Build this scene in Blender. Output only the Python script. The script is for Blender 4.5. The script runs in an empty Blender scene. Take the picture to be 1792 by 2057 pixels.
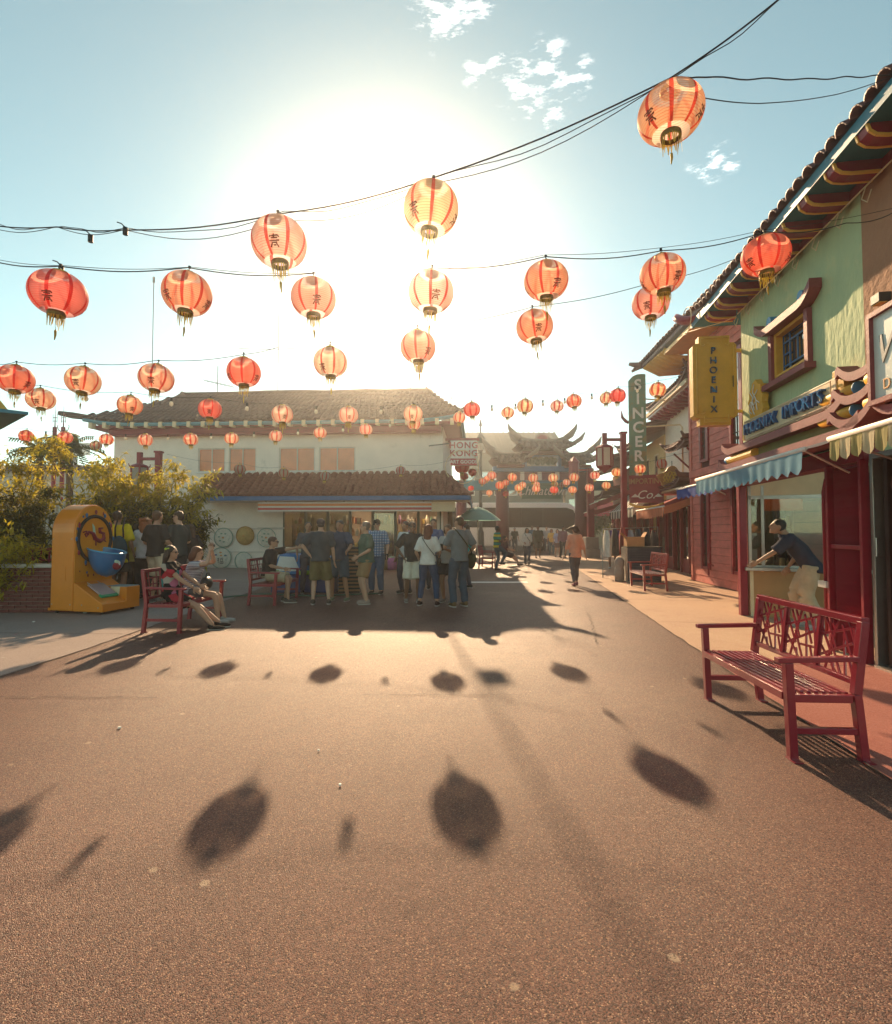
import bpy, bmesh, math, random
import numpy as np
from mathutils import Vector, Matrix
random.seed(7); np.random.seed(7)
R = math.radians
S = bpy.context.scene
COL = S.collection

# ------------------------------------------------------------------ camera
CAM_H = 1.5; PITCH = R(2.06); FPX = 1045.0; CX, CY = 896.0, 1028.5   # photo measured at 1792 x 2057
cam = bpy.data.cameras.new('camera'); camo = bpy.data.objects.new('camera', cam); COL.objects.link(camo)
cam.sensor_fit = 'VERTICAL'; cam.sensor_height = 24.0; cam.lens = 24.0*FPX/2057.0
cam.clip_start = 0.05; cam.clip_end = 3000
camo.location = (0, 0, CAM_H); camo.rotation_euler = (math.pi/2+PITCH, 0, 0)
S.camera = camo
# ------------------------------------------------------------------ sky and sun
SUN_EL = R(27.5); SUN_AZ = R(-5.9)
TOSUN = Vector((math.sin(SUN_AZ)*math.cos(SUN_EL), math.cos(SUN_AZ)*math.cos(SUN_EL), math.sin(SUN_EL)))
W = bpy.data.worlds.new('World'); S.world = W; W.use_nodes = True
def build_world():
    nt = W.node_tree; n = nt.nodes; l = nt.links
    bg = n['Background']
    sky = n.new('ShaderNodeTexSky'); sky.sky_type = 'NISHITA'; sky.sun_disc = False
    sky.sun_elevation = SUN_EL; sky.sun_rotation = SUN_AZ
    sky.altitude = 50; sky.air_density = 0.7; sky.dust_density = 0.06; sky.ozone_density = 2.0
    tint = n.new('ShaderNodeMix'); tint.data_type = 'RGBA'; tint.blend_type = 'MULTIPLY'; tint.inputs[0].default_value = 1
    l.new(sky.outputs[0], tint.inputs[6]); tint.inputs[7].default_value = (1.02, 0.95, 0.56, 1)
    # small wisps of cloud, by direction in the sky
    tc = n.new('ShaderNodeTexCoord')
    mask = None
    for (px, py, rad) in ((880,22,0.0585),(925,5,0.0527),(965,2,0.0351),(1050,165,0.0527),(1095,135,0.0468),(1055,195,0.0410),(1140,165,0.0410),(1165,150,0.0292),(955,148,0.0258),(1000,125,0.0258),(1425,326,0.0398),(1465,330,0.0210),(1115,228,0.0210),(1100,240,0.0175),(922,55,0.0258)):
        d = pix_dir(px, py)
        dot = n.new('ShaderNodeVectorMath'); dot.operation = 'DISTANCE'; dot.inputs[1].default_value = d
        l.new(tc.outputs['Generated'], dot.inputs[0])
        mr = n.new('ShaderNodeMapRange'); mr.inputs['From Min'].default_value = rad; mr.inputs['From Max'].default_value = 0.0
        l.new(dot.outputs['Value'], mr.inputs['Value'])
        if mask is None: mask = mr.outputs[0]
        else:
            mx = n.new('ShaderNodeMath'); mx.operation = 'MAXIMUM'; l.new(mask, mx.inputs[0]); l.new(mr.outputs[0], mx.inputs[1]); mask = mx.outputs[0]
    mp = n.new('ShaderNodeMapping'); mp.inputs['Rotation'].default_value = (0, R(30), 0); mp.inputs['Scale'].default_value = (5, 7, 17)
    l.new(tc.outputs['Generated'], mp.inputs[0])
    nz = n.new('ShaderNodeTexNoise'); nz.inputs['Scale'].default_value = 5.5; nz.inputs['Detail'].default_value = 10; nz.inputs['Roughness'].default_value = .68
    l.new(mp.outputs[0], nz.inputs['Vector'])
    m2 = n.new('ShaderNodeMath'); m2.operation = 'MULTIPLY_ADD'; m2.inputs[1].default_value = 0.14
    l.new(mask, m2.inputs[0]); l.new(nz.outputs[0], m2.inputs[2])
    cr = n.new('ShaderNodeMapRange'); cr.interpolation_type = 'SMOOTHSTEP'; cr.inputs['From Min'].default_value = .55; cr.inputs['From Max'].default_value = .88
    l.new(m2.outputs[0], cr.inputs['Value'])
    ms = n.new('ShaderNodeMapRange'); ms.interpolation_type = 'SMOOTHSTEP'; ms.inputs['From Min'].default_value = .02; ms.inputs['From Max'].default_value = .7; l.new(mask, ms.inputs['Value'])
    mul2 = n.new('ShaderNodeMath'); mul2.operation = 'MULTIPLY'; mul2.use_clamp = True; l.new(cr.outputs[0], mul2.inputs[0]); l.new(ms.outputs[0], mul2.inputs[1])
    mix = n.new('ShaderNodeMix'); mix.data_type = 'RGBA'
    l.new(mul2.outputs[0], mix.inputs[0]); l.new(tint.outputs[2], mix.inputs[6]); mix.inputs[7].default_value = (13.0, 12.6, 11.6, 1)
    l.new(mix.outputs[2], bg.inputs['Color'])
    bg.inputs['Strength'].default_value = SKY_STRENGTH
def pix_dir(px, py):
    u = (px-CX)/FPX; v = (CY-py)/FPX
    return Vector((u, math.cos(PITCH)-v*math.sin(PITCH), math.sin(PITCH)+v*math.cos(PITCH))).normalized()
SKY_STRENGTH = 0.092
build_world()
sl = bpy.data.lights.new('sun', 'SUN'); sl.energy = 2.6; sl.angle = R(0.53); sl.color = (1.0, 0.69, 0.40)
so = bpy.data.objects.new('sun', sl); COL.objects.link(so)
so.rotation_euler = (-TOSUN).to_track_quat('-Z', 'Y').to_euler()
S.view_settings.view_transform = 'Standard'; S.view_settings.look = 'None'
S.view_settings.exposure = 1.82; S.view_settings.gamma = 1.0; S.view_settings.use_curve_mapping = False
S.cycles.max_bounces = 10; S.cycles.transparent_max_bounces = 16; S.cycles.volume_bounces = 1
S.cycles.use_denoising = True
S.cycles.caustics_reflective = False; S.cycles.caustics_refractive = False

# ------------------------------------------------------------------ helpers
def at(px, py, Y):
    """world point seen at photo pixel (px, py) at depth Y"""
    d = pix_dir(px, py); t = Y/d.y
    return Vector((d.x*t, Y, CAM_H+d.z*t))
def gp(px, py):
    """ground point under photo pixel"""
    d = pix_dir(px, py); t = -CAM_H/d.z
    return Vector((d.x*t, d.y*t, 0))

class MB:
    def __init__(s): s.v = []; s.f = []; s.m = []
    def add(s, vs, fs, mi=0):
        o = len(s.v); s.v.extend([tuple(p) for p in vs]); s.f.extend([tuple(o+i for i in f) for f in fs]); s.m.extend([mi]*len(fs)); return s
    def box(s, x0, x1, y0, y1, z0, z1, mi=0):
        vs = [(x0,y0,z0),(x1,y0,z0),(x1,y1,z0),(x0,y1,z0),(x0,y0,z1),(x1,y0,z1),(x1,y1,z1),(x0,y1,z1)]
        return s.add(vs, [(0,3,2,1),(4,5,6,7),(0,1,5,4),(1,2,6,5),(2,3,7,6),(3,0,4,7)], mi)
    def prism(s, pts, a, b, axis=0, mi=0):
        """closed 2-D outline extruded from a to b along an axis (0: pts are (y,z), 1: (x,z), 2: (x,y))"""
        n = len(pts)
        def P(p, q): return (q,p[0],p[1]) if axis == 0 else ((p[0],q,p[1]) if axis == 1 else (p[0],p[1],q))
        vs = [P(p,a) for p in pts]+[P(p,b) for p in pts]
        fs = [tuple(range(n)), tuple(range(2*n-1,n-1,-1))]+[(i,i+n,(i+1)%n+n,(i+1)%n) for i in range(n)]
        return s.add(vs, fs, mi)
    def bar(s, p, q, w, h=None, up=(0,0,1), mi=0):
        h = h or w; p = Vector(p); q = Vector(q); d = (q-p).normalized(); u = Vector(up)
        if abs(d.dot(u)) > .98: u = Vector((0,1,0)) if abs(d.y) < .9 else Vector((1,0,0))
        x = d.cross(u).normalized(); y = x.cross(d).normalized()
        vs = [c+x*a*w/2+y*b*h/2 for c in (p,q) for a,b in ((-1,-1),(1,-1),(1,1),(-1,1))]
        return s.add(vs, [(0,3,2,1),(4,5,6,7),(0,1,5,4),(1,2,6,5),(2,3,7,6),(3,0,4,7)], mi)
    def tube(s, pts, r, n=6, mi=0, cap=True, flat=1.0):
        pts = [Vector(p) for p in pts]; k = len(pts)
        rs = r if isinstance(r, (list,tuple)) else [r]*k
        vs = []; prev = None
        for i,p in enumerate(pts):
            d = (pts[min(i+1,k-1)]-pts[max(i-1,0)])
            d = d.normalized() if d.length > 1e-9 else Vector((0,0,1))
            if prev is None:
                u = Vector((0,0,1)) if abs(d.z) < .9 else Vector((0,1,0)); x = d.cross(u).normalized()
            else:
                x = (prev-d*prev.dot(d))
                x = x.normalized() if x.length > 1e-6 else d.orthogonal().normalized()
            prev = x; y = d.cross(x).normalized()
            for j in range(n):
                a = 2*math.pi*j/n; vs.append(p+x*math.cos(a)*rs[i]+y*math.sin(a)*rs[i]*flat)
        fs = [(i*n+j,i*n+(j+1)%n,(i+1)*n+(j+1)%n,(i+1)*n+j) for i in range(k-1) for j in range(n)]
        if cap: fs += [tuple(range(n-1,-1,-1)), tuple((k-1)*n+j for j in range(n))]
        return s.add(vs, fs, mi)
    def lathe(s, prof, n=24, mi=0, c=(0,0,0), sx=1, sy=1):
        """profile of (r,z) turned round the z axis"""
        k = len(prof); vs = [(c[0]+r*math.cos(2*math.pi*j/n)*sx, c[1]+r*math.sin(2*math.pi*j/n)*sy, c[2]+z) for r,z in prof for j in range(n)]
        fs = [(i*n+j,i*n+(j+1)%n,(i+1)*n+(j+1)%n,(i+1)*n+j) for i in range(k-1) for j in range(n)]
        return s.add(vs, fs, mi)
    def ell(s, c, r, n=12, m=8, mi=0, M=None):
        vs = []; c = Vector(c)
        for i in range(m+1):
            t = math.pi*i/m
            for j in range(n):
                a = 2*math.pi*j/n
                p = Vector((r[0]*math.sin(t)*math.cos(a), r[1]*math.sin(t)*math.sin(a), r[2]*math.cos(t)))
                vs.append(c+(M@p if M else p))
        fs = [(i*n+j,(i+1)*n+j,(i+1)*n+(j+1)%n,i*n+(j+1)%n) for i in range(m) for j in range(n)]
        return s.add(vs, fs, mi)
    def grid(s, rows, mi=0):
        k = len(rows[0]); vs = [p for r in rows for p in r]
        fs = [(i*k+j,i*k+j+1,(i+1)*k+j+1,(i+1)*k+j) for i in range(len(rows)-1) for j in range(k-1)]
        return s.add(vs, fs, mi)
    def mesh(s, name, mats, smooth=False):
        me = bpy.data.meshes.new(name); me.from_pydata(s.v, [], s.f)
        for m in (mats if isinstance(mats,(list,tuple)) else [mats]): me.materials.append(m)
        if any(s.m): me.polygons.foreach_set('material_index', s.m)
        bm = bmesh.new(); bm.from_mesh(me); bmesh.ops.remove_doubles(bm, verts=bm.verts, dist=1e-6)
        bmesh.ops.recalc_face_normals(bm, faces=bm.faces); bm.to_mesh(me); bm.free()
        if smooth: me.polygons.foreach_set('use_smooth', [True]*len(me.polygons))
        return me
    def build(s, name, mats, parent=None, smooth=False, bevel=0, loc=None):
        return link(name, s.mesh(name, mats, smooth), parent, bevel, loc)
def link(name, me, parent=None, bevel=0, loc=None, rot=None):
    o = bpy.data.objects.new(name, me); COL.objects.link(o); o.parent = parent
    if loc is not None: o.location = loc
    if rot is not None: o.rotation_euler = rot
    if bevel:
        b = o.modifiers.new('bevel', 'BEVEL'); b.width = bevel; b.segments = 2; b.limit_method = 'ANGLE'; b.harden_normals = False
    return o
def tag(o, label=None, cat=None, group=None, kind=None):
    if label: o['label'] = label
    if cat: o['category'] = cat
    if group: o['group'] = group
    if kind: o['kind'] = kind
    return o
def thing(name, label, cat, loc=(0,0,0), rz=0.0, group=None):
    o = bpy.data.objects.new(name, None); COL.objects.link(o); o.empty_display_size = .1
    o.location = loc; o.rotation_euler = (0,0,rz); return tag(o, label, cat, group)
def struct(o): o['kind'] = 'structure'; return o
def copy_tree(o, parent=None):
    c = o.copy(); COL.objects.link(c); c.parent = parent
    for ch in list(o.children): copy_tree(ch, c)
    return c
def text(name, body, size, mat, parent, loc, rot, extrude=.004, align='CENTER', spacing=1.0, shear=0, sx=1.0, bevel=0, offset=0):
    cu = bpy.data.curves.new(name, 'FONT'); cu.body = body; cu.size = size; cu.extrude = extrude; cu.align_x = align; cu.align_y = 'CENTER'
    cu.space_character = spacing; cu.shear = shear; cu.bevel_depth = bevel; cu.offset = offset
    cu.materials.append(mat); cu.resolution_u = 4
    o = bpy.data.objects.new(name, cu); COL.objects.link(o); o.parent = parent; o.location = loc; o.rotation_euler = rot; o.scale = (sx,1,1)
    return o

# ------------------------------------------------------------------ materials
MATS = {}
def mat(name, col, rough=.6, var=.18, scale=6.0, bump=0.0, bscale=40.0, metal=0.0, spec=.4, dirt=None, coat=0.0, trans=0.0, emit=None, var2=None, stretch=None):
    if name in MATS: return MATS[name]
    m = bpy.data.materials.new(name); m.use_nodes = True; MATS[name] = m
    nt = m.node_tree; n = nt.nodes; l = nt.links; b = n['Principled BSDF']
    b.inputs['Roughness'].default_value = rough; b.inputs['Metallic'].default_value = metal
    b.inputs['Specular IOR Level'].default_value = spec; b.inputs['Coat Weight'].default_value = coat
    tc = n.new('ShaderNodeTexCoord'); vec = tc.outputs['Object']
    if stretch:
        mp = n.new('ShaderNodeMapping'); mp.inputs['Scale'].default_value = stretch; l.new(vec, mp.inputs[0]); vec = mp.outputs[0]
    c = (*col, 1)
    nz = n.new('ShaderNodeTexNoise'); nz.inputs['Scale'].default_value = scale; nz.inputs['Detail'].default_value = 6; nz.inputs['Roughness'].default_value = .65
    l.new(vec, nz.inputs['Vector'])
    cr = n.new('ShaderNodeValToRGB'); e = cr.color_ramp.elements
    e[0].position = .28; e[1].position = .75
    e[0].color = tuple(x*(1-var) for x in col)+(1,); e[1].color = tuple(min(1,x*(1+var)) for x in col)+(1,)
    if var2: e[1].color = (*var2,1)
    l.new(nz.outputs[0], cr.inputs[0]); out = cr.outputs[0]
    if dirt:
        n2 = n.new('ShaderNodeTexNoise'); n2.inputs['Scale'].default_value = dirt[1]; n2.inputs['Detail'].default_value = 8; n2.inputs['Roughness'].default_value = .7
        l.new(tc.outputs['Object'], n2.inputs['Vector'])
        r2 = n.new('ShaderNodeMapRange'); r2.inputs['From Min'].default_value = dirt[2]; r2.inputs['From Max'].default_value = dirt[2]+.14
        l.new(n2.outputs[0], r2.inputs['Value'])
        mx = n.new('ShaderNodeMix'); mx.data_type = 'RGBA'; l.new(r2.outputs[0], mx.inputs[0]); l.new(out, mx.inputs[6]); mx.inputs[7].default_value = (*dirt[0],1)
        out = mx.outputs[2]
    l.new(out, b.inputs['Base Color'])
    if bump:
        n3 = n.new('ShaderNodeTexNoise'); n3.inputs['Scale'].default_value = bscale; n3.inputs['Detail'].default_value = 5
        l.new(vec, n3.inputs['Vector'])
        bp = n.new('ShaderNodeBump'); bp.inputs['Strength'].default_value = min(1,bump); bp.inputs['Distance'].default_value = .02*max(1,bump)
        l.new(n3.outputs[0], bp.inputs['Height']); l.new(bp.outputs[0], b.inputs['Normal'])
    if trans:
        tr = n.new('ShaderNodeBsdfTranslucent'); l.new(out, tr.inputs['Color'])
        ms = n.new('ShaderNodeMixShader'); ms.inputs[0].default_value = trans
        l.new(b.outputs[0], ms.inputs[1]); l.new(tr.outputs[0], ms.inputs[2]); l.new(ms.outputs[0], n['Material Output'].inputs[0])
    if emit: b.inputs['Emission Color'].default_value = (*emit[0],1); b.inputs['Emission Strength'].default_value = emit[1]
    return m
def glass(name, tint=(.9,.95,.95), refl=.12, clear=.75, dark=(.03,.03,.03)):
    """a pane: partly see-through, partly mirror"""
    if name in MATS: return MATS[name]
    m = bpy.data.materials.new(name); m.use_nodes = True; MATS[name] = m
    nt = m.node_tree; n = nt.nodes; l = nt.links; n.remove(n['Principled BSDF'])
    t = n.new('ShaderNodeBsdfTransparent'); t.inputs[0].default_value = (*tint,1)
    d = n.new('ShaderNodeBsdfDiffuse'); d.inputs[0].default_value = (*dark,1)
    g = n.new('ShaderNodeBsdfGlossy'); g.inputs['Roughness'].default_value = .03
    f = n.new('ShaderNodeLayerWeight'); f.inputs[0].default_value = .25
    mr = n.new('ShaderNodeMapRange'); mr.inputs['To Min'].default_value = refl; mr.inputs['To Max'].default_value = .9; l.new(f.outputs['Fresnel'], mr.inputs[0])
    a = n.new('ShaderNodeMixShader'); a.inputs[0].default_value = clear; l.new(d.outputs[0], a.inputs[1]); l.new(t.outputs[0], a.inputs[2])
    b = n.new('ShaderNodeMixShader'); l.new(mr.outputs[0], b.inputs[0]); l.new(a.outputs[0], b.inputs[1]); l.new(g.outputs[0], b.inputs[2])
    l.new(b.outputs[0], n['Material Output'].inputs[0]); return m
def ground_mat(name, dark, light, grain=90.0, blotch=.35, gloss=.45, bump=.6, stain=(.05,.035,.03), cracks=False, pale=(.36,.26,.18), painted_sparkle=False):
    m = bpy.data.materials.new(name); m.use_nodes = True; MATS[name] = m
    nt = m.node_tree; n = nt.nodes; l = nt.links; b = n['Principled BSDF']
    ge = n.new('ShaderNodeNewGeometry'); P = ge.outputs['Position']
    def noise(sc, det=4, ro=.6):
        x = n.new('ShaderNodeTexNoise'); x.inputs['Scale'].default_value = sc; x.inputs['Detail'].default_value = det; x.inputs['Roughness'].default_value = ro; l.new(P, x.inputs['Vector']); return x.outputs[0]
    def rng(v, a, c, lo=0, hi=1):
        x = n.new('ShaderNodeMapRange'); x.inputs['From Min'].default_value = a; x.inputs['From Max'].default_value = c; x.inputs['To Min'].default_value = lo; x.inputs['To Max'].default_value = hi; l.new(v, x.inputs['Value']); return x.outputs[0]
    def mixc(f, a, c):
        x = n.new('ShaderNodeMix'); x.data_type = 'RGBA'
        (l.new(f, x.inputs[0]) if not isinstance(f,float) else setattr(x.inputs[0],'default_value',f))
        for i,v in ((6,a),(7,c)):
            if isinstance(v, tuple): x.inputs[i].default_value = (*v,1)
            else: l.new(v, x.inputs[i])
        return x.outputs[2]
    vo = n.new('ShaderNodeTexVoronoi'); vo.inputs['Scale'].default_value = grain; l.new(P, vo.inputs['Vector'])
    sep = n.new('ShaderNodeSeparateColor'); l.new(vo.outputs['Color'], sep.inputs[0])
    c = mixc(rng(sep.outputs[0], .05, .95), dark, light)
    big = noise(.55, 6, .65)
    c = mixc(rng(big, .38, .68, 0, blotch), c, stain)
    c = mixc(rng(noise(.23, 5, .6), .52, .68, 0, .30), c, pale)
    mid = noise(3.2, 5, .7)
    c = mixc(rng(mid, .50, .78, 0, blotch*.9), c, stain)
    v3 = n.new('ShaderNodeTexVoronoi'); v3.inputs['Scale'].default_value = 3.3; l.new(P, v3.inputs['Vector'])
    wob = noise(22, 2); s3 = n.new('ShaderNodeSeparateColor'); l.new(v3.outputs['Color'], s3.inputs[0])
    dd = n.new('ShaderNodeMath'); dd.operation = 'MULTIPLY_ADD'; dd.inputs[1].default_value = .10; l.new(wob, dd.inputs[0]); l.new(v3.outputs['Distance'], dd.inputs[2])
    sp = rng(dd.outputs[0], .125, .10); pick = rng(s3.outputs[0], .50, .56, 0, .75); mm = n.new('ShaderNodeMath'); mm.operation = 'MULTIPLY'; l.new(sp, mm.inputs[0]); l.new(pick, mm.inputs[1])
    c = mixc(mm.outputs[0], c, pale)
    if painted_sparkle: c = mixc(rng(sep.outputs[2], .93, .97, 0, .55), c, (.55,.33,.20)); c = mixc(rng(sep.outputs[2], .16, .08, 0, .6), c, (.010,.006,.005))  # stone glints painted into the colour as bright cells, pits as dark ones
    if cracks:
        wn = noise(.9, 4, .6); wv = n.new('ShaderNodeVectorMath'); wv.operation = 'MULTIPLY_ADD'; wv.inputs[1].default_value = (1.6,1.6,0)
        cm = n.new('ShaderNodeCombineXYZ'); l.new(wn, cm.inputs[0]); l.new(wn, cm.inputs[1]); l.new(cm.outputs[0], wv.inputs[0]); l.new(P, wv.inputs[2])
        v2 = n.new('ShaderNodeTexVoronoi'); v2.feature = 'DISTANCE_TO_EDGE'; v2.inputs['Scale'].default_value = .16; l.new(wv.outputs[0], v2.inputs['Vector'])
        c = mixc(rng(v2.outputs['Distance'], .0014, .0004), c, (.03,.022,.02))
    l.new(c, b.inputs['Base Color'])
    rr = rng(sep.outputs[1], 0, 1, gloss-.15, gloss+.35); l.new(rr, b.inputs['Roughness'])
    b.inputs['Specular IOR Level'].default_value = .28
    bp = n.new('ShaderNodeBump'); bp.inputs['Strength'].default_value = bump; bp.inputs['Distance'].default_value = .006
    inv = n.new('ShaderNodeMath'); inv.operation = 'SUBTRACT'; inv.inputs[0].default_value = 1; l.new(vo.outputs['Distance'], inv.inputs[1])
    ad = n.new('ShaderNodeMath'); ad.operation = 'ADD'; l.new(inv.outputs[0], ad.inputs[0]); l.new(noise(grain*1.7,3), ad.inputs[1])
    l.new(ad.outputs[0], bp.inputs['Height']); l.new(bp.outputs[0], b.inputs['Normal'])
    return m

asphalt = ground_mat('asphalt', (.043,.0185,.016), (.245,.110,.076), grain=230, blotch=.42, gloss=.42, bump=.5, stain=(.045,.016,.013), cracks=False, painted_sparkle=True)
concrete = ground_mat('concrete', (.27,.205,.18), (.36,.28,.245), grain=140, blotch=.30, gloss=.6, bump=.25, stain=(.17,.14,.125), pale=(.45,.4,.36))
pinkcrete = ground_mat('painted_concrete', (.47,.31,.20), (.56,.385,.26), grain=120, blotch=.30, gloss=.55, bump=.3, stain=(.30,.13,.10), pale=(.5,.36,.28))
redcrete = ground_mat('red_concrete', (.33,.115,.09), (.40,.165,.13), grain=120, blotch=.35, gloss=.5, bump=.3, stain=(.22,.06,.05), pale=(.45,.25,.2))
M_maroon = mat('maroon_paint', (.25,.010,.028), .42, .2, 5, bump=.15, bscale=30, dirt=((.12,.03,.025),9,.64))
M_maroon2 = mat('dusty_maroon_paint', (.25,.05,.058), .55, .18, 6, bump=.15, bscale=40)
M_bench = mat('bench_red_paint', (.25,.007,.022), .30, .12, 8, bump=.08, bscale=70, spec=.6, coat=.7, dirt=((.16,.03,.03),11,.62))
M_white = mat('white_stucco', (.86,.78,.68), .85, .07, 1.5, bump=.35, bscale=25, dirt=((.55,.50,.43),1.3,.60))
M_green = mat('green_stucco', (.42,.53,.32), .8, .14, 2.2, bump=1.0, bscale=13, dirt=((.55,.55,.30),1.6,.54), var2=(.50,.58,.32), stretch=(1,1,.4))
M_brown = mat('terracotta_stucco', (.36,.175,.10), .85, .15, 2.0, bump=.8, bscale=14, dirt=((.25,.12,.08),3,.62))
M_tilelow = mat('red_clay_tile', (.25,.085,.055), .75, .35, 3.0, bump=.3, bscale=30, dirt=((.12,.05,.04),5,.58))
M_tile = mat('clay_tile', (.075,.034,.028), .75, .35, 3.0, bump=.3, bscale=30, dirt=((.045,.024,.02),5,.56))
M_tiledark = mat('dark_clay_tile', (.14,.055,.05), .55, .3, 4.0, bump=.2, bscale=30)
M_tilegreen = mat('weathered_roof', (.09,.095,.075), .8, .25, 2.0, bump=.3)
M_teal = mat('teal_paint', (.015,.16,.23), .5, .15, 5)
M_blue = mat('blue_paint', (.03,.13,.30), .5, .15, 5)
M_sky = mat('light_blue_paint', (.06,.28,.52), .5, .12, 5)
M_ochre = mat('ochre_paint', (.72,.37,.04), .45, .12, 4, dirt=((.45,.2,.03),6,.66))
M_yellow = mat('yellow_paint', (.80,.47,.08), .45, .1, 5)
M_cream = mat('cream_paint', (.72,.57,.36), .55, .1, 4, dirt=((.5,.38,.25),5,.63))
M_olive = mat('olive_paint', (.20,.20,.06), .6, .15, 5)
M_pink = mat('faded_pink_board', (.66,.20,.165), .75, .25, 2.5, bump=.7, bscale=22, dirt=((.66,.30,.24),4,.58), stretch=(1,1,2.5))
M_black = mat('black_rubber', (.018,.016,.016), .6, .2, 8)
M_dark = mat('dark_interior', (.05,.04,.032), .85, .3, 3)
M_steel = mat('brushed_steel', (.45,.43,.40), .35, .1, 10, metal=.9)
M_greymetal = mat('dark_metal', (.06,.065,.065), .45, .2, 10, metal=.4)
M_whitep = mat('white_paint', (.78,.75,.70), .5, .06, 6)
M_trim = mat('offwhite_trim', (.62,.57,.50), .6, .08, 6)
M_brick = mat('red_brick', (.16,.045,.038), .85, .35, 7, bump=.6, bscale=60)
M_mortar = mat('mortar', (.30,.25,.22), .9, .12, 12, bump=.4)
M_wood = mat('brown_wood', (.22,.11,.05), .6, .25, 3, stretch=(1,8,1))
M_card = mat('cardboard', (.48,.24,.10), .85, .1, 6)
M_gold = mat('gold_trim', (.62,.42,.06), .4, .2, 20, metal=.3)
M_glass = glass('shop_glass', (.85,.88,.82), .10, .80)
M_winglass = glass('window_glass', (.5,.5,.5), .35, .35, (.05,.045,.04))
M_cable = mat('black_cable', (.012,.012,.014), .55, .1, 20)
# ------------------------------------------------------------------ the ground
def sheet(name, pts, z, m, kind='structure'):
    mb = MB(); mb.add([(x,y,z) for x,y in pts], [tuple(range(len(pts)))]); o = mb.build(name, m); o['kind'] = kind; return o
sheet('ground', [(-400,-400),(400,-400),(400,400),(-400,400)], 0.0, asphalt)
MS = .142
def sx0(y, x0): return x0+MS*y
sheet('left_pavement', [(-4.72,1.5),(-4.55,6.3),(-4.75,12.6),(-5.2,19.0),(-5.2,40),(-40,40),(-40,1.5)], .004, concrete)
sheet('right_pavement', [(sx0(6.0,2.22),6.0),(sx0(6.0,9),6.0),(sx0(60,9),60),(sx0(60,2.22),60)], .004, pinkcrete)
sheet('red_pavement', [(sx0(-4,2.26),-4),(sx0(-4,9),-4),(sx0(5.99,9),5.99),(sx0(5.99,2.22),5.99)], .004, redcrete)
def crackline(name, pts, w, label):
    mb = MB(); n = len(pts); L = []; Rr = []
    for i,p in enumerate(pts):
        d = (Vector(pts[min(i+1,n-1)])-Vector(pts[max(i-1,0)])).normalized(); q = Vector((-d.y,d.x))*w*random.uniform(.3,1)
        L.append((p[0]+q.x,p[1]+q.y,0)); Rr.append((p[0]-q.x,p[1]-q.y,0))
    mb.grid([L,Rr]); o = mb.build(name, M_joint, loc=(0,0,.009)); o['kind'] = 'structure'; return o
M_joint = mat('joint_dark', (.05,.035,.03), .9, .2, 10)
def wig(p, q, n, a): return [(p[0]+(q[0]-p[0])*i/n+random.uniform(-a,a), p[1]+(q[1]-p[1])*i/n+random.uniform(-a,a)) for i in range(n+1)]
crackline('pavement_joint', wig((sx0(1,2.22),1),(sx0(28,2.22),28),160,.012), .012, '')
crackline('pavement_joint', wig((-4.72,1.5),(-4.55,6.3),30,.012)+wig((-4.55,6.5),(-4.75,12.6),40,.012), .012, '')
crackline('pavement_crack', wig((-4.6,4.75),(-2.6,4.72),30,.02), .006, ''); crackline('pavement_crack', wig((-.75,4.80),(.7,4.80),30,.02), .006, '')
crackline('pavement_crack', wig((2.0,6.9),(2.6,9.6),30,.03), .008, '')
for y in (7.6, 10.6, 13.6, 17):
    crackline('pavement_joint', wig((-14,y+.3),(-4.7,y),40,.006), .008, '')
for y in (6.0, 8.6, 11.4, 14.6, 18):
    crackline('pavement_joint', wig((sx0(y,2.24),y),(sx0(y,6),y-.5),24,.004), .008, '')
sheet('painted_line', [(.62+1.0*i, 15.0+.05*j) for i,j in ((0,0),(1.75,0),(1.75,7),(0,7))], .006, M_whitep)

# ------------------------------------------------------------------ roof tile pieces
def tile_mesh(name, w, L, m, r=None, seg=6, th=.02):
    """one barrel tile: a half pipe along +y, rising with the roof, lip at its lower end"""
    mb = MB(); r = w*.5
    rows_o = []; rows_i = []
    for y,k in ((0,1.06),(L*.12,1.0),(L,.86)):
        rows_o.append([(-r*k*math.cos(math.pi*j/seg), y, r*k*.75*math.sin(math.pi*j/seg)) for j in range(seg+1)])
    rows_i = [[(p[0]*.78, p[1], p[2]*.74) for p in rows_o[0]]]
    mb.grid(rows_o); mb.grid([rows_o[0], rows_i[0]]); mb.grid([rows_i[0], [(p[0],p[1]+L*.3,p[2]) for p in rows_i[0]]])
    return mb.mesh(name, m, True)
def tile_mats(T, x, y, z, pitch, rz=0):
    return Matrix.Translation((x,y,z)) @ Matrix.Rotation(rz,4,'Z') @ Matrix.Rotation(pitch,4,'X')
def place_tiles(parent, me, mats, name='tile'):
    for M in mats:
        o = bpy.data.objects.new(name, me); COL.objects.link(o); o.parent = parent
        o.matrix_local = M @ Matrix.Rotation(random.uniform(-.03,.03),4,'Z') @ Matrix.Translation((0,random.uniform(-.015,.015),random.uniform(0,.008)))
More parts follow.
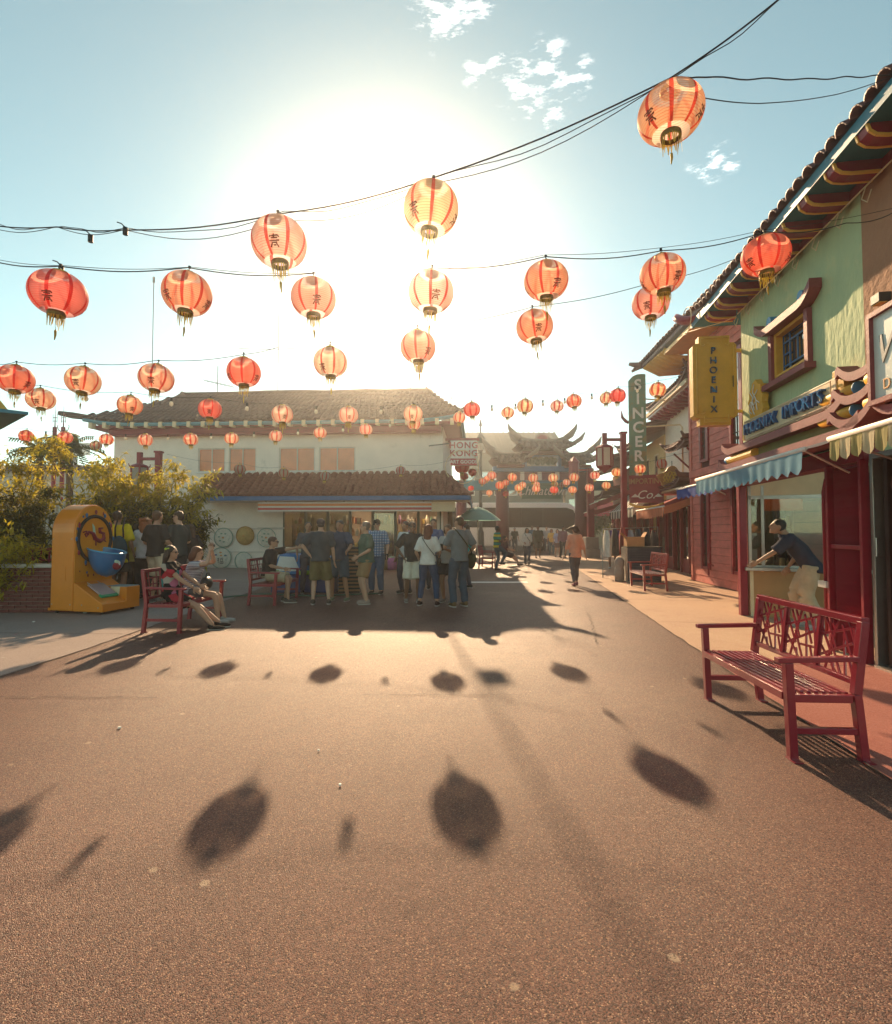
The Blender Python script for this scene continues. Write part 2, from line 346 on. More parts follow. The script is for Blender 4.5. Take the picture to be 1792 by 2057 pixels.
def join_tiles(parent, me, mats, name, m, smooth=True):
    n = len(me.vertices); co = np.empty(n*3); me.vertices.foreach_get('co', co); co = co.reshape(-1,3)
    fs = [tuple(p.vertices) for p in me.polygons]; V = []; F = []
    for k,M in enumerate(mats):
        A = np.array(M @ Matrix.Rotation(random.uniform(-.03,.03),4,'Z')); V.append(co@A[:3,:3].T+A[:3,3]+np.array((0,0,random.uniform(0,.008)))); F += [tuple(i+k*n for i in f) for f in fs]
    mm = bpy.data.meshes.new(name); mm.from_pydata(np.vstack(V).tolist(), [], F); mm.materials.append(m)
    if smooth: mm.polygons.foreach_set('use_smooth', [True]*len(mm.polygons))
    o = link(name, mm, parent); o['kind'] = 'stuff'; return o

# ------------------------------------------------------------------ white shop building at the back of the plaza
def white_building():
    A = Vector((-13.75,21.45,0)); B = Vector((-.12,20.62,0)); L = (B-A).length; rz = math.atan2(B.y-A.y, B.x-A.x)
    t = thing('shop_building', 'white two storey shop building with two clay tile roofs behind the standing group', 'building', A, rz)
    D = 7.0
    def lx(px): # photo column -> local x on the front face
        d = pix_dir(px, 900); n = Vector((-math.sin(rz), math.cos(rz)));
        k = (A.x*n.x+A.y*n.y)/(d.x*n.x+d.y*n.y); p = Vector((d.x*k, d.y*k))
        return (p.x-A.x)*math.cos(rz)+(p.y-A.y)*math.sin(rz)
    s0 = lx(570); s1 = lx(886)
    # walls with the window openings and the shop opening
    wins = [(lx(398.6),lx(452.7)),(lx(460),lx(515)),(lx(561),lx(633)),(lx(641),lx(714))]; z0, z1 = 3.90, 4.88
    w = MB()
    xs = [0]+[v for p in wins for v in p]+[L]
    w.box(0,L,0,.25,z1,5.75); w.box(0,L,0,.25,2.6,z0)
    for i in range(0,len(xs),2): w.box(xs[i],xs[i+1],0,.25,z0,z1)
    w.box(0,s0,0,.25,0,2.6); w.box(s1,L,0,.25,0,2.6)
    w.box(0,.25,.25,D,0,5.75); w.box(L-.25,L,.25,D,0,5.75); w.box(0,L,D,D+.25,0,5.75)
    w.box(.25,L-.25,.25,D,2.75,2.9)
    w.build('wall', M_white, t)
    mb = MB(); mb.box(.1,s0,-.03,-.002,1.55,1.60); mb.box(.1,s0,-.03,-.002,.62,.66); mb.box(.1,s0,-.05,-.002,0,.10); mb.build('wall_moulding', M_trim, t)
    MB().box(lx(520),lx(573),-.03,-.004,1.58,1.63).build('pipe', M_trim, t)
    M_pane = mat('orange_reflection_glass', (.66,.21,.09), .25, .25, .9, spec=.6, coat=.15)  # the panes' orange reflection is put into their base colour
    for a,b in wins:
        fr = MB()
        fr.box(a,b,.03,.09,z0,z0+.05); fr.box(a,b,.03,.09,z1-.05,z1); fr.box(a,a+.05,.03,.09,z0+.05,z1-.05); fr.box(b-.05,b,.03,.09,z0+.05,z1-.05)
        mid = (a+b)/2; fr.box(mid-.025,mid+.025,.035,.085,z0+.05,z1-.05)
        wo = fr.build('window', M_trim, t)
        MB().box(a+.05,mid-.025,.055,.065,z0+.05,z1-.05).build('pane', M_pane, wo); MB().box(mid+.025,b-.05,.06,.07,z0+.05,z1-.05).build('pane', M_pane, wo)
        MB().box(a-.05,b+.05,-.06,.03,z0-.06,z0-.002).build('sill', M_whitep, wo)
    # upper hip roof with upturned corners
    e = .75; ez = 5.80; rx0, rx1 = 2.0, L-.75; ry = 1.75; rzz = 7.52
    roof = MB()
    def eave(x): # upturn near the corners
        u = min(x+e, L+e-x); return ez+.22*max(0,1-u/2.2)**2
    NX = 40; front = []
    for k in range(6):
        f = k/5; row = []
        for i in range(NX+1):
            x = -e+(L+2*e)*i/NX; xr = rx0+(rx1-rx0)*i/NX
            xx = x*(1-f)+xr*f; y = -e*(1-f)+ry*f; z = eave(x)*(1-f)+rzz*f-.10*math.sin(math.pi*f)
            row.append((xx,y,z))
        front.append(row)
    roof.grid(front)
    def side(xe, xr, sgn):
        rows = []
        for k in range(6):
            f = k/5; row = []
            for i in range(13):
                y = -e+(D+2*e)*i/12; yr = ry+(D-2*ry)*i/12
                row.append((xe*(1-f)+xr*f, y*(1-f)+yr*f, (ez+.22*max(0,1-min(y+e,D+e-y)/2.2)**2)*(1-f)+rzz*f-.10*math.sin(math.pi*f)))
            rows.append(row)
        roof.grid(rows)
    side(-e,rx0,-1); side(L+e,rx1,1)
    roof.add([(rx0,ry,rzz),(rx1,ry,rzz),(rx1,D-ry,rzz),(rx0,D-ry,rzz)], [(0,1,2,3)])
    ro = roof.build('upper_roof', M_tile, t, True)
    so = MB(); so.box(-e+.12,L+e-.12,-e+.1,-.003,ez-.16,ez-.06); so.box(-e+.12,-.003,0,D,ez-.16,ez-.06); so.box(L+.003,L+e-.12,0,D,ez-.16,ez-.06); so.box(.05,L-.05,-.4,-.004,ez-.42,ez-.17)
    so.build('soffit', M_maroon, ro)
    fa = MB(); fa.tube([(-e+(L+2*e)*i/NX,-e-.02,eave(-e+(L+2*e)*i/NX)-.075) for i in range(NX+1)], .075, 6); fa.tube([(L+e+.02,-e+(D+2*e)*i/10,ez-.05) for i in range(11)], .07, 6)
    fa.build('fascia', mat('faded_teal', (.09,.27,.33), .6, .2, 4), ro)
    nb = 26
    rme = MB().box(-.07,.07,-.06,.20,-.11,.11).mesh('rafter_end', M_cream)
    for i in range(nb): link('rafter_end', rme, ro, loc=(-e+.35+(L+2*e-.7)*i/(nb-1),-e-.06,ez-.10))
    rg = MB(); rg.tube([(rx0-.2,ry,rzz+.10)]+[(rx0+(rx1-rx0)*i/12,ry,rzz+.04+.04*random.random()) for i in range(13)], .12, 8)
    rg.tube([(rx1,ry,rzz+.06),(L-.2,ry*.45,rzz-.75),(L+e*.7,-e*.7,ez+.24),(L+e+.25,-e-.15,ez+.40),(L+e+.42,-e-.25,ez+.58)], [.12,.11,.10,.09,.04], 8)
    rg.tube([(rx0,ry,rzz+.06),(1.0,ry*.35,rzz-.9),(-e*.6,-e*.7,ez+.25),(-e-.35,-e-.15,ez+.30),(-e-.85,-e-.25,ez+.38)], [.12,.11,.10,.13,.09], 8)
    rg.tube([(rx1,ry,rzz+.05),(rx1,D-ry,rzz+.05)], .11, 8)
    rg.build('ridge', M_tile, ro, True)
    # tiles of the upper roof (joined), courses of barrel tiles
    tm = tile_mesh('tile', .25, .46, M_tile)
    mats = []; pit = math.atan2(rzz-ez-.05, ry+e)
    sl = math.hypot(rzz-ez, ry+e); nc = 8
    for r in range(nc):
        f = r/nc
        for i in range(60):
            g = (i+.5)/60; x = (-e+(L+2*e)*g)*(1-f)+(rx0+(rx1-rx0)*g)*f; y = -e*(1-f)+ry*f; z = eave(-e+(L+2*e)*g)*(1-f)+rzz*f-.10*math.sin(math.pi*f)+.02
            mats.append(tile_mats(0,x,y-.03,z,pit-(.06 if f < .3 else -.02)))
    for r in range(nc):
        f = r/nc
        for i in range(26):
            g = (i+.5)/26; y = (-e+(D+2*e)*g)*(1-f)+(ry+(D-2*ry)*g)*f
            mats.append(tile_mats(0,(L+e)*(1-f)+rx1*f,y,ez*(1-f)+rzz*f-.08*math.sin(math.pi*f)+.02+.2*max(0,1-(y+e)/2)**2*(1-f),math.atan2(rzz-ez,e+.75),math.pi/2))
    join_tiles(ro, tm, mats, 'roof_tiles', M_tile)
    # lower pent roof
    lx0 = lx(425); lx1 = L+1.05; ly = -1.35; la, lb = 2.80, 3.78
    lr = MB(); lr.add([(lx0,ly,la),(lx1,ly,la),(L+.02,-.004,lb),(lx0,-.004,lb),(lx0,-.004,lb-.12),(L+.02,-.004,lb-.12),(lx1,ly,la-.06),(lx0,ly,la-.06)], [(0,1,2,3),(7,6,5,4),(0,7,6,1),(0,3,4,7),(1,6,5,2)])
    lr.add([(lx1,ly,la),(lx1,D-1,la),(L+.02,D-1,lb),(L+.02,0,lb),(lx1,ly,la-.06),(lx1,D-1,la-.06),(L+.02,D-1,lb-.1),(L+.02,0,lb-.1)], [(0,1,2,3),(4,7,6,5),(0,4,5,1)])
    lo = lr.build('lower_roof', M_tilelow, t)
    MB().box(lx0,lx1+.02,ly-.06,ly-.003,la-.16,la+.005).build('fascia', M_blue, lo)
    mbx = MB(); mbx.box(lx1+.003,lx1+.06,ly,D-1,la-.16,la); mbx.build('fascia', M_blue, lo)
    MB().box(lx0,lx1,ly,-.01,la-.17,la-.12).build('soffit', M_trim, lo)
    pit = math.atan2(lb-la, -ly); nc = 8; ncol = 36; w = (lx1-lx0)/ncol
    tm2 = tile_mesh('tile', w*.92, 1.0/nc*math.hypot(lb-la,ly)*1.45, M_tilelow)
    mats = []
    for r in range(nc):
        f = r/nc
        for i in range(ncol):
            x = lx0+(i+.5)*w
            if x > lx1-(lx1-L)*f-.05: continue
            mats.append(tile_mats(0,x,ly*(1-f)-.03,la*(1-f)+lb*f+.01,pit-.05))
    place_tiles(lo, tm2, mats[:300])
    ms = []
    for r in range(7):
        f = r/7
        for i in range(28):
            y = ly+.15+.25*i
            if y < ly*(1-f): continue
            ms.append(tile_mats(0,(lx1)*(1-f)+L*f+.02,y,la*(1-f)+lb*f+.01,math.atan2(lb-la,lx1-L)-.05,math.pi/2))
    join_tiles(lo, tile_mesh('side_tile', .23, .26, M_tilelow), ms, 'side_tiles', M_tilelow)
    MB().tube([(L+.02,-.02,lb+.03),(lx1,ly,la+.06),(lx1+.16,ly-.13,la+.10)], [.09,.09,.05], 8).build('hip_ridge', M_tilelow, lo, True)
    # shop front: posts, glass, dark room with goods
    sf = MB(); nP = 7
    for i in range(nP+1):
        x = s0+(s1-s0)*i/nP; sf.box(x-.05,x+.05,.02,.14,0,2.45)
    sf.box(s0,s1,.02,.14,2.45,2.6)
    sf.build('shop_front_frame', mat('dark_green_frame', (.05,.07,.05), .5, .2, 5), t)
    for i in range(nP):
        a = s0+(s1-s0)*i/nP+.055; b = s0+(s1-s0)*(i+1)/nP-.055
        if i in (3,5,6): continue
        MB().box(a,b,.07,.08,.45,2.44).build('pane', M_glass, t)
        MB().box(a,b,.03,.13,0,.44).build('stall_riser', mat('riser_red', (.22,.06,.05), .6, .2, 5), t)
    rm = MB(); rm.box(s0-.4,s1+.3,3.2,3.3,0,2.74); rm.box(s0-.5,s0-.4,.26,3.2,0,2.74); rm.box(s1-.06,s1+.0,.26,3.2,0,2.74); rm.box(s0-.4,s1,.26,3.2,.0,.02)
    rm.build('room', mat('shop_room', (.22,.17,.12), .9, .3, 2), t)
    M_bulb = mat('lit_tube', (.9,.85,.7), .4, 0, 1, emit=((1,.80,.55),9.0))
    MB().box(lx(800),lx(846),1.0,1.15,2.40,2.46).build('lit_tube', M_bulb, t)
    MB().box(lx(690),lx(740),1.6,1.75,2.50,2.56).build('lit_tube', M_bulb, t); MB().box(lx(600),lx(650),1.6,1.75,2.50,2.56).build('lit_tube', M_bulb, t)
    # striped sign board under the lower roof
    sb0, sb1 = lx(543), lx(872)
    cols = [M_whitep, mat('sign_orange',(.75,.25,.06),.5,.1,4), M_whitep, mat('sign_red',(.50,.07,.06),.5,.1,4), M_whitep]
    zz = [2.60,2.53,2.44,2.38,2.29,2.24]
    sbo = None
    bd = MB().box(sb0,sb1,-1.12,-1.06,2.24,2.60).build('striped_sign_board', M_whitep, t)
    for i,mm in enumerate(cols):
        if mm is M_whitep: continue
        MB().box(sb0,sb1,-1.126,-1.121,zz[i+1],zz[i]).build('stripe', mm, bd)
    MB().box(sb1+.004,lx(917),-1.12,-1.06,2.22,2.60).build('sign_board', M_cream, t)
    for x in (sb0+.3,(sb0+sb1)/2,sb1-.3): MB().box(x-.02,x+.02,-1.1,-1.08,2.60,2.66).build('sign_bracket', M_greymetal, t)
    return t, lx, A, rz, L, s0, s1
WB, WLX, WA, WRZ, WL, WS0, WS1 = white_building()
def wloc(x, y, z):
    c, s = math.cos(WRZ), math.sin(WRZ); return Vector((WA.x+x*c-y*s, WA.y+x*s+y*c, z))
# goods inside and in front of the shop, each a thing
def shelf_goods():
    r = random.Random(3)
    pal = [(.55,.25,.12),(.6,.5,.35),(.2,.3,.35),(.5,.12,.12),(.65,.6,.5),(.15,.25,.15),(.6,.4,.1),(.4,.2,.35)]
    spots = [('left',WS0+.6,.7),('second',WS0+1.6,.8),('third',WS0+2.6,.9),('fourth',WS0+3.9,1.2),('fifth',WS0+4.9,.9),('rightmost',WS0+5.9,1.3)]
    for nm,x,y in spots:
        p = wloc(x,y,.02); t = thing('display_shelf', f'{nm} goods shelf standing inside the white shop', 'shelf', p, WRZ, 'goods shelves inside the white shop')
        fr = MB()
        for sx in (-.4,.4):
            fr.box(sx-.02,sx+.02,-.15,.15,0,2.0)
        fr.build('frame', M_wood, t)
        for k in range(4):
            z = .25+.5*k; MB().box(-.38,.38,-.15,.15,z,z+.025).build('board', M_wood, t)
            xx = -.36
            while xx < .3:
                w = r.uniform(.07,.17); h = r.uniform(.12,.38); c = r.choice(pal)
                b = MB()
                if r.random() < .5: b.box(xx,xx+w,-.13,.05,z+.027,z+.027+h)
                else: b.lathe([(0,0),(w*.45,0),(w*.5,h*.5),(w*.25,h*.85),(w*.22,h),(0,h)], 8, c=(xx+w/2,-.05,z+.027))
                b.build('packed_goods', mat('goods_%d'%pal.index(c), c, .6, .2, 10), t); xx += w+.03
shelf_goods()
# fans and hats hung on the white wall
def wall_decor():
    fan = mat('paper_fan', (.66,.64,.55), .7, .15, 9, dirt=((.25,.38,.32),6,.60))
    for (px,py,r,kind,lab) in ((453.6,1080,.39,'fan','painted round paper parasol upper left on the white wall'),(496.5,1076,.37,'hat','straw hat with tan rim hung between two white fans'),
            (539,1080,.38,'flower','flower shaped white fan at the right of the straw hat'),(449,1121,.42,'char','round white fan with a black character leaning low on the wall'),(494,1127,.36,'fan2','faded round white fan lowest on the wall')):
        d = pix_dir(px,py); p = at(px,py,(WA.y+.0)+(-.06)*(px-217)/671*12 if False else 21.0)
        x = WLX(px); z = p.z; loc = wloc(x,-.06,z)
        t = thing('wall_fan' if kind != 'hat' else 'straw_hat', lab, 'fan' if kind != 'hat' else 'hat', loc, WRZ, 'fans and hat hung on the white wall')
        mb = MB(); n = 32
        prof = [(0,.05),(r*.4,.045),(r*.8,.02),(r,0),(r,-.012),(0,-.012)]
        if kind == 'hat': prof = [(0,.16),(r*.25,.15),(r*.45,.09),(r,.0),(r,-.012),(0,-.012)]
        mb.lathe(prof, n)
        if kind == 'flower':
            mb = MB(); ring = [(r*(.86+.14*math.cos(6*2*math.pi*j/48))*math.cos(2*math.pi*j/48), r*(.86+.14*math.cos(6*2*math.pi*j/48))*math.sin(2*math.pi*j/48)) for j in range(48)]
            mb.prism(ring, -.01, .02, 2)
        o = mb.build('disc', mat('straw',(.58,.38,.14),.8,.25,14) if kind == 'hat' else fan, t, kind != 'flower'); o.rotation_euler = (math.pi/2,0,0)
        rm = MB(); rm.tube([(r*math.cos(2*math.pi*j/32),-.012,r*math.sin(2*math.pi*j/32)) for j in range(33)], .014, 5); rm.build('rim', mat('fan_rim',(.20,.36,.30),.6,.1,8) if kind != 'hat' else mat('hat_rim',(.45,.25,.08),.8,.1,8), t)
        if kind == 'char':
            b = MB()
            for x0,z0,x1,z1,w in ((-.12,.02,-.04,.02,.02),(-.08,.05,-.08,-.16,.02),(-.12,-.05,-.04,-.03,.018),(.0,.04,.12,.04,.02),(.02,.0,.1,.0,.016),(.02,.0,.02,-.06,.016),(.1,.0,.1,-.06,.016),(0,-.09,.12,-.09,.018),(0,-.09,0,-.17,.018),(.12,-.09,.12,-.17,.018),(.06,-.09,.06,-.17,.014),(0,-.17,.12,-.17,.018)):
                b.bar((x0-.01,-.054,z0-.05),(x1-.01,-.054,z1-.05),w,.006,(0,1,0))
            b.build('painted_character', M_black, t)
            for cx,cz,c in ((-.2,.12,(.1,.15,.3)),(.2,.1,(.1,.2,.25)),(0,.22,(.08,.08,.08)),(.02,.1,(.7,.4,.08))):
                MB().ell((cx,-.045,cz),(.06,.008,.035),8,6).build('painted_flower', mat('ink_%d'%int(c[2]*100), c, .7, .2, 20), t)
        elif kind in ('fan','hat','flower'):
            for k in range(5):
                a = R(60+k*55); MB().ell((r*.45*math.cos(a),-.05,r*.45*math.sin(a)),(.05,.012,.025),8,5).build('painted_leaf', mat('ink_leaf',(.16,.30,.22),.7,.2,20), t)
            MB().ell((0,-.06 if kind != 'hat' else -.165,0),(.05,.01,.04),8,5).build('painted_flower', mat('ink_8',(.6,.3,.1),.7,.2,20), t)
wall_decor()
# ------------------------------------------------------------------ right side shops.  Local frame: x along the facade away from the camera, y towards the street
FA = math.atan2(1, MS); FC = math.cos(math.atan(MS))     # facade heading
def fs(Y): return Y/FC                                   # distance along the facade line for a depth Y
F0 = Vector((4.0,0,0))
def floc(s, t, z=0, o=F0):
    c, n = math.cos(FA), math.sin(FA); return Vector((o.x+s*c-t*n, o.y+s*n+t*c, z))
def wave_board(mb, s0, s1, y0, y1, z, h, curl=.16, seg=10, mi=0):
    """moulding along x whose ends turn up"""
    n = 24; top = []; bot = []
    for i in range(n+1):
        x = s0+(s1-s0)*i/n; u = min(x-s0, s1-x); c = curl*max(0,1-u/.35)**2
        top.append((x,z+h+c)); bot.append((x,z+c*.9))
    mb.prism(top+bot[::-1], y0, y1, 1, mi); return mb
def scallop(mb, s0, s1, y, ztop, drop, n, mi=0, wob=.012, back=.0):
    """hanging valance with a scalloped hem, slightly wavy"""
    k = n*8; top = []; mid = []; low = []
    for i in range(k+1):
        f = i/k; x = s0+(s1-s0)*f; ph = (f*n)%1.0; d = drop*(.78+.22*math.sin(math.pi*ph))
        w = wob*math.sin(f*n*2*math.pi*.93+1.3)+wob*.6*math.sin(f*37)
        top.append((x,y,ztop)); mid.append((x,y+w*.6+back*.5,ztop-d*.5)); low.append((x,y+w+back,ztop-d))
    mb.grid([top,mid,low], mi); return mb

def green_shop():
    t = thing('corner_shop', 'green and terracotta stucco shop with dark tiled upturned eave at the right', 'building', F0, FA)
    sE = fs(9.25); sB = fs(5.94); sN = fs(1.5)
    zW = 2.52; zE = 5.52
    # upper wall with the window opening
    w0, w1, wz0, wz1 = fs(7.08), fs(8.02), 3.87, 4.55
    w = MB(); w.box(sB,w0,-.2,0,zW,zE); w.box(w1,sE,-.2,0,zW,zE); w.box(w0,w1,-.2,0,zW,wz0); w.box(w0,w1,-.2,0,wz1,zE); w.box(sE-.2,sE,-5,-.2,zW+.1,zE)
    w.build('green_wall', M_green, t)
    MB().box(sN,sB-.003,-.2,.004,zW,zE).build('terracotta_wall', M_brown, t)
    # window with eyebrow hood
    wo = MB(); 
    for a,b,c,d in ((w0-.09,w0,wz0-.08,wz1),(w1,w1+.09,wz0-.08,wz1)): wo.box(a,b,.003,.07,c,d)
    win = wo.build('window', M_maroon2, t)
    MB().box(w0-.16,w1+.16,.003,.15,wz0-.17,wz0-.085).build('sill', M_maroon2, win)
    jb = MB(); jb.box(w0,w0+.06,-.16,.02,wz0,wz1); jb.box(w1-.06,w1,-.16,.02,wz0,wz1); jb.box(w0+.06,w1-.06,-.16,.02,wz1-.05,wz1); jb.box(w0+.06,w1-.06,-.16,.02,wz0,wz0+.03)
    jb.build('jamb', M_ochre, win)
    hd = MB(); wave_board(hd, w0-.34, w1+.36, .003, .16, wz1+.01, .11, .17); hd.build('hood', M_maroon2, win)
    for x in (w0+.02, w1-.02): 
        c = MB(); c.tube([(x,0,wz1+.21),(x,.10,wz1+.21)], .075, 14); c.build('beam_end', M_sky, win)
    a0,a1,c0,c1 = w0+.06,w1-.06,wz0+.03,wz1-.05
    bars = MB(); q = .012
    for f in (.0,.24,.76,1.0): bars.box(a0+(a1-a0)*f-q,a0+(a1-a0)*f+q,-.10,-.08,c0,c1)
    for f in (0,.2,.8,1.0): bars.box(a0,a1,-.098,-.082,c0+(c1-c0)*f-q,c0+(c1-c0)*f+q)
    bars.box(a0+(a1-a0)*.5-q,a0+(a1-a0)*.5+q,-.099,-.081,c0+(c1-c0)*.2,c0+(c1-c0)*.8); bars.box(a0,a0+(a1-a0)*.24,-.099,-.081,(c0+c1)/2-q,(c0+c1)/2+q); bars.box(a1-(a1-a0)*.24,a1,-.099,-.081,(c0+c1)/2-q,(c0+c1)/2+q)
    bars.build('glazing_bars', M_blue, win)
    MB().box(a0,a1,-.125,-.115,c0,c1).build('pane', M_winglass, win)
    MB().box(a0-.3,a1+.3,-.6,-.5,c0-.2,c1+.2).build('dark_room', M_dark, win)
    # eave: soffit, rafters, fascia, tiles
    ov = .52; zS = 5.56; sT = fs(10.15)
    rf = MB(); rf.add([(sN,ov,zS+.10),(sT,ov,zS+.10),(sT,-2.4,zS+1.5),(sN,-2.4,zS+1.5),(sN,ov,zS+.03),(sT,ov,zS+.03),(sT,-2.4,zS+1.3),(sN,-2.4,zS+1.3)], [(0,1,2,3),(7,6,5,4),(0,4,5,1),(1,5,6,2),(2,6,7,3),(3,7,4,0)])
    ro = rf.build('roof', M_tiledark, t)
    MB().box(sN,sT-.02,.004,ov-.02,zS-.02,zS+.025).build('soffit', M_teal, ro)
    MB().box(sE+.004,sT-.02,-2.3,.002,zS-.02,zS+.025).build('side_soffit', M_teal, ro)
    MB().box(sN,sT+.02,ov-.018,ov+.03,zS-.03,zS+.11).build('fascia', M_teal, ro)
    MB().box(sN,sE,.005,.05,zS-.12,zS-.022).build('wall_plate', M_maroon, ro)
    prof = [(.0,-.02),(.0,-.16),(.30,-.16),(.40,-.145),(.46,-.10),(.485,-.02)]
    rme = MB().prism(prof, -.085, .085, 0).mesh('rafter', M_maroon)
    edge = [(.0,-.16),(.30,-.16),(.40,-.145),(.46,-.10),(.485,-.02)]
    yme = MB(); 
    for k in range(len(edge)-1):
        (y0,z0),(y1,z1) = edge[k],edge[k+1]
        for sgn in (-1,1): yme.bar((sgn*.082,y0,z0+.004),(sgn*.082,y1,z1+.004),.022,.030)
    yme = yme.mesh('rafter_edge', M_yellow)
    Y = 2.25
    while Y < 9.9:
        o = link('rafter', rme, ro, loc=(fs(Y),0.05 if Y < 9.3 else .02,zS)); link('edging', yme, o); Y += .555
    for k in range(3): # rafters under the far gable end
        o = link('rafter', rme, ro, loc=(sE+.02,-.35-.55*k,zS), rot=(0,0,-math.pi/2)); link('edging', yme, o)
    tm = tile_mesh('tile', .20, .50, M_tiledark)
    pit = math.atan2(1.4, ov+2.4); mats = []
    for r in range(2):
        Y = 1.8
        while Y < 10.1:
            s = fs(Y); up = .18*max(0,(Y-9.2))**1.5
            mats.append(tile_mats(0,s,ov+.08-.42*r,zS+.12+.2*r+up,-0,0)@Matrix.Rotation(math.pi,4,'Z')@Matrix.Rotation(pit,4,'X')); Y += .213
    place_tiles(ro, tm, mats)
    tip = MB(); tip.tube([(sT-.3,ov-.1,zS+.10),(sT-.05,ov+.02,zS+.13),(sT+.18,ov+.10,zS+.20),(sT+.34,ov+.16,zS+.30),(sT+.42,ov+.18,zS+.42)], [.08,.12,.17,.15,.05], 10, flat=.55); tip.build('roof_tip', M_maroon, ro, True)
    tb = MB(); tb.tube([(sN,.09,zS-.19),(sE-.1,.09,zS-.19)], .010, 5)
    for k in range(9):
        s = fs(5.2+.5*k); tb.tube([(s,.09,zS-.19),(s+.03,.12,zS-.32),(s-.08,.13,zS-.42),(s-.12,.11,zS-.30)], .007, 5)
    ct = [(sT+.1+.30*math.cos(a),ov+.1,zS+.16+.26*math.sin(a)) for a in [R(40+20*i) for i in range(15)]]; tb.tube(ct, .009, 5); tb.tube([ct[-1],(sE+.2,.2,zS-.2),(sE,.09,zS-.19)], .009, 5)
    tb.build('neon_tubing', M_cream, t, True)
    # cornice band between the storeys: mouldings, olive recess, round beam ends
    b1 = MB(); wave_board(b1, fs(5.9), fs(9.45), .004, .30, 2.84, .11, .14); b1.build('moulding', M_maroon2, t)
    b2 = MB(); wave_board(b2, fs(5.5), fs(9.45), .004, .36, 2.54, .12, .14); b2.build('moulding', M_maroon2, t)
    MB().box(fs(5.9),fs(9.25),.004,.16,2.662,2.838).build('frieze', M_olive, t)
    for x,z in ((fs(9.28),2.75),): 
        c = MB(); c.tube([(x,.20,z),(x+.10,.20,z)], .085, 16); c.build('beam_end', M_sky, t); MB().tube([(x-1.0,.20,z),(x-.003,.20,z)], .083, 14).build('beam', M_ochre, t)
    # ground storey: lintel, corner post, recessed counter wall facing the camera
    MB().box(fs(5.86),fs(9.3),-.12,.10,2.30,2.50).build('lintel', M_maroon, t)
    MB().box(fs(9.22),fs(9.34),-.02,.10,.005,2.30).build('corner_post', M_maroon, t, bevel=.008)
    return t
GS = green_shop()
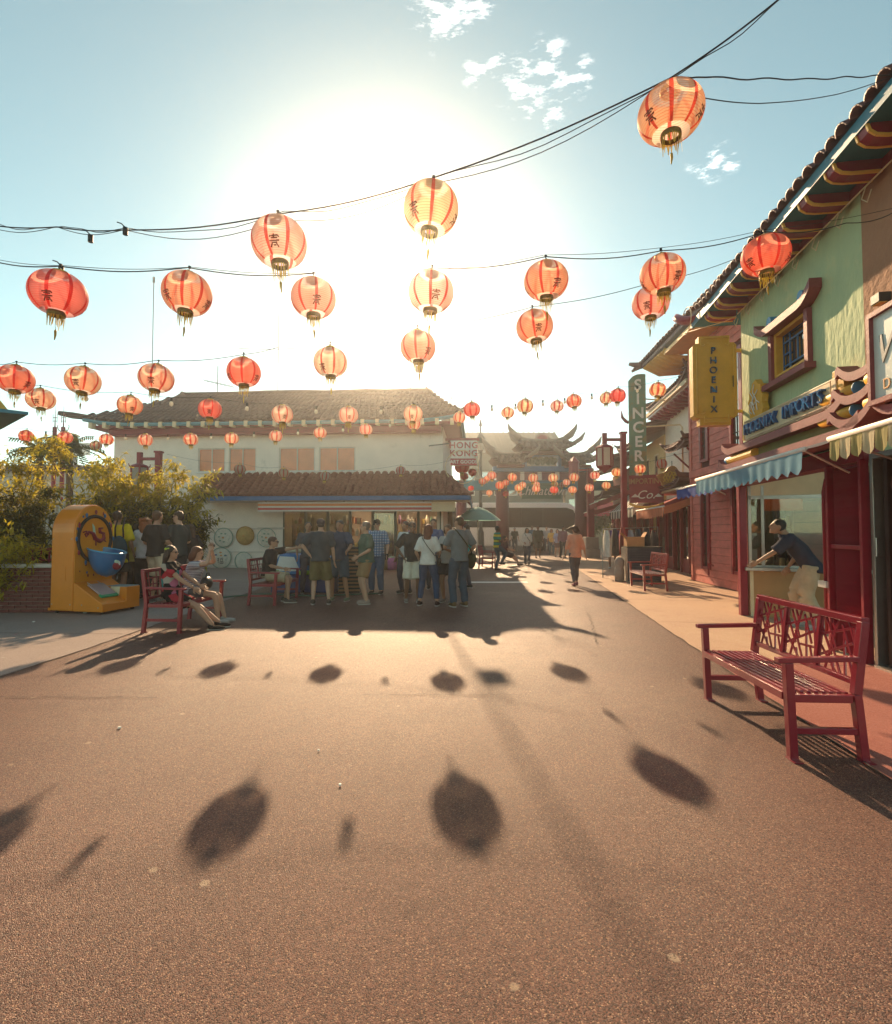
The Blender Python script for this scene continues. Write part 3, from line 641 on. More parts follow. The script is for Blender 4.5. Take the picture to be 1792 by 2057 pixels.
def counter_wall():
    """recess under the awning: counter, big window and dim room behind it"""
    P = Vector((5.36,9.20,0)); Q = Vector((6.95,8.52,0)); L = (Q-P).length; rz = math.atan2(Q.y-P.y,Q.x-P.x)
    t = thing('shop_counter', 'tan counter with steel edged shop window under the blue awning', 'counter', P, rz)
    MB().box(0,L,0,.30,.005,.80).build('counter_front', mat('tan_panel',(.42,.22,.09),.6,.15,2.5,dirt=((.30,.15,.07),3,.6)), t)
    MB().box(-.08,L,-.10,.34,.802,.86).build('counter_top', M_steel, t, bevel=.006)
    MB().box(-.004,.05,-.003,.30,.0,.80).build('counter_edge', M_cream, t)
    fr = MB()
    for x in (.0,.20,L-.55): fr.box(x,x+.045,.10,.16,.862,2.30)
    fr.box(0,L,.10,.16,2.06,2.12); fr.box(0.05,L,.10,.16,.862,.89); fr.build('window_frame', M_steel, t)
    MB().box(.25,L-.56,.12,.13,.89,2.06).build('pane', M_glass, t); MB().box(.05,.195,.122,.132,.89,2.06).build('pane', M_glass, t)
    MB().box(0,L,.105,.155,2.122,2.50).build('header', M_cream, t)
    rm = MB(); rm.box(.55,L+.6,2.4,2.5,.0,2.6); rm.add([(.02,.36,0),(.56,2.4,0),(.56,2.4,2.6),(.02,.36,2.6),(.05,.36,0),(.60,2.4,0),(.60,2.4,2.6),(.05,.36,2.6)],[(0,1,2,3),(4,7,6,5),(0,4,5,1),(2,6,7,3),(0,3,7,4)]); rm.box(L+.6,L+.65,.0,2.4,0,2.6); rm.box(.6,L+.6,.36,2.4,2.55,2.6)
    rm.build('room', mat('olive_room',(.30,.28,.14),.85,.2,1.5), t)
    bx = MB(); bx.box(-.10,-.02,.17,.36,0,2.6); bx.build('side_panel', M_maroon, t)
    # things inside, behind the glass
    def w(x,y,z): c,s = math.cos(rz),math.sin(rz); return Vector((P.x+x*c-y*s,P.y+x*s+y*c,z))
    o = MB().box(-.32,.32,-.02,.02,-.11,.11).build('poster', mat('orange_poster',(.85,.20,.03),.5,.25,5), None); o.location = w(.62,.7,1.98); o.rotation_euler = (0,0,rz); tag(o,'orange poster hanging behind the shop window glass','poster')
    tt = thing('picture_frame','dark framed picture on the room wall behind the counter','picture',w(1.35,2.36,1.6),rz); MB().box(-.25,.25,-.03,.0,-.5,.55).build('frame', M_black, tt); MB().box(-.20,.20,-.04,-.031,-.45,.5).build('print', M_olive, tt)
    sh = thing('display_shelf','shelf of small wares inside the shop window behind the leaning man','shelf',w(1.05,1.9,0.0),rz); rg = random.Random(9)
    for z in (.75,1.15,1.55,1.95): MB().box(-.35,.55,-.12,.12,z,z+.025).build('board', M_wood, sh)
    for x in (-.36,.55): MB().box(x,x+.03,-.12,.12,0,2.2).build('side', M_wood, sh)
    for z in (.775,1.175,1.575):
        x = -.3
        while x < .48:
            ww = rg.uniform(.06,.12); hh = rg.uniform(.10,.28); cc = rg.choice([(.5,.1,.05),(.5,.42,.28),(.08,.2,.22),(.55,.33,.08),(.3,.12,.2)])
            b = MB(); b.box(x,x+ww,-.1,.06,z,z+hh) if rg.random() < .5 else b.lathe([(0,0),(ww*.4,0),(ww*.5,hh*.45),(ww*.2,hh*.8),(ww*.22,hh),(0,hh)],8,c=(x+ww/2,-.02,z)); b.build('wares', mat('ware_%d'%int(cc[0]*100+cc[1]*1000),cc,.45,.2,9), sh); x += ww+.025
    for i,(x,h,c,nm) in enumerate(((1.36,.10,(.45,.2,.08),'small wooden box on the window ledge beside the leaning man'),(1.02,.16,(.12,.10,.09),'dark round teapot on the window ledge'),)):
        tt = thing('ledge_box' if i == 0 else 'teapot', nm, 'box' if i == 0 else 'teapot', w(x,.30,.862), rz)
        if i == 0: MB().box(-.11,.11,-.06,.06,0,h).build('body', mat('ledge_wood',c,.6,.2,8), tt, bevel=.005); MB().box(-.12,.12,-.065,.065,h,h+.02).build('lid', mat('ledge_wood2',(.5,.24,.1),.6,.2,8), tt)
        else:
            MB().lathe([(0,0),(.05,0),(.075,.05),(.06,.10),(.03,.115),(0,.12)],14).build('body', mat('teapot_brown',c,.3,.2,8), tt, True); MB().tube([(.06,0,.05),(.11,0,.09)], [.015,.01], 6).build('spout', MATS['teapot_brown'], tt)
counter_wall()
def shutter_pillar():
    s0, s1 = fs(5.92), fs(6.52); o = floc(0,0); t = thing('folding_shutter', 'maroon ribbed folding shutter beside the dark lattice door', 'shutter', floc(s0,.06), FA)
    L = s1-s0
    n = 26; me = MB().prism([(-.004,0),(.012,.012),(.012,.02),(-.004,.028)], .05, 2.25, 2).mesh('rib', M_maroon)
    for i in range(n):
        x = .03+(L-.06)*i/n; o = link('rib', MB_rib(), t, loc=(x,.0,.04))
    fr = MB(); fr.box(-.05,0.0,-.02,.07,.005,2.31); fr.box(L,L+.05,-.02,.07,.005,2.31); fr.box(0,L,-.01,.05,1.28,1.33); fr.build('frame', M_maroon, t, bevel=.004)
    MB().box(0,L,-.03,-.012,.02,2.28).build('backing', M_maroon, t)
    MB().tube([(L+.11,.05,.2),(L+.11,.05,2.0),(L+.09,.03,2.15),(L+.02,.0,2.2)], .025, 8).build('pipe', M_maroon, t, True)
    b = MB(); b.box(L+.02,L+.20,-.12,.10,.78,.86); b.build('ledge', M_trim, t, bevel=.005)
_rib = {}
def MB_rib():
    if 'm' not in _rib:
        _rib['m'] = MB().prism([(0,-.01),(.009,.018),(.018,-.01)], 0, 2.2, 2).mesh('rib', M_maroon)
    return _rib['m']
shutter_pillar()
def lattice_door():
    s1 = fs(5.80); s0 = fs(4.3); t = thing('lattice_door', 'dark folding door with diamond lattice at the right edge', 'door', floc(s0,.02), FA); L = s1-s0
    MB().box(0,L,-.10,-.05,.01,2.3).build('panel', mat('dark_red_door',(.055,.018,.014),.6,.3,5), t)
    MB().box(L-.05,L,-.05,.06,.01,2.36).build('jamb', M_steel, t, bevel=.004); MB().box(0,L-.052,-.05,.06,2.30,2.36).build('head', M_steel, t)
    MB().box(0,L-.052,-.05,.10,.005,.03).build('threshold', M_steel, t)
    M_dk = mat('door_stile',(.03,.012,.010),.5,.3,6)
    for k in range(6):
        x = L-.16-.24*k; MB().box(x-.03,x+.03,-.048,.0,.03,2.29).build('stile', M_dk, t)
        for j in range(4):
            z = .35+.55*j; xc = x-.12; b = MB()
            for (dx0,dz0,dx1,dz1) in ((0,.25,.075,0),(.075,0,0,-.25),(0,-.25,-.075,0),(-.075,0,0,.25)): b.bar((xc+dx0,-.03,z+dz0),(xc+dx1,-.03,z+dz1),.012,.012)
            b.build('diamond', mat('door_bar',(.16,.07,.055),.45,.2,6,metal=.3), t)
    h = MB(); h.tube([(L-.08,.0,1.22),(L-.08,.06,1.22),(L-.08,.06,1.42),(L-.08,.0,1.42)], .010, 6); h.build('handle', M_steel, t)
lattice_door()
def awning(name, label, s0, s1, tf, zf, tb, zb, drop, nsc, mat_top, mat_val, org=F0, ang=FA, stripes=None, bar=M_whitep, group=None, sag=0.03, closed=True):
    """fabric awning: sloping top from (tb, zb) on the wall to the bar at (tf, zf), scalloped valance below"""
    c, n = math.cos(ang), math.sin(ang)
    t = thing(name, label, 'awning', (org.x+s0*c, org.y+s0*n, 0), ang, group); L = s1-s0
    k = stripes or 1; tops = MB(); ms = mat_top if isinstance(mat_top, list) else [mat_top]
    seg = 6
    for j in range(k):
        a, b = L*j/k, L*(j+1)/k; rows = []
        for i in range(seg+1):
            f = i/seg; rows.append([(x,tb+(tf-tb)*f,zb+(zf-zb)*f-sag*math.sin(math.pi*f)) for x in (a,(a+b)/2,b)])
        tops.grid(rows, j%len(ms))
    tops.build('canopy', ms, t, True)
    vs = MB(); mv = mat_val if isinstance(mat_val, list) else [mat_val]
    if k == 1: scallop(vs, 0, L, tf+.01, zf-.01, drop, nsc)
    else:
        for j in range(k): scallop(vs, L*j/k, L*(j+1)/k, tf+.01, zf-.01, drop, max(1,nsc//k), j%len(mv))
    vs.build('valance', mv, t, True)
    MB().tube([(-.03,tf,zf),(L+.03,tf,zf)], .028, 10).build('front_bar', bar, t, True)
    fr = MB()
    for x in (0.02,L-.02): fr.tube([(x,tb,zb-.45),(x,tf-.02,zf-.01)], .012, 6)
    fr.build('arms', M_steel, t)
    if closed:
        for x in (0.0,L): 
            g = MB(); g.grid([[(x,tb+(tf-tb)*i/5,zb+(zf-zb)*i/5-sag*math.sin(math.pi*i/5)) for i in range(6)],[(x,tb+(tf-tb)*i/5,max(zf-drop*.7,zb+(zf-zb)*i/5-.20-.1*i/5)) for i in range(6)]]); g.build('end_flap', mv[0], t)
    return t
M_awblue = mat('pale_blue_canvas', (.28,.60,.80), .8, .10, 3, trans=.6)
M_awblue2 = mat('royal_blue_canvas', (.015,.07,.36), .8, .15, 3, trans=.25)
M_awst1 = mat('cream_canvas', (.66,.56,.36), .85, .1, 4, trans=.35); M_awst2 = mat('olive_canvas', (.42,.36,.15), .85, .1, 4, trans=.35)
M_navy = mat('navy_canvas', (.02,.028,.06), .85, .15, 4, trans=.1)
awning('shop_awning', 'pale blue scalloped awning over the shop counter', fs(5.75), fs(9.3), .78, 2.42, .30, 2.60, .27, 15, M_navy, M_awblue, closed=False)
awning('shop_awning', 'cream and olive striped awning at the right edge', fs(2.2), fs(5.30), .74, 2.46, .02, 2.62, .24, 18, [M_awst1,M_awst2], [M_awst1,M_awst2], stripes=18, closed=False)
def imports_sign():
    s0, s1 = fs(6.12), fs(8.62); t = thing('shop_sign', 'long cream sign box with raised blue letters above the blue awning', 'sign', floc(s0,.05), FA); L = s1-s0
    MB().box(0,L,.0,.17,2.99,3.33).build('sign_box', M_cream, t, bevel=.006)
    st = MB(); st.box(-.14,-.003,.0,.16,3.03,3.29); st.box(-.03,.10,.02,.15,3.332,3.42); st.box(L+.003,L+.14,0,.16,3.03,3.29); st.build('stepped_end', M_ochre, t, bevel=.004)
    nb = MB(); nb.tube([(.05,.20,3.02),(L-.05,.20,3.02),(L-.05,.20,3.30),(.05,.20,3.30),(.05,.20,3.02)], .008, 5); nb.build('neon_tubing', M_cream, t)
    ng = mat('neon_glass_blue',(.05,.30,.62),.15,.05,5,spec=.9); lb = mat('letter_blue',(.02,.10,.28),.35,.1,5)
    for i,c in enumerate('PHOENIX IMPORTS'):
        if c == ' ': continue
        x = L-.14-.152*i-(0.02 if i > 7 else 0)
        text('letter', c, .255, lb, t, (x,.20,3.155), (math.pi/2,0,math.pi), extrude=.028); text('neon_letter', c, .255, ng, t, (x,.235,3.155), (math.pi/2,0,math.pi), extrude=.004, offset=-.008)
    # phoenix emblem standing on the far end of the box
    p = thing('bird_emblem', 'ochre carved bird emblem plaque at the far end of the long sign', 'emblem', floc(fs(8.35),.12,3.335), FA)
    out = [(-.20,0),(.20,0),(.22,.10),(.27,.14),(.24,.22),(.28,.30),(.22,.36),(.24,.46),(.14,.50),(.12,.58),(-.02,.62),(-.10,.52),(-.20,.50),(-.18,.38),(-.26,.32),(-.22,.2),(-.27,.1)]
    MB().prism([(x,z) for x,z in out], -.05, .05, 1).build('plaque', M_ochre, p, bevel=.01)
    nb = MB()
    for pts in (((-.1,.1),(-.05,.3),(.05,.42),(0,.54)),((0,.05),(.1,.2),(.05,.34),(.15,.44)),((-.18,.2),(-.08,.26),(.02,.2),(.12,.28),(.2,.22)),((-.12,.42),(-.02,.36),(.06,.28),(.0,.12)),((.1,.08),(.18,.14),(.12,.24))):
        nb.tube([(x,.065,z) for x,z in pts], .008, 5)
    nb.build('neon_tubing', M_whitep, p)
imports_sign()
def blade_sign():
    """vertical sign hung out over the pavement, facing the camera"""
    P = Vector((4.46,9.30,0)); Q = Vector((5.20,9.20,0)); rz = math.atan2(Q.y-P.y,Q.x-P.x); L = (Q-P).length
    t = thing('blade_sign', 'tall yellow vertical sign with blue letters hung from the green wall', 'sign', P, rz); z0, z1 = 3.52, 4.88; d = .20
    ch = .05
    oct_ = [(0,z0+ch),(ch,z0),(L-ch,z0),(L,z0+ch),(L,z1-ch),(L-ch,z1),(ch,z1),(0,z1-ch)]
    MB().prism(oct_, 0, d, 1).build('sign_box', M_ochre, t, bevel=.004)
    cp = MB(); cp.box(.11,L-.11,.01,d-.01,z1+.002,z1+.13); cp.box(.11,L-.11,.01,d-.01,z0-.13,z0-.002); cp.build('stepped_end', M_ochre, t, bevel=.004)
    nb = MB(); y = -.02
    nb.tube([(.06,y,z1-.08),(.06,y,z0+.08),(.16,y,z0+.08),(.20,y,z0+.10),(.16,y,z0+.14)], .008, 5)
    nb.tube([(L-.06,y,z0+.05),(L-.06,y,z1-.05)], .006, 5)
    nb.tube([(.20,y,z1-.03),(.16,y,z1-.06),(.13,y,z1-.03),(.14,y,z1+.09),(L-.14,y,z1+.09),(L-.13,y,z1-.03),(L-.17,y,z1-.06),(L-.20,y,z1-.03)], .008, 5)
    nb.tube([(.18,y,z0+.05),(.18,y,z0-.08),(L-.16,y,z0-.08),(L-.16,y,z0+.06)], .008, 5)
    nb.build('neon_tubing', M_yellow, t, True)
    for i,ch_ in enumerate('PHOENIX'):
        z = z1-.15-(z1-z0-.30)*i/6
        text('letter', ch_, .175, mat('letter_navy',(.018,.05,.11),.4,.1,5), t, (L*.46,-.012,z), (math.pi/2,0,0), extrude=.012, sx=.95)
        text('neon_letter', ch_, .175, MATS['neon_glass_blue'], t, (L*.46+.012,-.034,z), (math.pi/2,0,0), extrude=.004, sx=.95, offset=-.008)
    arm = MB()
    for z in (z1-.12,z0+.13): arm.bar((L,.1,z),(L+.22,.13,z),.05,.05)
    arm.build('arms', M_yellow, t)
    MB().box(L-.075,L-.06,-.02,-.003,z0+.55,z0+.75).build('wire_clip', M_black, t)
blade_sign()
def bracket_stack():
    """three wave boards with round blue beam ends between the two shops"""
    t = thing('pagoda_bracket', 'stacked wavy maroon eave brackets with round blue beam ends', 'bracket', floc(fs(5.35),.02), FA)
    for k,z in enumerate((2.66,2.93,3.20)):
        mb = MB(); n = 30; x0, x1 = -.75, .72; top = []; bot = []
        for i in range(n+1):
            f = i/n; x = x0+(x1-x0)*f; p = abs(math.sin(f*math.pi*2.0+.2)); zz = z+.15*(1-p)**1.4-.02
            top.append((x,zz+.10)); bot.append((x,zz))
        mb.prism(top+bot[::-1], .02, .34-.05*k, 1); mb.build('wave_board', M_maroon2, t)
    for x,z,y in ((.55,2.85,.20),(.55,3.10,.17),(-.35,2.86,.22),(-.35,3.12,.20)):
        MB().tube([(x-.14,y,z),(x+.5,y,z)], .075, 14).build('beam', M_ochre, t, True); MB().tube([(x-.155,y,z),(x-.141,y,z)], .078, 16).build('beam_end', M_sky, t)
bracket_stack()
def script_sign():
    s1, s0 = fs(5.20), fs(3.7); t = thing('framed_sign', 'pale sign panel in a dusty pink frame at the right edge', 'sign', floc(s0,.32), FA); L = s1-s0
    MB().box(0,L,0,.05,2.82,3.67).build('panel', mat('pale_sign',(.60,.64,.58),.35,.06,3,spec=.5), t)
    fr = MB(); fr.box(-.05,L+.05,-.02,.09,2.77,2.82); fr.box(-.05,L+.05,-.02,.09,3.67,3.72); fr.box(-.05,0,-.02,.09,2.82,3.67); fr.box(L,L+.05,-.02,.09,2.82,3.67); fr.build('frame', M_maroon2, t, bevel=.004)
    text('lettering', 'W', .42, mat('script_grey',(.25,.25,.24),.5,.1,5), t, (L-.24,.056,3.30), (math.pi/2,0,math.pi), extrude=.005, shear=.25)
    text('small_lettering', 'DE', .15, mat('script_orange',(.72,.42,.20),.5,.1,5), t, (L-.24,.056,2.95), (math.pi/2,0,math.pi), extrude=.004, spacing=1.6)
    l = thing('wall_lamp', 'small grey box lamp on the terracotta wall', 'lamp', floc(fs(5.55),.004,4.02), FA)
    MB().box(-.06,.08,0,.12,-.05,.05).build('housing', M_greymetal, l, bevel=.004); MB().box(-.05,.07,.03,.11,-.058,-.051).build('lens', M_yellow, l)
script_sign()

# ------------------------------------------------------------------ red boarded building, set back
def red_building():
    A = Vector((7.42,15.7,0)); B = Vector((6.88,9.4,0)); L = (A-B).length; rz = math.atan2(A.y-B.y, A.x-B.x)   # local x away from the camera, y to the street
    t = thing('boarded_building', 'faded red boarded building with tall narrow windows beside the vertical sign', 'building', B, rz)
    H = 6.9
    MB().box(0,L,-4,-.03,0,H).build('core', mat('dark_red_core',(.12,.03,.03),.9,.2,4), t)
    cols = [(L-1.35,L-.75),(L-3.35,L-2.65),(L-5.3,L-4.7)]      # window bays
    lows, ups = (.42,2.75), (3.45,6.0)
    bh = .205; z = .02; k = 0
    while z < H-.05:
        h = min(bh, H-z); segs = [(0,L)]
        for a,b in cols:
            for lo,hi in (lows,ups):
                if z+h > lo+.02 and z < hi-.02:
                    ns = []
                    for s0,s1 in segs:
                        if a > s0: ns.append((s0,min(a,s1)))
                        if b < s1: ns.append((max(b,s0),s1))
                    segs = [q for q in ns if q[1]-q[0] > .01]
        for s0,s1 in segs:
            m = MB(); m.prism([(-.03,z+.004),(.012,z+.004),(.0,z+h-.004),(-.03,z+h-.004)], s0+.002, s1-.002, 0); m.build('board', M_pink, t)
        z += bh; k += 1
    for a,b in cols:
        for lo,hi in (lows,ups):
            fr = MB(); fr.box(a,a+.16,-.028,.05,lo,hi); fr.box(b-.10,b,-.028,.05,lo,hi); fr.box(a+.16,b-.10,-.028,.04,hi-.08,hi); fr.box(a+.16,b-.10,-.028,.04,lo,lo+.08)
            w = fr.build('window', M_maroon, t); MB().box(a+.16,b-.10,-.025,-.015,lo+.08,hi-.08).build('pane', M_winglass, w)
            gb = MB(); m = (a+.16+b-.10)/2; gb.box(m-.012,m+.012,-.013,.0,lo+.08,hi-.08); 
            for q in range(1,6): gb.box(a+.16,b-.10,-.012,-.002,lo+.08+(hi-lo-.16)*q/6-.01,lo+.08+(hi-lo-.16)*q/6+.01)
            gb.build('glazing_bars', M_black, w)
    MB().box(-.02,L+.03,.013,.05,3.08,3.28).build('band', M_pink, t); MB().box(L-.12,L+.02,.014,.04,.02,H).build('corner_board', M_pink, t)
    # tiled gable roof whose end reaches past the wall
    rf = MB(); e = 2.3
    rf.add([(-1,.75,7.15),(L+e,.75,7.30),(L+e,-2.2,8.5),(-1,-2.2,8.35),(-1,.75,7.05),(L+e,.75,7.2),(L+e,-2.2,8.35),(-1,-2.2,8.2)], [(0,1,2,3),(7,6,5,4),(0,4,5,1),(1,5,6,2),(3,7,4,0)])
    ro = rf.build('roof', M_tiledark, t)
    MB().box(-1,L+.1,-.02,.70,6.92,7.03).build('soffit', M_ochre, ro)
    y = MB(); 
    for i in range(7): y.tube([(L+.2+.33*i,-1.6,7.3+.05*i-.55),(L+.2+.33*i,.2,7.05+.02*i-.22),(L+.2+.33*i,.70,7.10+.02*i)], .10, 8)
    y.build('gable_poles', M_ochre, ro, True)
    tm = tile_mesh('tile', .22, .5, M_tiledark); ms = []
    for i in range(44):
        x = -1+.245*i
        for r in range(2): ms.append(Matrix.Translation((x,.82-.4*r,7.20+.015*x+.17*r))@Matrix.Rotation(math.pi,4,'Z')@Matrix.Rotation(math.atan2(1.2,2.95),4,'X'))
    place_tiles(ro, tm, ms)
    MB().tube([(L+e,-2.2,8.45),(L+e+.05,-.6,7.75),(L+e+.15,.8,7.33),(L+e+.3,1.1,7.45)], [.12,.12,.13,.06], 8).build('verge_ridge', M_tiledark, ro, True)
    sp = MB(); sp.tube([(L-1.6,.05,.55),(L-1.6,.18,.62),(L-1.6,.18,.30)], .025, 7); sp.build('hose_tap', M_maroon, t)
    return t
red_building()
awning('shop_awning', 'small royal blue awning on the red boarded building', 0, 2.4, 1.05, 2.62, .03, 2.95, .28, 7, M_awblue2, M_awblue2, org=Vector((7.10,11.6,0)), ang=math.atan2(6.3,.54))
# ------------------------------------------------------------------ far shops on the right (facade line X = 5.1 + .142 Y)
G0 = Vector((5.90,0,0))
def gloc(s, t, z=0): return floc(s, t, z, G0)
def pagoda_eave(parent, L, ov, z, H, m=M_tiledark, name='roof', up=.25, depth=2.2):
    """tiled roof along x with upturned ends"""
    rows = []; n = 16
    def c(x): return up*max(0,1-min(x+.3,L+.3-x)/1.0)**2
    for k in range(4):
        f = k/3; rows.append([(-.3+(L+.6)*i/n, ov-(ov+depth)*f, z+H*f+c(-.3+(L+.6)*i/n)*(1-f)-.06*math.sin(math.pi*f)) for i in range(n+1)])
    mb = MB(); mb.grid(rows); mb.grid([[(p[0],p[1],p[2]-.08) for p in r] for r in rows]); mb.grid([rows[0],[(p[0],p[1],p[2]-.08) for p in rows[0]]])
    mb.grid([[r[0] for r in rows],[(r[0][0],r[0][1],r[0][2]-.08) for r in rows]]); mb.grid([[r[-1] for r in rows],[(r[-1][0],r[-1][1],r[-1][2]-.08) for r in rows]])
    ro = mb.build(name, m, parent)
    for x in (-.3,L+.3):
        sg = -1 if x < 0 else 1
        MB().tube([(x,-depth,z+H+.05),(x,-.3*depth,z+H*.55+.03),(x+sg*.02,ov,z+up+.08),(x+sg*.14,ov+.12,z+up+.22)], [.08,.08,.09,.03], 7).build('hip_ridge', m, ro, True)
    ms = []; w = .21; k = int((L+.6)/w); pit = math.atan2(H,ov+depth)
    for i in range(k):
        x = -.3+w*(i+.5)
        for r in range(5): f = r/5; ms.append(Matrix.Translation((x,ov+.03-(ov+depth)*f,z+H*f+.02+c(x)*(1-f)))@Matrix.Rotation(math.pi,4,'Z')@Matrix.Rotation(pit-.03,4,'X'))
    join_tiles(ro, tile_mesh('eave_tile', .19, (ov+depth)/5*1.3, m), ms, 'roof_tiles', m)
    return ro
def shop_front(t, L, z1, m_post, n=4, y=0.0):
    fr = MB(); 
    for i in range(n+1): x = L*i/n; fr.box(x-.07,x+.07,y-.1,y+.06,0,z1)
    fr.box(0.07,L-.07,y-.1,y+.03,z1-.18,z1); fr.build('shop_posts', m_post, t)
    for i in range(n):
        a, b = L*i/n+.075, L*(i+1)/n-.075
        if i%2 == 0:
            MB().box(a,b,y-.06,y-.04,.5,z1-.19).build('pane', M_winglass, t); MB().box(a,b,y-.08,y,.005,.49).build('stall_riser', m_post, t)
            MB().box(a,a+.1,y-.04,y+.02,.5,z1-.19).build('window_post', M_trim, t)
def far_shops():
    s0, s1 = fs(16.1), fs(20.9); L = s1-s0
    t = thing('shop_building', 'pale grey shop with red raftered eave beyond the boarded building', 'building', gloc(s0,0), FA)
    w = MB(); w.box(0,L,-.2,0,2.75,6.2); w.box(0,.2,-4,-.2,0,6.2); w.box(L-.2,L,-4,-.2,0,6.2); w.build('wall', M_white, t)
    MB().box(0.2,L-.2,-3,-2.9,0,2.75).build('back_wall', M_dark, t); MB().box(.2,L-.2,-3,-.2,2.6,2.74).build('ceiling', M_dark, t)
    shop_front(t, L, 2.74, M_maroon, 5)
    ro = pagoda_eave(t, L, .75, 6.3, 1.3)
    MB().box(-.2,L+.2,.62,.72,6.10,6.24).build('fascia', M_cream, ro)
    rm = MB().prism([(0,6.02),(.62,6.02),(.58,5.90),(.40,5.86),(0,5.84)], -.07, .07, 0).mesh('rafter', M_maroon)
    for i in range(11): link('rafter', rm, ro, loc=(.2+(L-.4)*i/10,.003,.0))
    MB().box(-.2,L+.2,.004,.62,6.025,6.09).build('soffit', mat('pale_pink',(.6,.4,.36),.7,.1,4), ro)
    # little roof over the door with a hung signboard
    p = thing('door_canopy', 'small upturned tiled canopy above the fringed awning', 'canopy', gloc(fs(16.2),0.02,0), FA); ro2 = pagoda_eave(p, 2.8, .95, 2.95, .35, depth=.0, up=.2)
    MB().box(-.1,2.9,.0,.9,2.80,2.87).build('board', M_cream, p)
    p2 = thing('hood_roof', 'small dark tiled hood on brackets on the pale grey shop wall', 'roof', gloc(fs(16.3),0.02,0), FA); pagoda_eave(p2, 1.6, .75, 4.20, .5, depth=.0, up=.16)
    b = MB(); 
    for x in (.1,1.5): b.bar((x,.05,3.65),(x,.55,4.15),.05,.05); b.box(x-.03,x+.03,0.003,.06,3.55,4.2)
    b.build('bracket', M_maroon, p2)
    p3 = thing('carved_sign', 'carved golden brown dragon signboard on the pale grey shop', 'sign', gloc(fs(17.5),.72,3.27), FA-math.pi/2)
    o = [(.45*math.cos(a)*(1+.18*math.sin(5*a)),.36*math.sin(a)*(1+.2*math.cos(4*a))) for a in [2*math.pi*i/40 for i in range(40)]]
    MB().prism(o, -.04, .04, 1).build('board', mat('carved_gold',(.42,.22,.06),.5,.3,6,bump=1,bscale=14), p3)
    cv = MB()
    for k in range(4): cv.tube([(-.3+.06*i,-.055,.18*math.sin(i*.9+k*1.5)-.0+.02*k) for i in range(11)], .022, 5)
    cv.build('carving', M_gold, p3, True); MB().bar((0,.0,.36),(0,0,.60),.02).build('hanger', M_greymetal, p3)
    # next: cream yellow shop
    s2 = fs(26.0); L2 = s2-s1-.02
    t2 = thing('shop_building', 'cream yellow shop with narrow dark windows behind the vertical green sign', 'building', gloc(s1+.02,0), FA)
    w = MB(); w.box(0,L2,-.2,.05,2.75,5.4); w.box(0,.2,-4,-.2,0,5.4); w.box(L2-.2,L2,-4,-.2,0,5.4); w.build('wall', mat('cream_yellow_stucco',(.68,.48,.22),.8,.1,2,bump=.3), t2)
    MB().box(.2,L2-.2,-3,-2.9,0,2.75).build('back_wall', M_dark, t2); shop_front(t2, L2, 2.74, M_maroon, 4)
    for x in (.9,2.4,3.9):
        f = MB(); f.box(x-.06,x,.051,.09,3.55,4.75); f.box(x+.5,x+.56,.051,.09,3.55,4.75); f.box(x,x+.5,.051,.09,4.69,4.75); f.box(x-.05,x+.55,.051,.12,3.49,3.548); wo = f.build('window', M_cream, t2); MB().box(x,x+.5,.052,.06,3.55,4.69).build('pane', M_winglass, wo)
    pagoda_eave(t2, L2, .9, 5.4, 1.2)
    s3 = fs(33); L3 = s3-s2-.04
    t3 = thing('shop_building', 'farthest low shop with stacked dark tiled eaves near the gate', 'building', gloc(s2+.04,0), FA)
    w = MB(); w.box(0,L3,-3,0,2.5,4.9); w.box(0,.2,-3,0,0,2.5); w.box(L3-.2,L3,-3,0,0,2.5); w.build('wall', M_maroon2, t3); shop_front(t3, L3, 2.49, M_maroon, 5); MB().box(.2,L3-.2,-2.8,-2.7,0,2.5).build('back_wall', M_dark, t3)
    pagoda_eave(t3, L3, 1.3, 4.9, 1.2); pagoda_eave(t3, L3, 1.7, 3.3, .6, name='lower_roof', depth=0)
    M_or = mat('coral_canvas', (.66,.24,.13), .85, .12, 4, trans=.35); M_bk = mat('black_canvas',(.035,.03,.03),.85,.2,4,trans=.1); M_wc = mat('white_canvas',(.72,.68,.58),.85,.08,4,trans=.3); M_rd = mat('red_canvas',(.34,.03,.04),.85,.15,4,trans=.3)
    awning('shop_awning', 'coral awning with frayed fringe over the clothes shop', fs(16.0), fs(19.8), 1.40, 2.26, .05, 2.75, .34, 20, M_rd, M_or, org=G0, closed=True)
    awning('shop_awning', 'black and white striped awning behind the red lamp post', fs(20.6), fs(26.0), 1.35, 2.42, .06, 3.7, .38, 16, [M_wc,M_bk], [M_wc,M_bk], stripes=16, org=G0)
    awning('shop_awning', 'small dark red awning beyond the striped one', fs(25.6), fs(28.5), 2.0, 2.95, .06, 3.7, .3, 8, M_rd, M_rd, org=G0)
    awning('shop_awning', 'lower farthest dark red awning near the gate', fs(29.2), fs(32), 1.9, 2.6, .06, 3.1, .25, 8, M_rd, M_rd, org=G0)
far_shops()
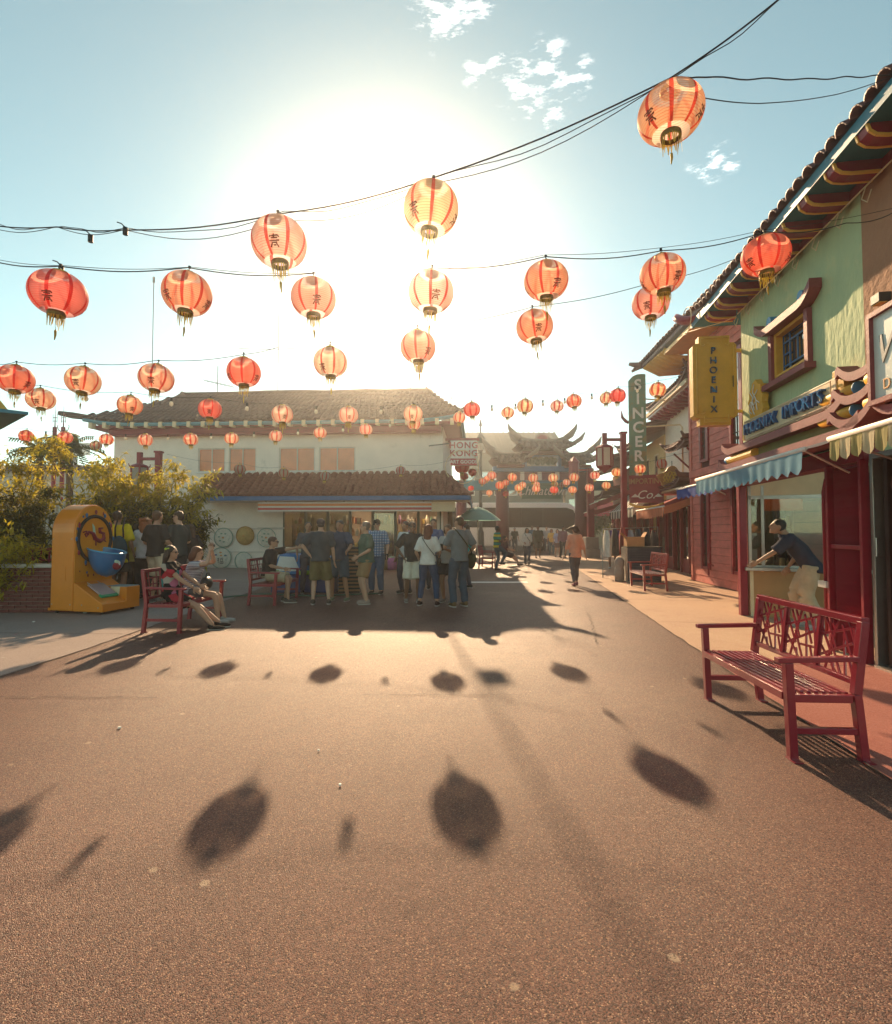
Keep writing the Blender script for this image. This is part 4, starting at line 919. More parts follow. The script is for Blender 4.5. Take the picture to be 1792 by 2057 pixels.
def sincere_sign():
    c0, c1 = at(1263,850,18.6), at(1298,850,18.4); rz = math.atan2(c1.y-c0.y,c1.x-c0.x); L = (c1-c0).length
    t = thing('blade_sign', 'tall weathered green vertical sign with large white letters', 'sign', (c0.x,c0.y,0), rz)
    zt = at(1280,752,18.5).z; zb = at(1280,954,18.5).z
    MB().prism([(0,zb),(L,zb),(L,zt-.03),(L*.85,zt),(L*.5,zt+.0),(L*.25,zt-.06),(0,zt-.22)], 0, .16, 1).build('sign_box', mat('weathered_green',(.13,.24,.15),.6,.15,2,dirt=((.28,.20,.07),3,.50)), t)
    M_wl = mat('white_letter',(.75,.72,.65),.5,.15,8)
    for i,ch in enumerate('SINCERE'):
        text('letter', ch, .54, M_wl, t, (L*.55,-.015,zt-.40-(zt-zb-.55)*i/6), (math.pi/2,0,0), extrude=.012, offset=.012)
    b0 = at(1261,954,18.5); b1 = at(1364-56,1000,18.4)
    zl0 = at(1280,1010,18.5).z; w = at(1333,960,18.4).x-c0.x
    t2 = thing('hanging_sign', 'maroon sign board with white script below the green vertical sign', 'sign', (c0.x-.02,c0.y-.02,0), rz); 
    MB().box(0,w,0,.14,zl0,zb-.01).build('board', M_maroon, t2)
    text('lettering', 'IMPORTING', .27, mat('faded_gold_letter',(.40,.24,.12),.6,.2,8), t2, (w*.5,-.01,zb-.24), (math.pi/2,0,0), extrude=.008, sx=.82, offset=.004)
    text('script_lettering', 'Co.', .42, M_wl, t2, (w*.48,-.01,zl0+.27), (math.pi/2,0,0), extrude=.008, shear=.35)
    for a,b in ((.05,.30),(.72,.97)): MB().add([(w*a,-.008,zl0+.2),(w*b,-.008,zl0+.2),(w*(a+b)/2,-.008,zl0+.32),(w*a,-.002,zl0+.2),(w*b,-.002,zl0+.2),(w*(a+b)/2,-.002,zl0+.32)], [(0,1,2),(3,5,4),(0,3,4,1),(1,4,5,2),(2,5,3,0)]).build('ornament', M_wl, t2)
    MB().tube([(w*.0,0.05,zl0-.02),(w*.2,.05,zl0-.13),(w*.5,.05,zl0-.17),(w*.8,.05,zl0-.13),(w,.05,zl0-.02)], .045, 8).build('scroll', M_yellow, t2, True)
    arm = MB(); arm.tube([(L,.08,zt-1.9),(w+.55,.08,zt-1.9),(w+.62,.08,zt-2.0),(w+.62,.08,zl0)], .03, 6); arm.bar((L,.08,zt-.9),(w+1.4,.2,zt-1.2),.04); arm.build('arms', M_cream, t)
    MB().tube([(-.25,.08,zt-1.25),(-.22,.08,zt-1.5),(-.1,.08,zt-1.65),(0,.08,zt-1.72)], [.01,.05,.06,.05], 6).build('horn', M_maroon, t, True)
sincere_sign()
def lamp_post(px, py_base, Y, H, label, arm_px=None):
    p = at(px, 1066, Y); t = thing('street_lamp', label, 'street lamp', (p.x,Y,0)); 
    MB().box(-.085,.085,-.085,.085,0,H).build('post', M_maroon, t, bevel=.01)
    MB().box(-.11,.11,-.11,.11,H,H+.06).build('cap', M_maroon, t)
    s = -.62; k_ = .74; MB().box(s-.02,-.086,-.05,.05,H-.24,H-.15).build('arm', M_maroon, t); MB().box(s-.07,s+.07,-.06,.06,H-.34,H+.02).build('arm_end', M_maroon, t)
    z1 = H-.34; mb = MB()
    def pr(l): return [(r*k_, z1-d*k_) for r,d in l]
    mb.lathe(pr([(0,0),(.10,0),(.34,.10),(.40,.16),(.38,.20)]), 6, c=(s,0,0)); mb.lathe(pr([(.34,.98),(.38,1.02),(.34,1.08),(.12,1.22),(.04,1.3),(0,1.3)]), 6, c=(s,0,0))
    for k in range(6): a = math.pi/3*k; q = .36*k_; mb.box(s+q*math.cos(a)-.022,s+q*math.cos(a)+.022,q*math.sin(a)-.022,q*math.sin(a)+.022,z1-1.0*k_,z1-.18*k_)
    l = mb.build('lantern', M_maroon, t)
    for k in range(6):
        a0, a1 = math.pi/3*k, math.pi/3*(k+1); g = MB(); q = .345*k_; zb, zt = z1-.97*k_, z1-.20*k_
        g.add([(s+q*math.cos(a0),q*math.sin(a0),zb),(s+q*math.cos(a1),q*math.sin(a1),zb),(s+q*math.cos(a1),q*math.sin(a1),zt),(s+q*math.cos(a0),q*math.sin(a0),zt)], [(0,1,2,3)])
        g.build('pane', mat('frosted_pane',(.62,.60,.55),.4,.08,4,trans=.6), l)
    for k in range(6): a = math.pi/3*k; q = k_; MB().tube([(s+.40*q*math.cos(a),.40*q*math.sin(a),z1-.17*q),(s+.47*q*math.cos(a),.47*q*math.sin(a),z1-.12*q),(s+.47*q*math.cos(a),.47*q*math.sin(a),z1-.05*q)], .012, 5).build('curl', M_maroon, l)
    return t
lamp_post(1254, 0, 17.2, 4.72, 'red lamp post with hexagonal hanging lantern beside the green vertical sign')
lp = lamp_post(316, 0, 17.0, 4.05, 'red lamp post with hanging lantern behind the bamboo')
def far_post():
    p = gp(1187,1120); t = thing('street_lamp', 'dark red post on a stone base near the gate', 'street lamp', p)
    MB().box(-.42,.42,-.42,.42,0,.5).build('base', mat('stone_base',(.30,.25,.22),.8,.15,4), t, bevel=.03); MB().box(-.36,.36,-.36,.36,.5,1.15).build('base_block', MATS['stone_base'], t, bevel=.03)
    MB().box(-.17,.17,-.17,.17,1.15,5.0).build('post', M_maroon, t)
    MB().lathe([(.1,4.4),(.34,4.5),(.34,4.55),(.30,4.6),(.30,5.3),(.36,5.35),(.1,5.6),(0,5.7)],6,c=(-.9,0,0)).build('lantern', M_maroon, t)
    MB().box(-.95,-.17,-.05,.05,4.85,4.97).build('arm', M_maroon, t)
    q = at(966,1097,34); t = thing('street_lamp', 'tall dark green lamp standard left of the gate', 'street lamp', (q.x,34,0))
    H = at(966,842,34).z
    MB().lathe([(0,0),(.35,0),(.35,.3),(.22,.5),(.2,1.4),(.12,1.6),(.10,H-2.2),(.16,H-2.1),(.22,H-1.6),(.30,H-1.25),(.05,H-.9),(.05,H-.5),(.12,H-.45),(.02,H),(0,H)], 10).build('post', M_greymetal, t)
    MB().lathe([(.17,H-2.05),(.23,H-1.62)],10).build('globe', MATS['frosted_pane'], t)
far_post()
# ------------------------------------------------------------------ gate, coach, buildings across the road
M_gatered = mat('dark_gate_red', (.085,.007,.016), .5, .2, 4)
def gate():
    Y = 33.0; xs = [at(p,1000,Y).x for p in (1009,1168)]; c = (xs[0]+xs[1])/2; t = thing('paifang_gate', 'tiered tile roofed ceremonial gate on dark red pillars in front of the coach', 'gate', (c,Y,0)); hw = (xs[1]-xs[0])/2
    def Z(py): return at(1090,py,Y).z
    for x in (-hw,hw): MB().tube([(x,0,0),(x,0,Z(950))], .42, 14).build('pillar', M_gatered, t, True); MB().box(x-.6,x+.6,-.6,.6,0,.5).build('plinth', MATS['stone_base'], t)
    for x in (-hw-2.6,hw+2.6): MB().tube([(x,0,0),(x,0,Z(965))], .34, 12).build('side_pillar', M_gatered, t, True)
    MB().box(-hw-.6,hw+.6,-.35,.35,Z(948),Z(938)).build('beam', M_blue, t)
    MB().box(-hw-3.0,hw+3.0,-.3,.3,Z(985),Z(966)).build('beam', M_teal, t)
    for i in range(4):
        a = -hw+.3+(2*hw-.6)*i/4; b = -hw+.3+(2*hw-.6)*(i+1)/4-.3
        MB().box(a,b,-.18,.18,Z(965),Z(949)).build('panel', mat('gate_panel',(.14,.03,.05),.6,.15,3), t); MB().box(b+.03,b+.27,-.2,.2,Z(965),Z(949)).build('panel_post', M_trim, t)
    # sign with script
    b = MB().box(at(1046,990,Y).x-c,at(1124,990,Y).x-c,-.5,-.38,Z(1003),Z(972)).build('name_board', mat('name_board_green',(.05,.12,.09),.6,.15,3), t)
    text('script_lettering', 'Chinatown', .78, mat('pale_script',(.55,.52,.48),.5,.1,4), t, ((at(1085,990,Y).x-c),-.53,Z(988)), (math.pi/2,0,0), extrude=.02, shear=.35, sx=.9)
    # pierced frieze between roofs
    fr = MB(); x0, x1 = at(1051,920,Y).x-c, at(1126,920,Y).x-c
    for a,b2 in ((x0,x0+.2),(x1-.2,x1)): fr.box(a,b2,-.25,.25,Z(938),Z(912))
    fr.box(x0+.2,x1-.2,-.25,.25,Z(918),Z(912)); fr.build('frieze_frame', M_blue, t)
    cv = MB()
    for k in range(16): cv.ell((x0+.35+(x1-x0-.7)*k/15,0,Z(926)+.14*math.sin(k*2.1)),(.17,.08,.17),8,5)
    cv.build('frieze_carving', mat('carving_green',(.12,.15,.10),.7,.4,3), t, True)
    def tier(xa, xb, za, zb, dep, up):
        ro = MB(); n = 20; L = xb-xa; rows = []
        for sgn in (-1,1):
            rows = []
            for k in range(5):
                f = k/4; row = []
                for i in range(n+1):
                    u = i/n; x = xa+L*u; xr = xa+L*.10+L*.80*u; cu = up*abs(2*u-1)**5
                    row.append((x*(1-f)+xr*f, sgn*dep*(1-f), za+cu*(1-f)+(zb-za)*f-.12*math.sin(math.pi*f)+.35*up*abs(2*u-1)**3*f))
                rows.append(row)
            ro.grid(rows)
        o = ro.build('roof', M_tile, t, True)
        MB().box(xa+.4,xb-.4,-dep*.7,dep*.7,za-.16,za-.02).build('soffit', M_gatered, o)
        ms = []; nn = int(L/.42)
        for i in range(nn):
            u = (i+.5)/nn
            for k in range(3): f = k/3; ms.append(Matrix.Translation(((xa+L*u)*(1-f)+(xa+L*.1+L*.8*u)*f,-dep*(1-f)-.02,za+up*abs(2*u-1)**5*(1-f)+(zb-za)*f+.02))@Matrix.Rotation(math.atan2(zb-za,dep),4,'X'))
        join_tiles(o, tile_mesh('gate_tile', .36, math.hypot(zb-za,dep)/3*1.2, M_tile), ms, 'roof_tiles', M_tile)
        rg = MB(); P = [(xa+L*.10+L*.8*i/12,0,zb+.08+up*.45*abs(2*i/12-1)**3) for i in range(13)]
        rg.tube(P, .16, 7)
        for e,sg in ((P[0],-1),(P[-1],1)): rg.tube([e,(e[0]+sg*.35,0,e[2]+.25),(e[0]+sg*.62,0,e[2]+.62),(e[0]+sg*.75,0,e[2]+.95)], [.2,.22,.13,.02], 7)
        for x,sg in ((xa,-1),(xb,1)): rg.tube([(x-sg*L*.1,-.1,zb),(x-sg*.3,-dep*.8,za+up*.7),(x+sg*.25,-dep-.1,za+up+.22),(x+sg*.50,-dep-.15,za+up+.62)], [.12,.13,.14,.03], 7)
        rg.build('ridge', mat('pale_ridge',(.15,.12,.10),.7,.2,5), o, True)
    X = lambda p: at(p,900,Y).x-c
    tier(X(1032),X(1148),Z(910),Z(889),1.3,.45)
    tier(X(984),X(1062),Z(936),Z(916),1.3,.5); tier(X(1118),X(1192),Z(936),Z(916),1.3,.5)
    pl = MB()
    for k in range(18): a = math.pi*k/17; pl.tube([(X(1090),0,Z(884)),(X(1090)+.5*math.cos(a),.05,Z(884)+.5*math.sin(a))], [.05,.01], 4)
    pl.build('finial', M_maroon2, t)
gate()
def coach():
    Y = 38.0; x1 = at(1163,1050,Y).x; L = 12.0; x0 = x1-L; t = thing('coach', 'white coach with dark side windows parked beyond the gate', 'coach', (x0,Y,0)); W_, H = 2.5, 3.55
    prof = [(0,.38),(L-.3,.38),(L-.05,.7),(L,1.3),(L-.06,2.5),(L-.25,3.2),(L-.6,H-.08),(L-1.1,H),(.3,H),(.05,H-.25),(0,H-.8)]
    MB().prism(prof, 0, W_, 1).build('body', mat('coach_white',(.86,.84,.80),.3,.03,1,coat=.3), t, bevel=.06)
    win = [(.6,1.75),(L-2.6,1.75),(L-1.2,1.62),(L-.5,1.25),(L-.16,1.2),(L-.14,2.5),(L-.42,3.02),(L-.9,3.18),(.6,3.18)]
    MB().prism(win, -.02, -.004, 1).build('side_window', mat('coach_glass',(.012,.013,.013),.10,.05,2,spec=.35), t)
    for k in range(6): MB().box(1.6+1.55*k,1.64+1.55*k,-.03,-.021,1.76,3.17).build('window_joint', M_black, t)
    for x in (2.6,3.9,L-2.9):
        w = MB(); w.tube([(x,-.02,.5),(x,.28,.5)], .5, 20); wo = w.build('wheel', M_black, t); MB().tube([(x,-.035,.5),(x,-.021,.5)], .26, 14).build('rim', M_steel, wo)
    MB().box(L-2.2,L-2.1,-.02,-.003,.9,1.0).build('marker_light', mat('marker_orange',(.8,.2,.04),.4,0,1), t); MB().box(1.2,1.3,-.02,-.003,.9,1.0).build('marker_light', MATS['marker_orange'], t)
    m = MB(); m.tube([(L-.3,-.05,2.9),(L+.05,-.35,2.8),(L+.08,-.38,2.3)], .03, 6); m.box(L+.0,L+.16,-.5,-.26,1.9,2.35); m.build('mirror', M_black, t)
    MB().box(L-.02,L+.03,.2,W_-.2,1.25,2.9).build('windscreen', MATS['coach_glass'], t)
coach()
def simple_building(name, label, x0, x1, Y, D, H, wallm, roofm, roofh, rows=1, n=8, wm=None, ridge=True):
    t = thing(name, label, 'building', (x0,Y,0)); L = x1-x0
    MB().box(0,L,0,D,0,H).build('wall', wallm, t)
    if roofh > 0:
        r = MB(); r.prism([(-.5,H+.004),(D/2,H+roofh),(D+.5,H+.004)], -.5, L+.5, 0); ro = r.build('roof', roofm, t)
        ms = MB()
        k = int(L/.5)
        for i in range(k): x = -.4+(L+.8)*i/max(1,k-1); ms.bar((x,-.5,H+.05),(x,D/2,H+roofh+.05),.14,.08)
        ms.build('roof_ribs', roofm, ro)
    else:
        MB().box(-.1,L+.1,-.1,D+.1,H,H+.25).build('parapet', wallm, t)
    for r in range(rows):
        z = 1.0+(H-1.0)*r/rows; h = (H-1.0)/rows*.55
        for i in range(n):
            x = L*(i+.5)/n; w = L/n*.55; f = MB(); f.box(x-w/2-.06,x+w/2+.06,-.08,-.003,z-.1,z-.0); f.box(x-w/2-.06,x-w/2,-.05,-.003,z,z+h); f.box(x+w/2,x+w/2+.06,-.05,-.003,z,z+h); f.box(x-w/2-.06,x+w/2+.06,-.05,-.003,z+h,z+h+.06)
            wo = f.build('window', wm or M_trim, t); MB().box(x-w/2,x+w/2,-.02,-.004,z,z+h).build('pane', M_winglass, wo)
    return t
M_gg = mat('grey_green_wall',(.10,.12,.10),.8,.12,2)
simple_building('street_building', 'grey green building with ribbed roof across the road behind the gate', at(930,900,52).x, at(1130,900,52).x, 52, 12, 9.2, M_gg, M_tilegreen, 3.3, 2, 7)
simple_building('street_building', 'low tan building across the road right of the gate', at(1135,900,56).x, at(1330,900,56).x, 56, 10, 6.0, mat('tan_wall',(.42,.33,.22),.8,.12,2), M_tile, 0, 2, 6)
simple_building('street_building', 'long pale low building behind the bamboo', -34, -12.5, 27, 9, 4.6, mat('pale_wall',(.55,.50,.43),.85,.1,1.5), M_tile, .8, 1, 9)
simple_building('street_building', 'distant block with flat roof behind the white building', -46, -12, 62, 12, 8.5, mat('far_wall',(.40,.37,.33),.85,.1,1.5), M_tile, 0, 3, 12)
simple_building('street_building', 'distant flat block seen between gate and shops', at(1200,900,75).x, at(1420,900,75).x, 75, 10, 7.5, mat('far_wall2',(.36,.30,.25),.85,.1,1.5), M_tile, 0, 2, 8)
def left_roof():
    p = at(0,800,9.5); t = thing('roof_corner', 'ochre eave corner with teal underside at the left edge', 'roof', (p.x,9.5,0))
    a = at(57,833,9.5)-Vector((p.x,9.5,0)); b = at(-2,812,9.0)-Vector((p.x,9.5,0))
    z = a.z
    MB().add([(a.x,a.y,z),(-3.2,-2.0,z+.02),(-3.2,2.2,z+.02),(a.x-1.7,1.4,z),(a.x,a.y,z+.05),(-3.2,-2.0,z+.25),(-3.2,2.2,z+.25),(a.x-1.7,1.4,z+.05)], [(0,1,2,3),(4,7,6,5),(0,4,5,1),(1,5,6,2),(2,6,7,3),(3,7,4,0)]).build('soffit', M_teal, t)
    MB().add([(a.x-.35,0,z+.06),(-3.2,-1.9,z+.27),(-3.2,2.0,z+.27),(a.x-1.9,1.2,z+.06),(-.3,.1,z+.55),(-3.2,-1.5,z+.95),(-3.2,1.6,z+.95),(-1.6,1.0,z+.55)], [(0,1,2,3),(4,7,6,5),(0,4,5,1),(1,5,6,2),(2,6,7,3),(3,7,4,0)]).build('roof', M_ochre, t)
    MB().box(-3.4,-1.6,-1.0,1.2,0,z).build('wall', M_maroon2, t)
left_roof()
# ------------------------------------------------------------------ left: brick wall, railing, fence, masts
def brick_wall():
    A = Vector((-7.66,8.75,0)); ang = R(180-4); t = thing('brick_wall', 'low red brick planter wall with pale coping at the left', 'wall', (-6.75,9.62,0), R(3)); L0 = -7.0
    H = .82; th = .24
    MB().box(L0,.0,.02,th-.02,0,H).build('core', M_mortar, t)
    bl, bh = .205, .068; bm_ = MB().box(0,bl-.012,0,.05,0,bh-.011).mesh('brick', M_brick)
    rows = int(H/bh)
    for r in range(rows):
        k = 0; x = -.0-(bl*.5 if r%2 else 0)
        while x-bl > -3.4:
            link('brick', bm_, t, loc=(x-bl,-.004+random.uniform(-.003,.003),r*bh+.006)); x -= bl
    rest = MB()
    for r in range(rows):
        x = -3.4
        while x-bl > L0: rest.box(x-bl,x-.012,-.003,.04,r*bh+.006,r*bh+bh-.006); x -= bl
    o = rest.build('far_bricks', M_brick, t); o['kind'] = 'stuff'
    MB().box(L0,.04,-.05,th+.05,H+.002,H+.07).build('coping', mat('coping',(.50,.45,.40),.85,.1,5,bump=.3), t, bevel=.01)
    r = thing('railing', 'red metal railing standing behind the brick wall', 'railing', (-6.75,9.62,0), R(3))
    MB().box(L0,.0,.5,.54,1.12,1.17).build('top_rail', M_maroon, r); MB().box(L0,0,.505,.535,.92,.95).build('lower_rail', M_maroon, r)
    pm = MB().box(-.012,.012,.508,.532,0,1.12).mesh('baluster', M_maroon)
    x = -.1
    while x > -4.2: link('baluster', pm, r, loc=(x,0,0)); x -= .16
    # the wall turns back into the square behind the group
    t2 = thing('brick_wall', 'low dark brick wall behind the people watching the pond', 'wall', (-6.9,11.7,0), R(0))
    MB().box(0.0,1.2,.02,.24,0,.80).build('core', M_mortar, t2)
    for q in range(11):
        x = .0+(bl*.5 if q%2 else 0)
        while x+bl < 1.2: link('brick', bm_, t2, loc=(x,-.004,q*bh+.006)); x += bl
    MB().box(-.03,1.24,-.05,.29,.802,.87).build('coping', MATS['coping'], t2, bevel=.01)
    f = thing('picket_fence', 'white picket fence behind the bamboo', 'fence', (-19,19.5,0), R(-2)); pm = MB().box(-.03,.03,0,.03,.0,3.02).mesh('picket', M_trim)
    pm.transform(Matrix.Translation((0,-.04,0)))
    for i in range(58): link('picket', pm, f, loc=(.15*i,0,0))
    MB().box(0,8.7,0,.05,2.75,2.82).build('rail', M_trim, f); MB().box(0,8.7,0.01,.05,.4,.47).build('rail', M_trim, f); MB().box(0,8.7,.06,.16,0,2.6).build('backing', M_trim, f)
    for px,ring,lab in ((110,0,'plain red trident topped mast left of the white building'),(127,1,'red mast with a trident and crescent left of the white building')):
        Y = 20; p = at(px,870,Y); h = at(px,858,Y).z; hh = at(px,815,Y).z; m = thing('mast', lab, 'mast', (p.x,Y,0))
        MB().tube([(0,0,0),(0,0,h)], .075, 8).build('pole', M_maroon, m); tr = MB(); tr.tube([(0,0,h),(0,0,hh)], [.025,.004], 5)
        d = (hh-h)
        for x in (-.08,.08): tr.tube([(x,0,h+d*.2),(x,0,h+d*.6)], .012, 4)
        for z in (.28,.44): tr.bar((-.08,0,h+d*z),(.08,0,h+d*z),.02)
        if ring: tr.tube([(.22*math.cos(a),0,h+.02+.22*math.sin(a)) for a in [R(160+22*i) for i in range(11)]], .015, 5)
        tr.build('trident', M_maroon2, m)
    b = at(150,905,60); s = thing('billboard', 'tiny distant billboard above the bamboo', 'billboard', (b.x,60,0)); MB().box(-1.6,1.6,0,.3,b.z-.5,b.z+.9).build('panel', M_trim, s); MB().box(-.2,.2,.05,.25,0,b.z-.5).build('post', M_greymetal, s)
brick_wall()
# ------------------------------------------------------------------ plants
def leaf_mat(name, c1, c2):
    m = mat(name, c1, .5, .0, 3, var2=c2, trans=.62, spec=.3); return m
M_leafY = leaf_mat('sunlit_yellow_leaf', (.34,.30,.025), (.62,.48,.04)); M_leafG = leaf_mat('shade_dark_leaf', (.07,.08,.018), (.17,.16,.03)); M_culm = mat('bamboo_culm', (.18,.17,.06), .5, .3, 6)  # sunlit yellow and shaded dark of the foliage put into two leaf colours
def leaves(pts, size, rng, droop=.5):
    """many small pointed leaves as one mesh"""
    V = []; F = []
    for (p, s) in pts:
        a = rng.uniform(0,2*math.pi); el = rng.uniform(-.9,.55)-droop*.4
        d = Vector((math.cos(a)*math.cos(el),math.sin(a)*math.cos(el),math.sin(el))); L = size*s*rng.uniform(.7,1.3); w = L*.15
        q = d.cross(Vector((rng.uniform(-.4,.4),rng.uniform(-.4,.4),1))).normalized()*w
        i = len(V); p = Vector(p); V += [p, p+d*L*.4+q, p+d*L-Vector((0,0,L*.12)), p+d*L*.4-q]; F.append((i,i+1,i+2,i+3))
    return V, F
def bamboo(name, label, cx, cy, w, d, h0, h1, n_culm, n_leaf, m, seed, size=.17, lean=.25):
    rng = random.Random(seed); t = thing(name, label, 'bamboo', (cx,cy,0), 0, 'bamboo clumps on the left'); pts = []; cl = MB()
    for k in range(n_culm):
        bx, by = rng.uniform(-w*.35,w*.35), rng.uniform(-d*.4,d*.4); H = rng.uniform(h0+(h1-h0)*.35,h1); lx, ly = bx*1.1+rng.uniform(-lean,lean)*w*.6, by+rng.uniform(-lean,lean)
        P = [(bx+(lx)*f*f*.9, by+ly*f*f, H*f-(.12*H*max(0,f-.75)*2)) for f in [i/8 for i in range(9)]]
        cl.tube(P, [.018*(1-.75*i/8) for i in range(9)], 5)
        for b in range(10+int(H*4)):
            f = rng.uniform(.22,1); i = min(7,int(f*8)); q = Vector(P[i]).lerp(Vector(P[i+1]), f*8-i)
            a = rng.uniform(0,6.28); ln = rng.uniform(.25,.75)*(1.15-.5*f); e = q+Vector((math.cos(a)*ln,math.sin(a)*ln*.8,rng.uniform(-.15,.40)))
            cl.tube([q,(q+e)/2+Vector((0,0,.06)),e], [.006,.004,.002], 3)
            for c in range(max(3,int(n_leaf/(n_culm*(10+int(H*4)))))):
                g = rng.uniform(.25,1.05); pp = q.lerp(e,g)+Vector((rng.gauss(0,.05),rng.gauss(0,.05),rng.gauss(0,.04)))
                if pp.z > h0*.5: pts.append((pp, rng.uniform(.6,1.15)))
    cl.build('trunk', M_culm, t)
    V, F = leaves(pts, size, rng); me = bpy.data.meshes.new('crown'); me.from_pydata([tuple(v) for v in V], [], F); me.materials.append(m); o = link('crown', me, t); return t
bamboo('bamboo', 'tall dense sunlit bamboo clump at the left edge', -10.0, 11.5, 1.7, 1.2, .9, 3.65, 16, 11000, M_leafY, 1)
bamboo('bamboo', 'shade toned dark green bamboo clump left of the game machine', -9.0, 11.0, 1.8, .8, .5, 2.5, 16, 8000, M_leafG, 2)
bamboo('bamboo', 'airy sunlit yellow bamboo behind the game machine', -8.15, 12.7, 1.7, 1.0, .8, 3.55, 14, 8000, M_leafY, 3)
bamboo('bamboo', 'broad leaning sunlit yellow bamboo in front of the white building', -7.15, 12.9, 1.8, 1.0, 1.0, 3.45, 17, 11000, M_leafY, 4)
bamboo('bamboo', 'shade toned dark lower bamboo behind the men in dark shirts', -6.95, 12.6, 1.7, .8, .6, 2.5, 18, 9000, M_leafG, 5)
bamboo('bamboo', 'low shade toned dark bamboo behind the yellow shirt', -7.8, 12.2, 1.6, .8, .5, 2.3, 13, 7000, M_leafG, 6)
bamboo('bamboo', 'small bright yellow green shrub over the brick wall', -8.15, 9.75, .7, .5, .5, 1.85, 9, 2200, M_leafY, 8, size=.14, lean=.15)
def palm(px, py, Y, label, seed):
    p = at(px,py,Y); t = thing('palm_tree', label, 'palm', (p.x,Y,0)); rng = random.Random(seed); MB().tube([(0,0,0),(.05,0,p.z*.5),(0,0,p.z)], [.13,.11,.09], 8).build('trunk', M_wood, t); mb = MB()
    for k in range(26):
        a = rng.uniform(0,6.28); e = rng.uniform(-.3,1.2); L = rng.uniform(.8,1.2); P = [Vector((math.cos(a)*L*f*math.cos(e),math.sin(a)*L*f*math.cos(e),p.z+L*f*math.sin(e)-.5*f*f)) for f in (0,.33,.66,1)]
        mb.tube(P, .012, 3)
        for i in range(1,12):
            q = P[min(2,i//4)].lerp(P[min(3,i//4+1)],(i%4)/4); 
            for s in (-1,1): n = Vector((-math.sin(a)*s,math.cos(a)*s,-.3)).normalized()*.35; mb.add([q,q+n*.5+Vector((.02,.02,.02)),q+n,q+n*.5-Vector((.02,.02,.02))],[(0,1,2,3)])
    mb.build('crown', M_leafG, t)
palm(80,905,16.5,'small fan palm rising behind the left bamboo',4); palm(140,895,17.5,'second fan palm near the two masts',6)
def tree(px, Y, H, r, label, seed, n=2600, m=None):
    p = at(px,1066,Y); t = thing('street_tree', label, 'tree', (p.x,Y,0), 0, 'trees across the road'); rng = random.Random(seed); tr = MB(); tr.tube([(0,0,0),(.1,0,H*.3),(0,.1,H*.6)], [.2,.16,.08], 8); pts = []
    cs = []
    for k in range(9):
        a = rng.uniform(0,6.28); c = Vector((math.cos(a)*r*.6,math.sin(a)*r*.6,H*rng.uniform(.45,.95))); cs.append(c); tr.tube([(0,0,H*.4),c*.6+Vector((0,0,H*.15)),c], [.09,.05,.02], 5)
    for i in range(n):
        c = rng.choice(cs); v = Vector((rng.gauss(0,1),rng.gauss(0,1),rng.gauss(0,1))); v = v.normalized()*r*.42*rng.uniform(.5,1.1); pts.append((c+v, 1))
    tr.build('trunk', M_wood, t); V,F = leaves(pts, .42, rng); me = bpy.data.meshes.new('crown'); me.from_pydata([tuple(v) for v in V],[],F); me.materials.append(m or M_leafG); link('crown', me, t)
tree(1192,46,3.9,1.7,'leafy tree right of the coach',11); tree(1222,50,4.2,1.6,'second leafy tree right of the coach, near the shops',12,m=M_leafY)
# bare twig on the roof corner of the white building
def twig():
    p = at(900,822,20.3); t = tag(MB().tube([p,p+Vector((.15,0,.5)),p+Vector((.05,.1,.9))], .012, 5).tube([p+Vector((.12,0,.4)),p+Vector((.5,0,.85)),p+Vector((.75,0,.9))], .009, 5).tube([p+Vector((.14,0,.45)),p+Vector((.3,0,.9)),p+Vector((.38,0,1.3))], .008, 5).build('bare_twig', M_wood), 'bare twigs sticking up from the white building roof corner', 'twig')
twig()
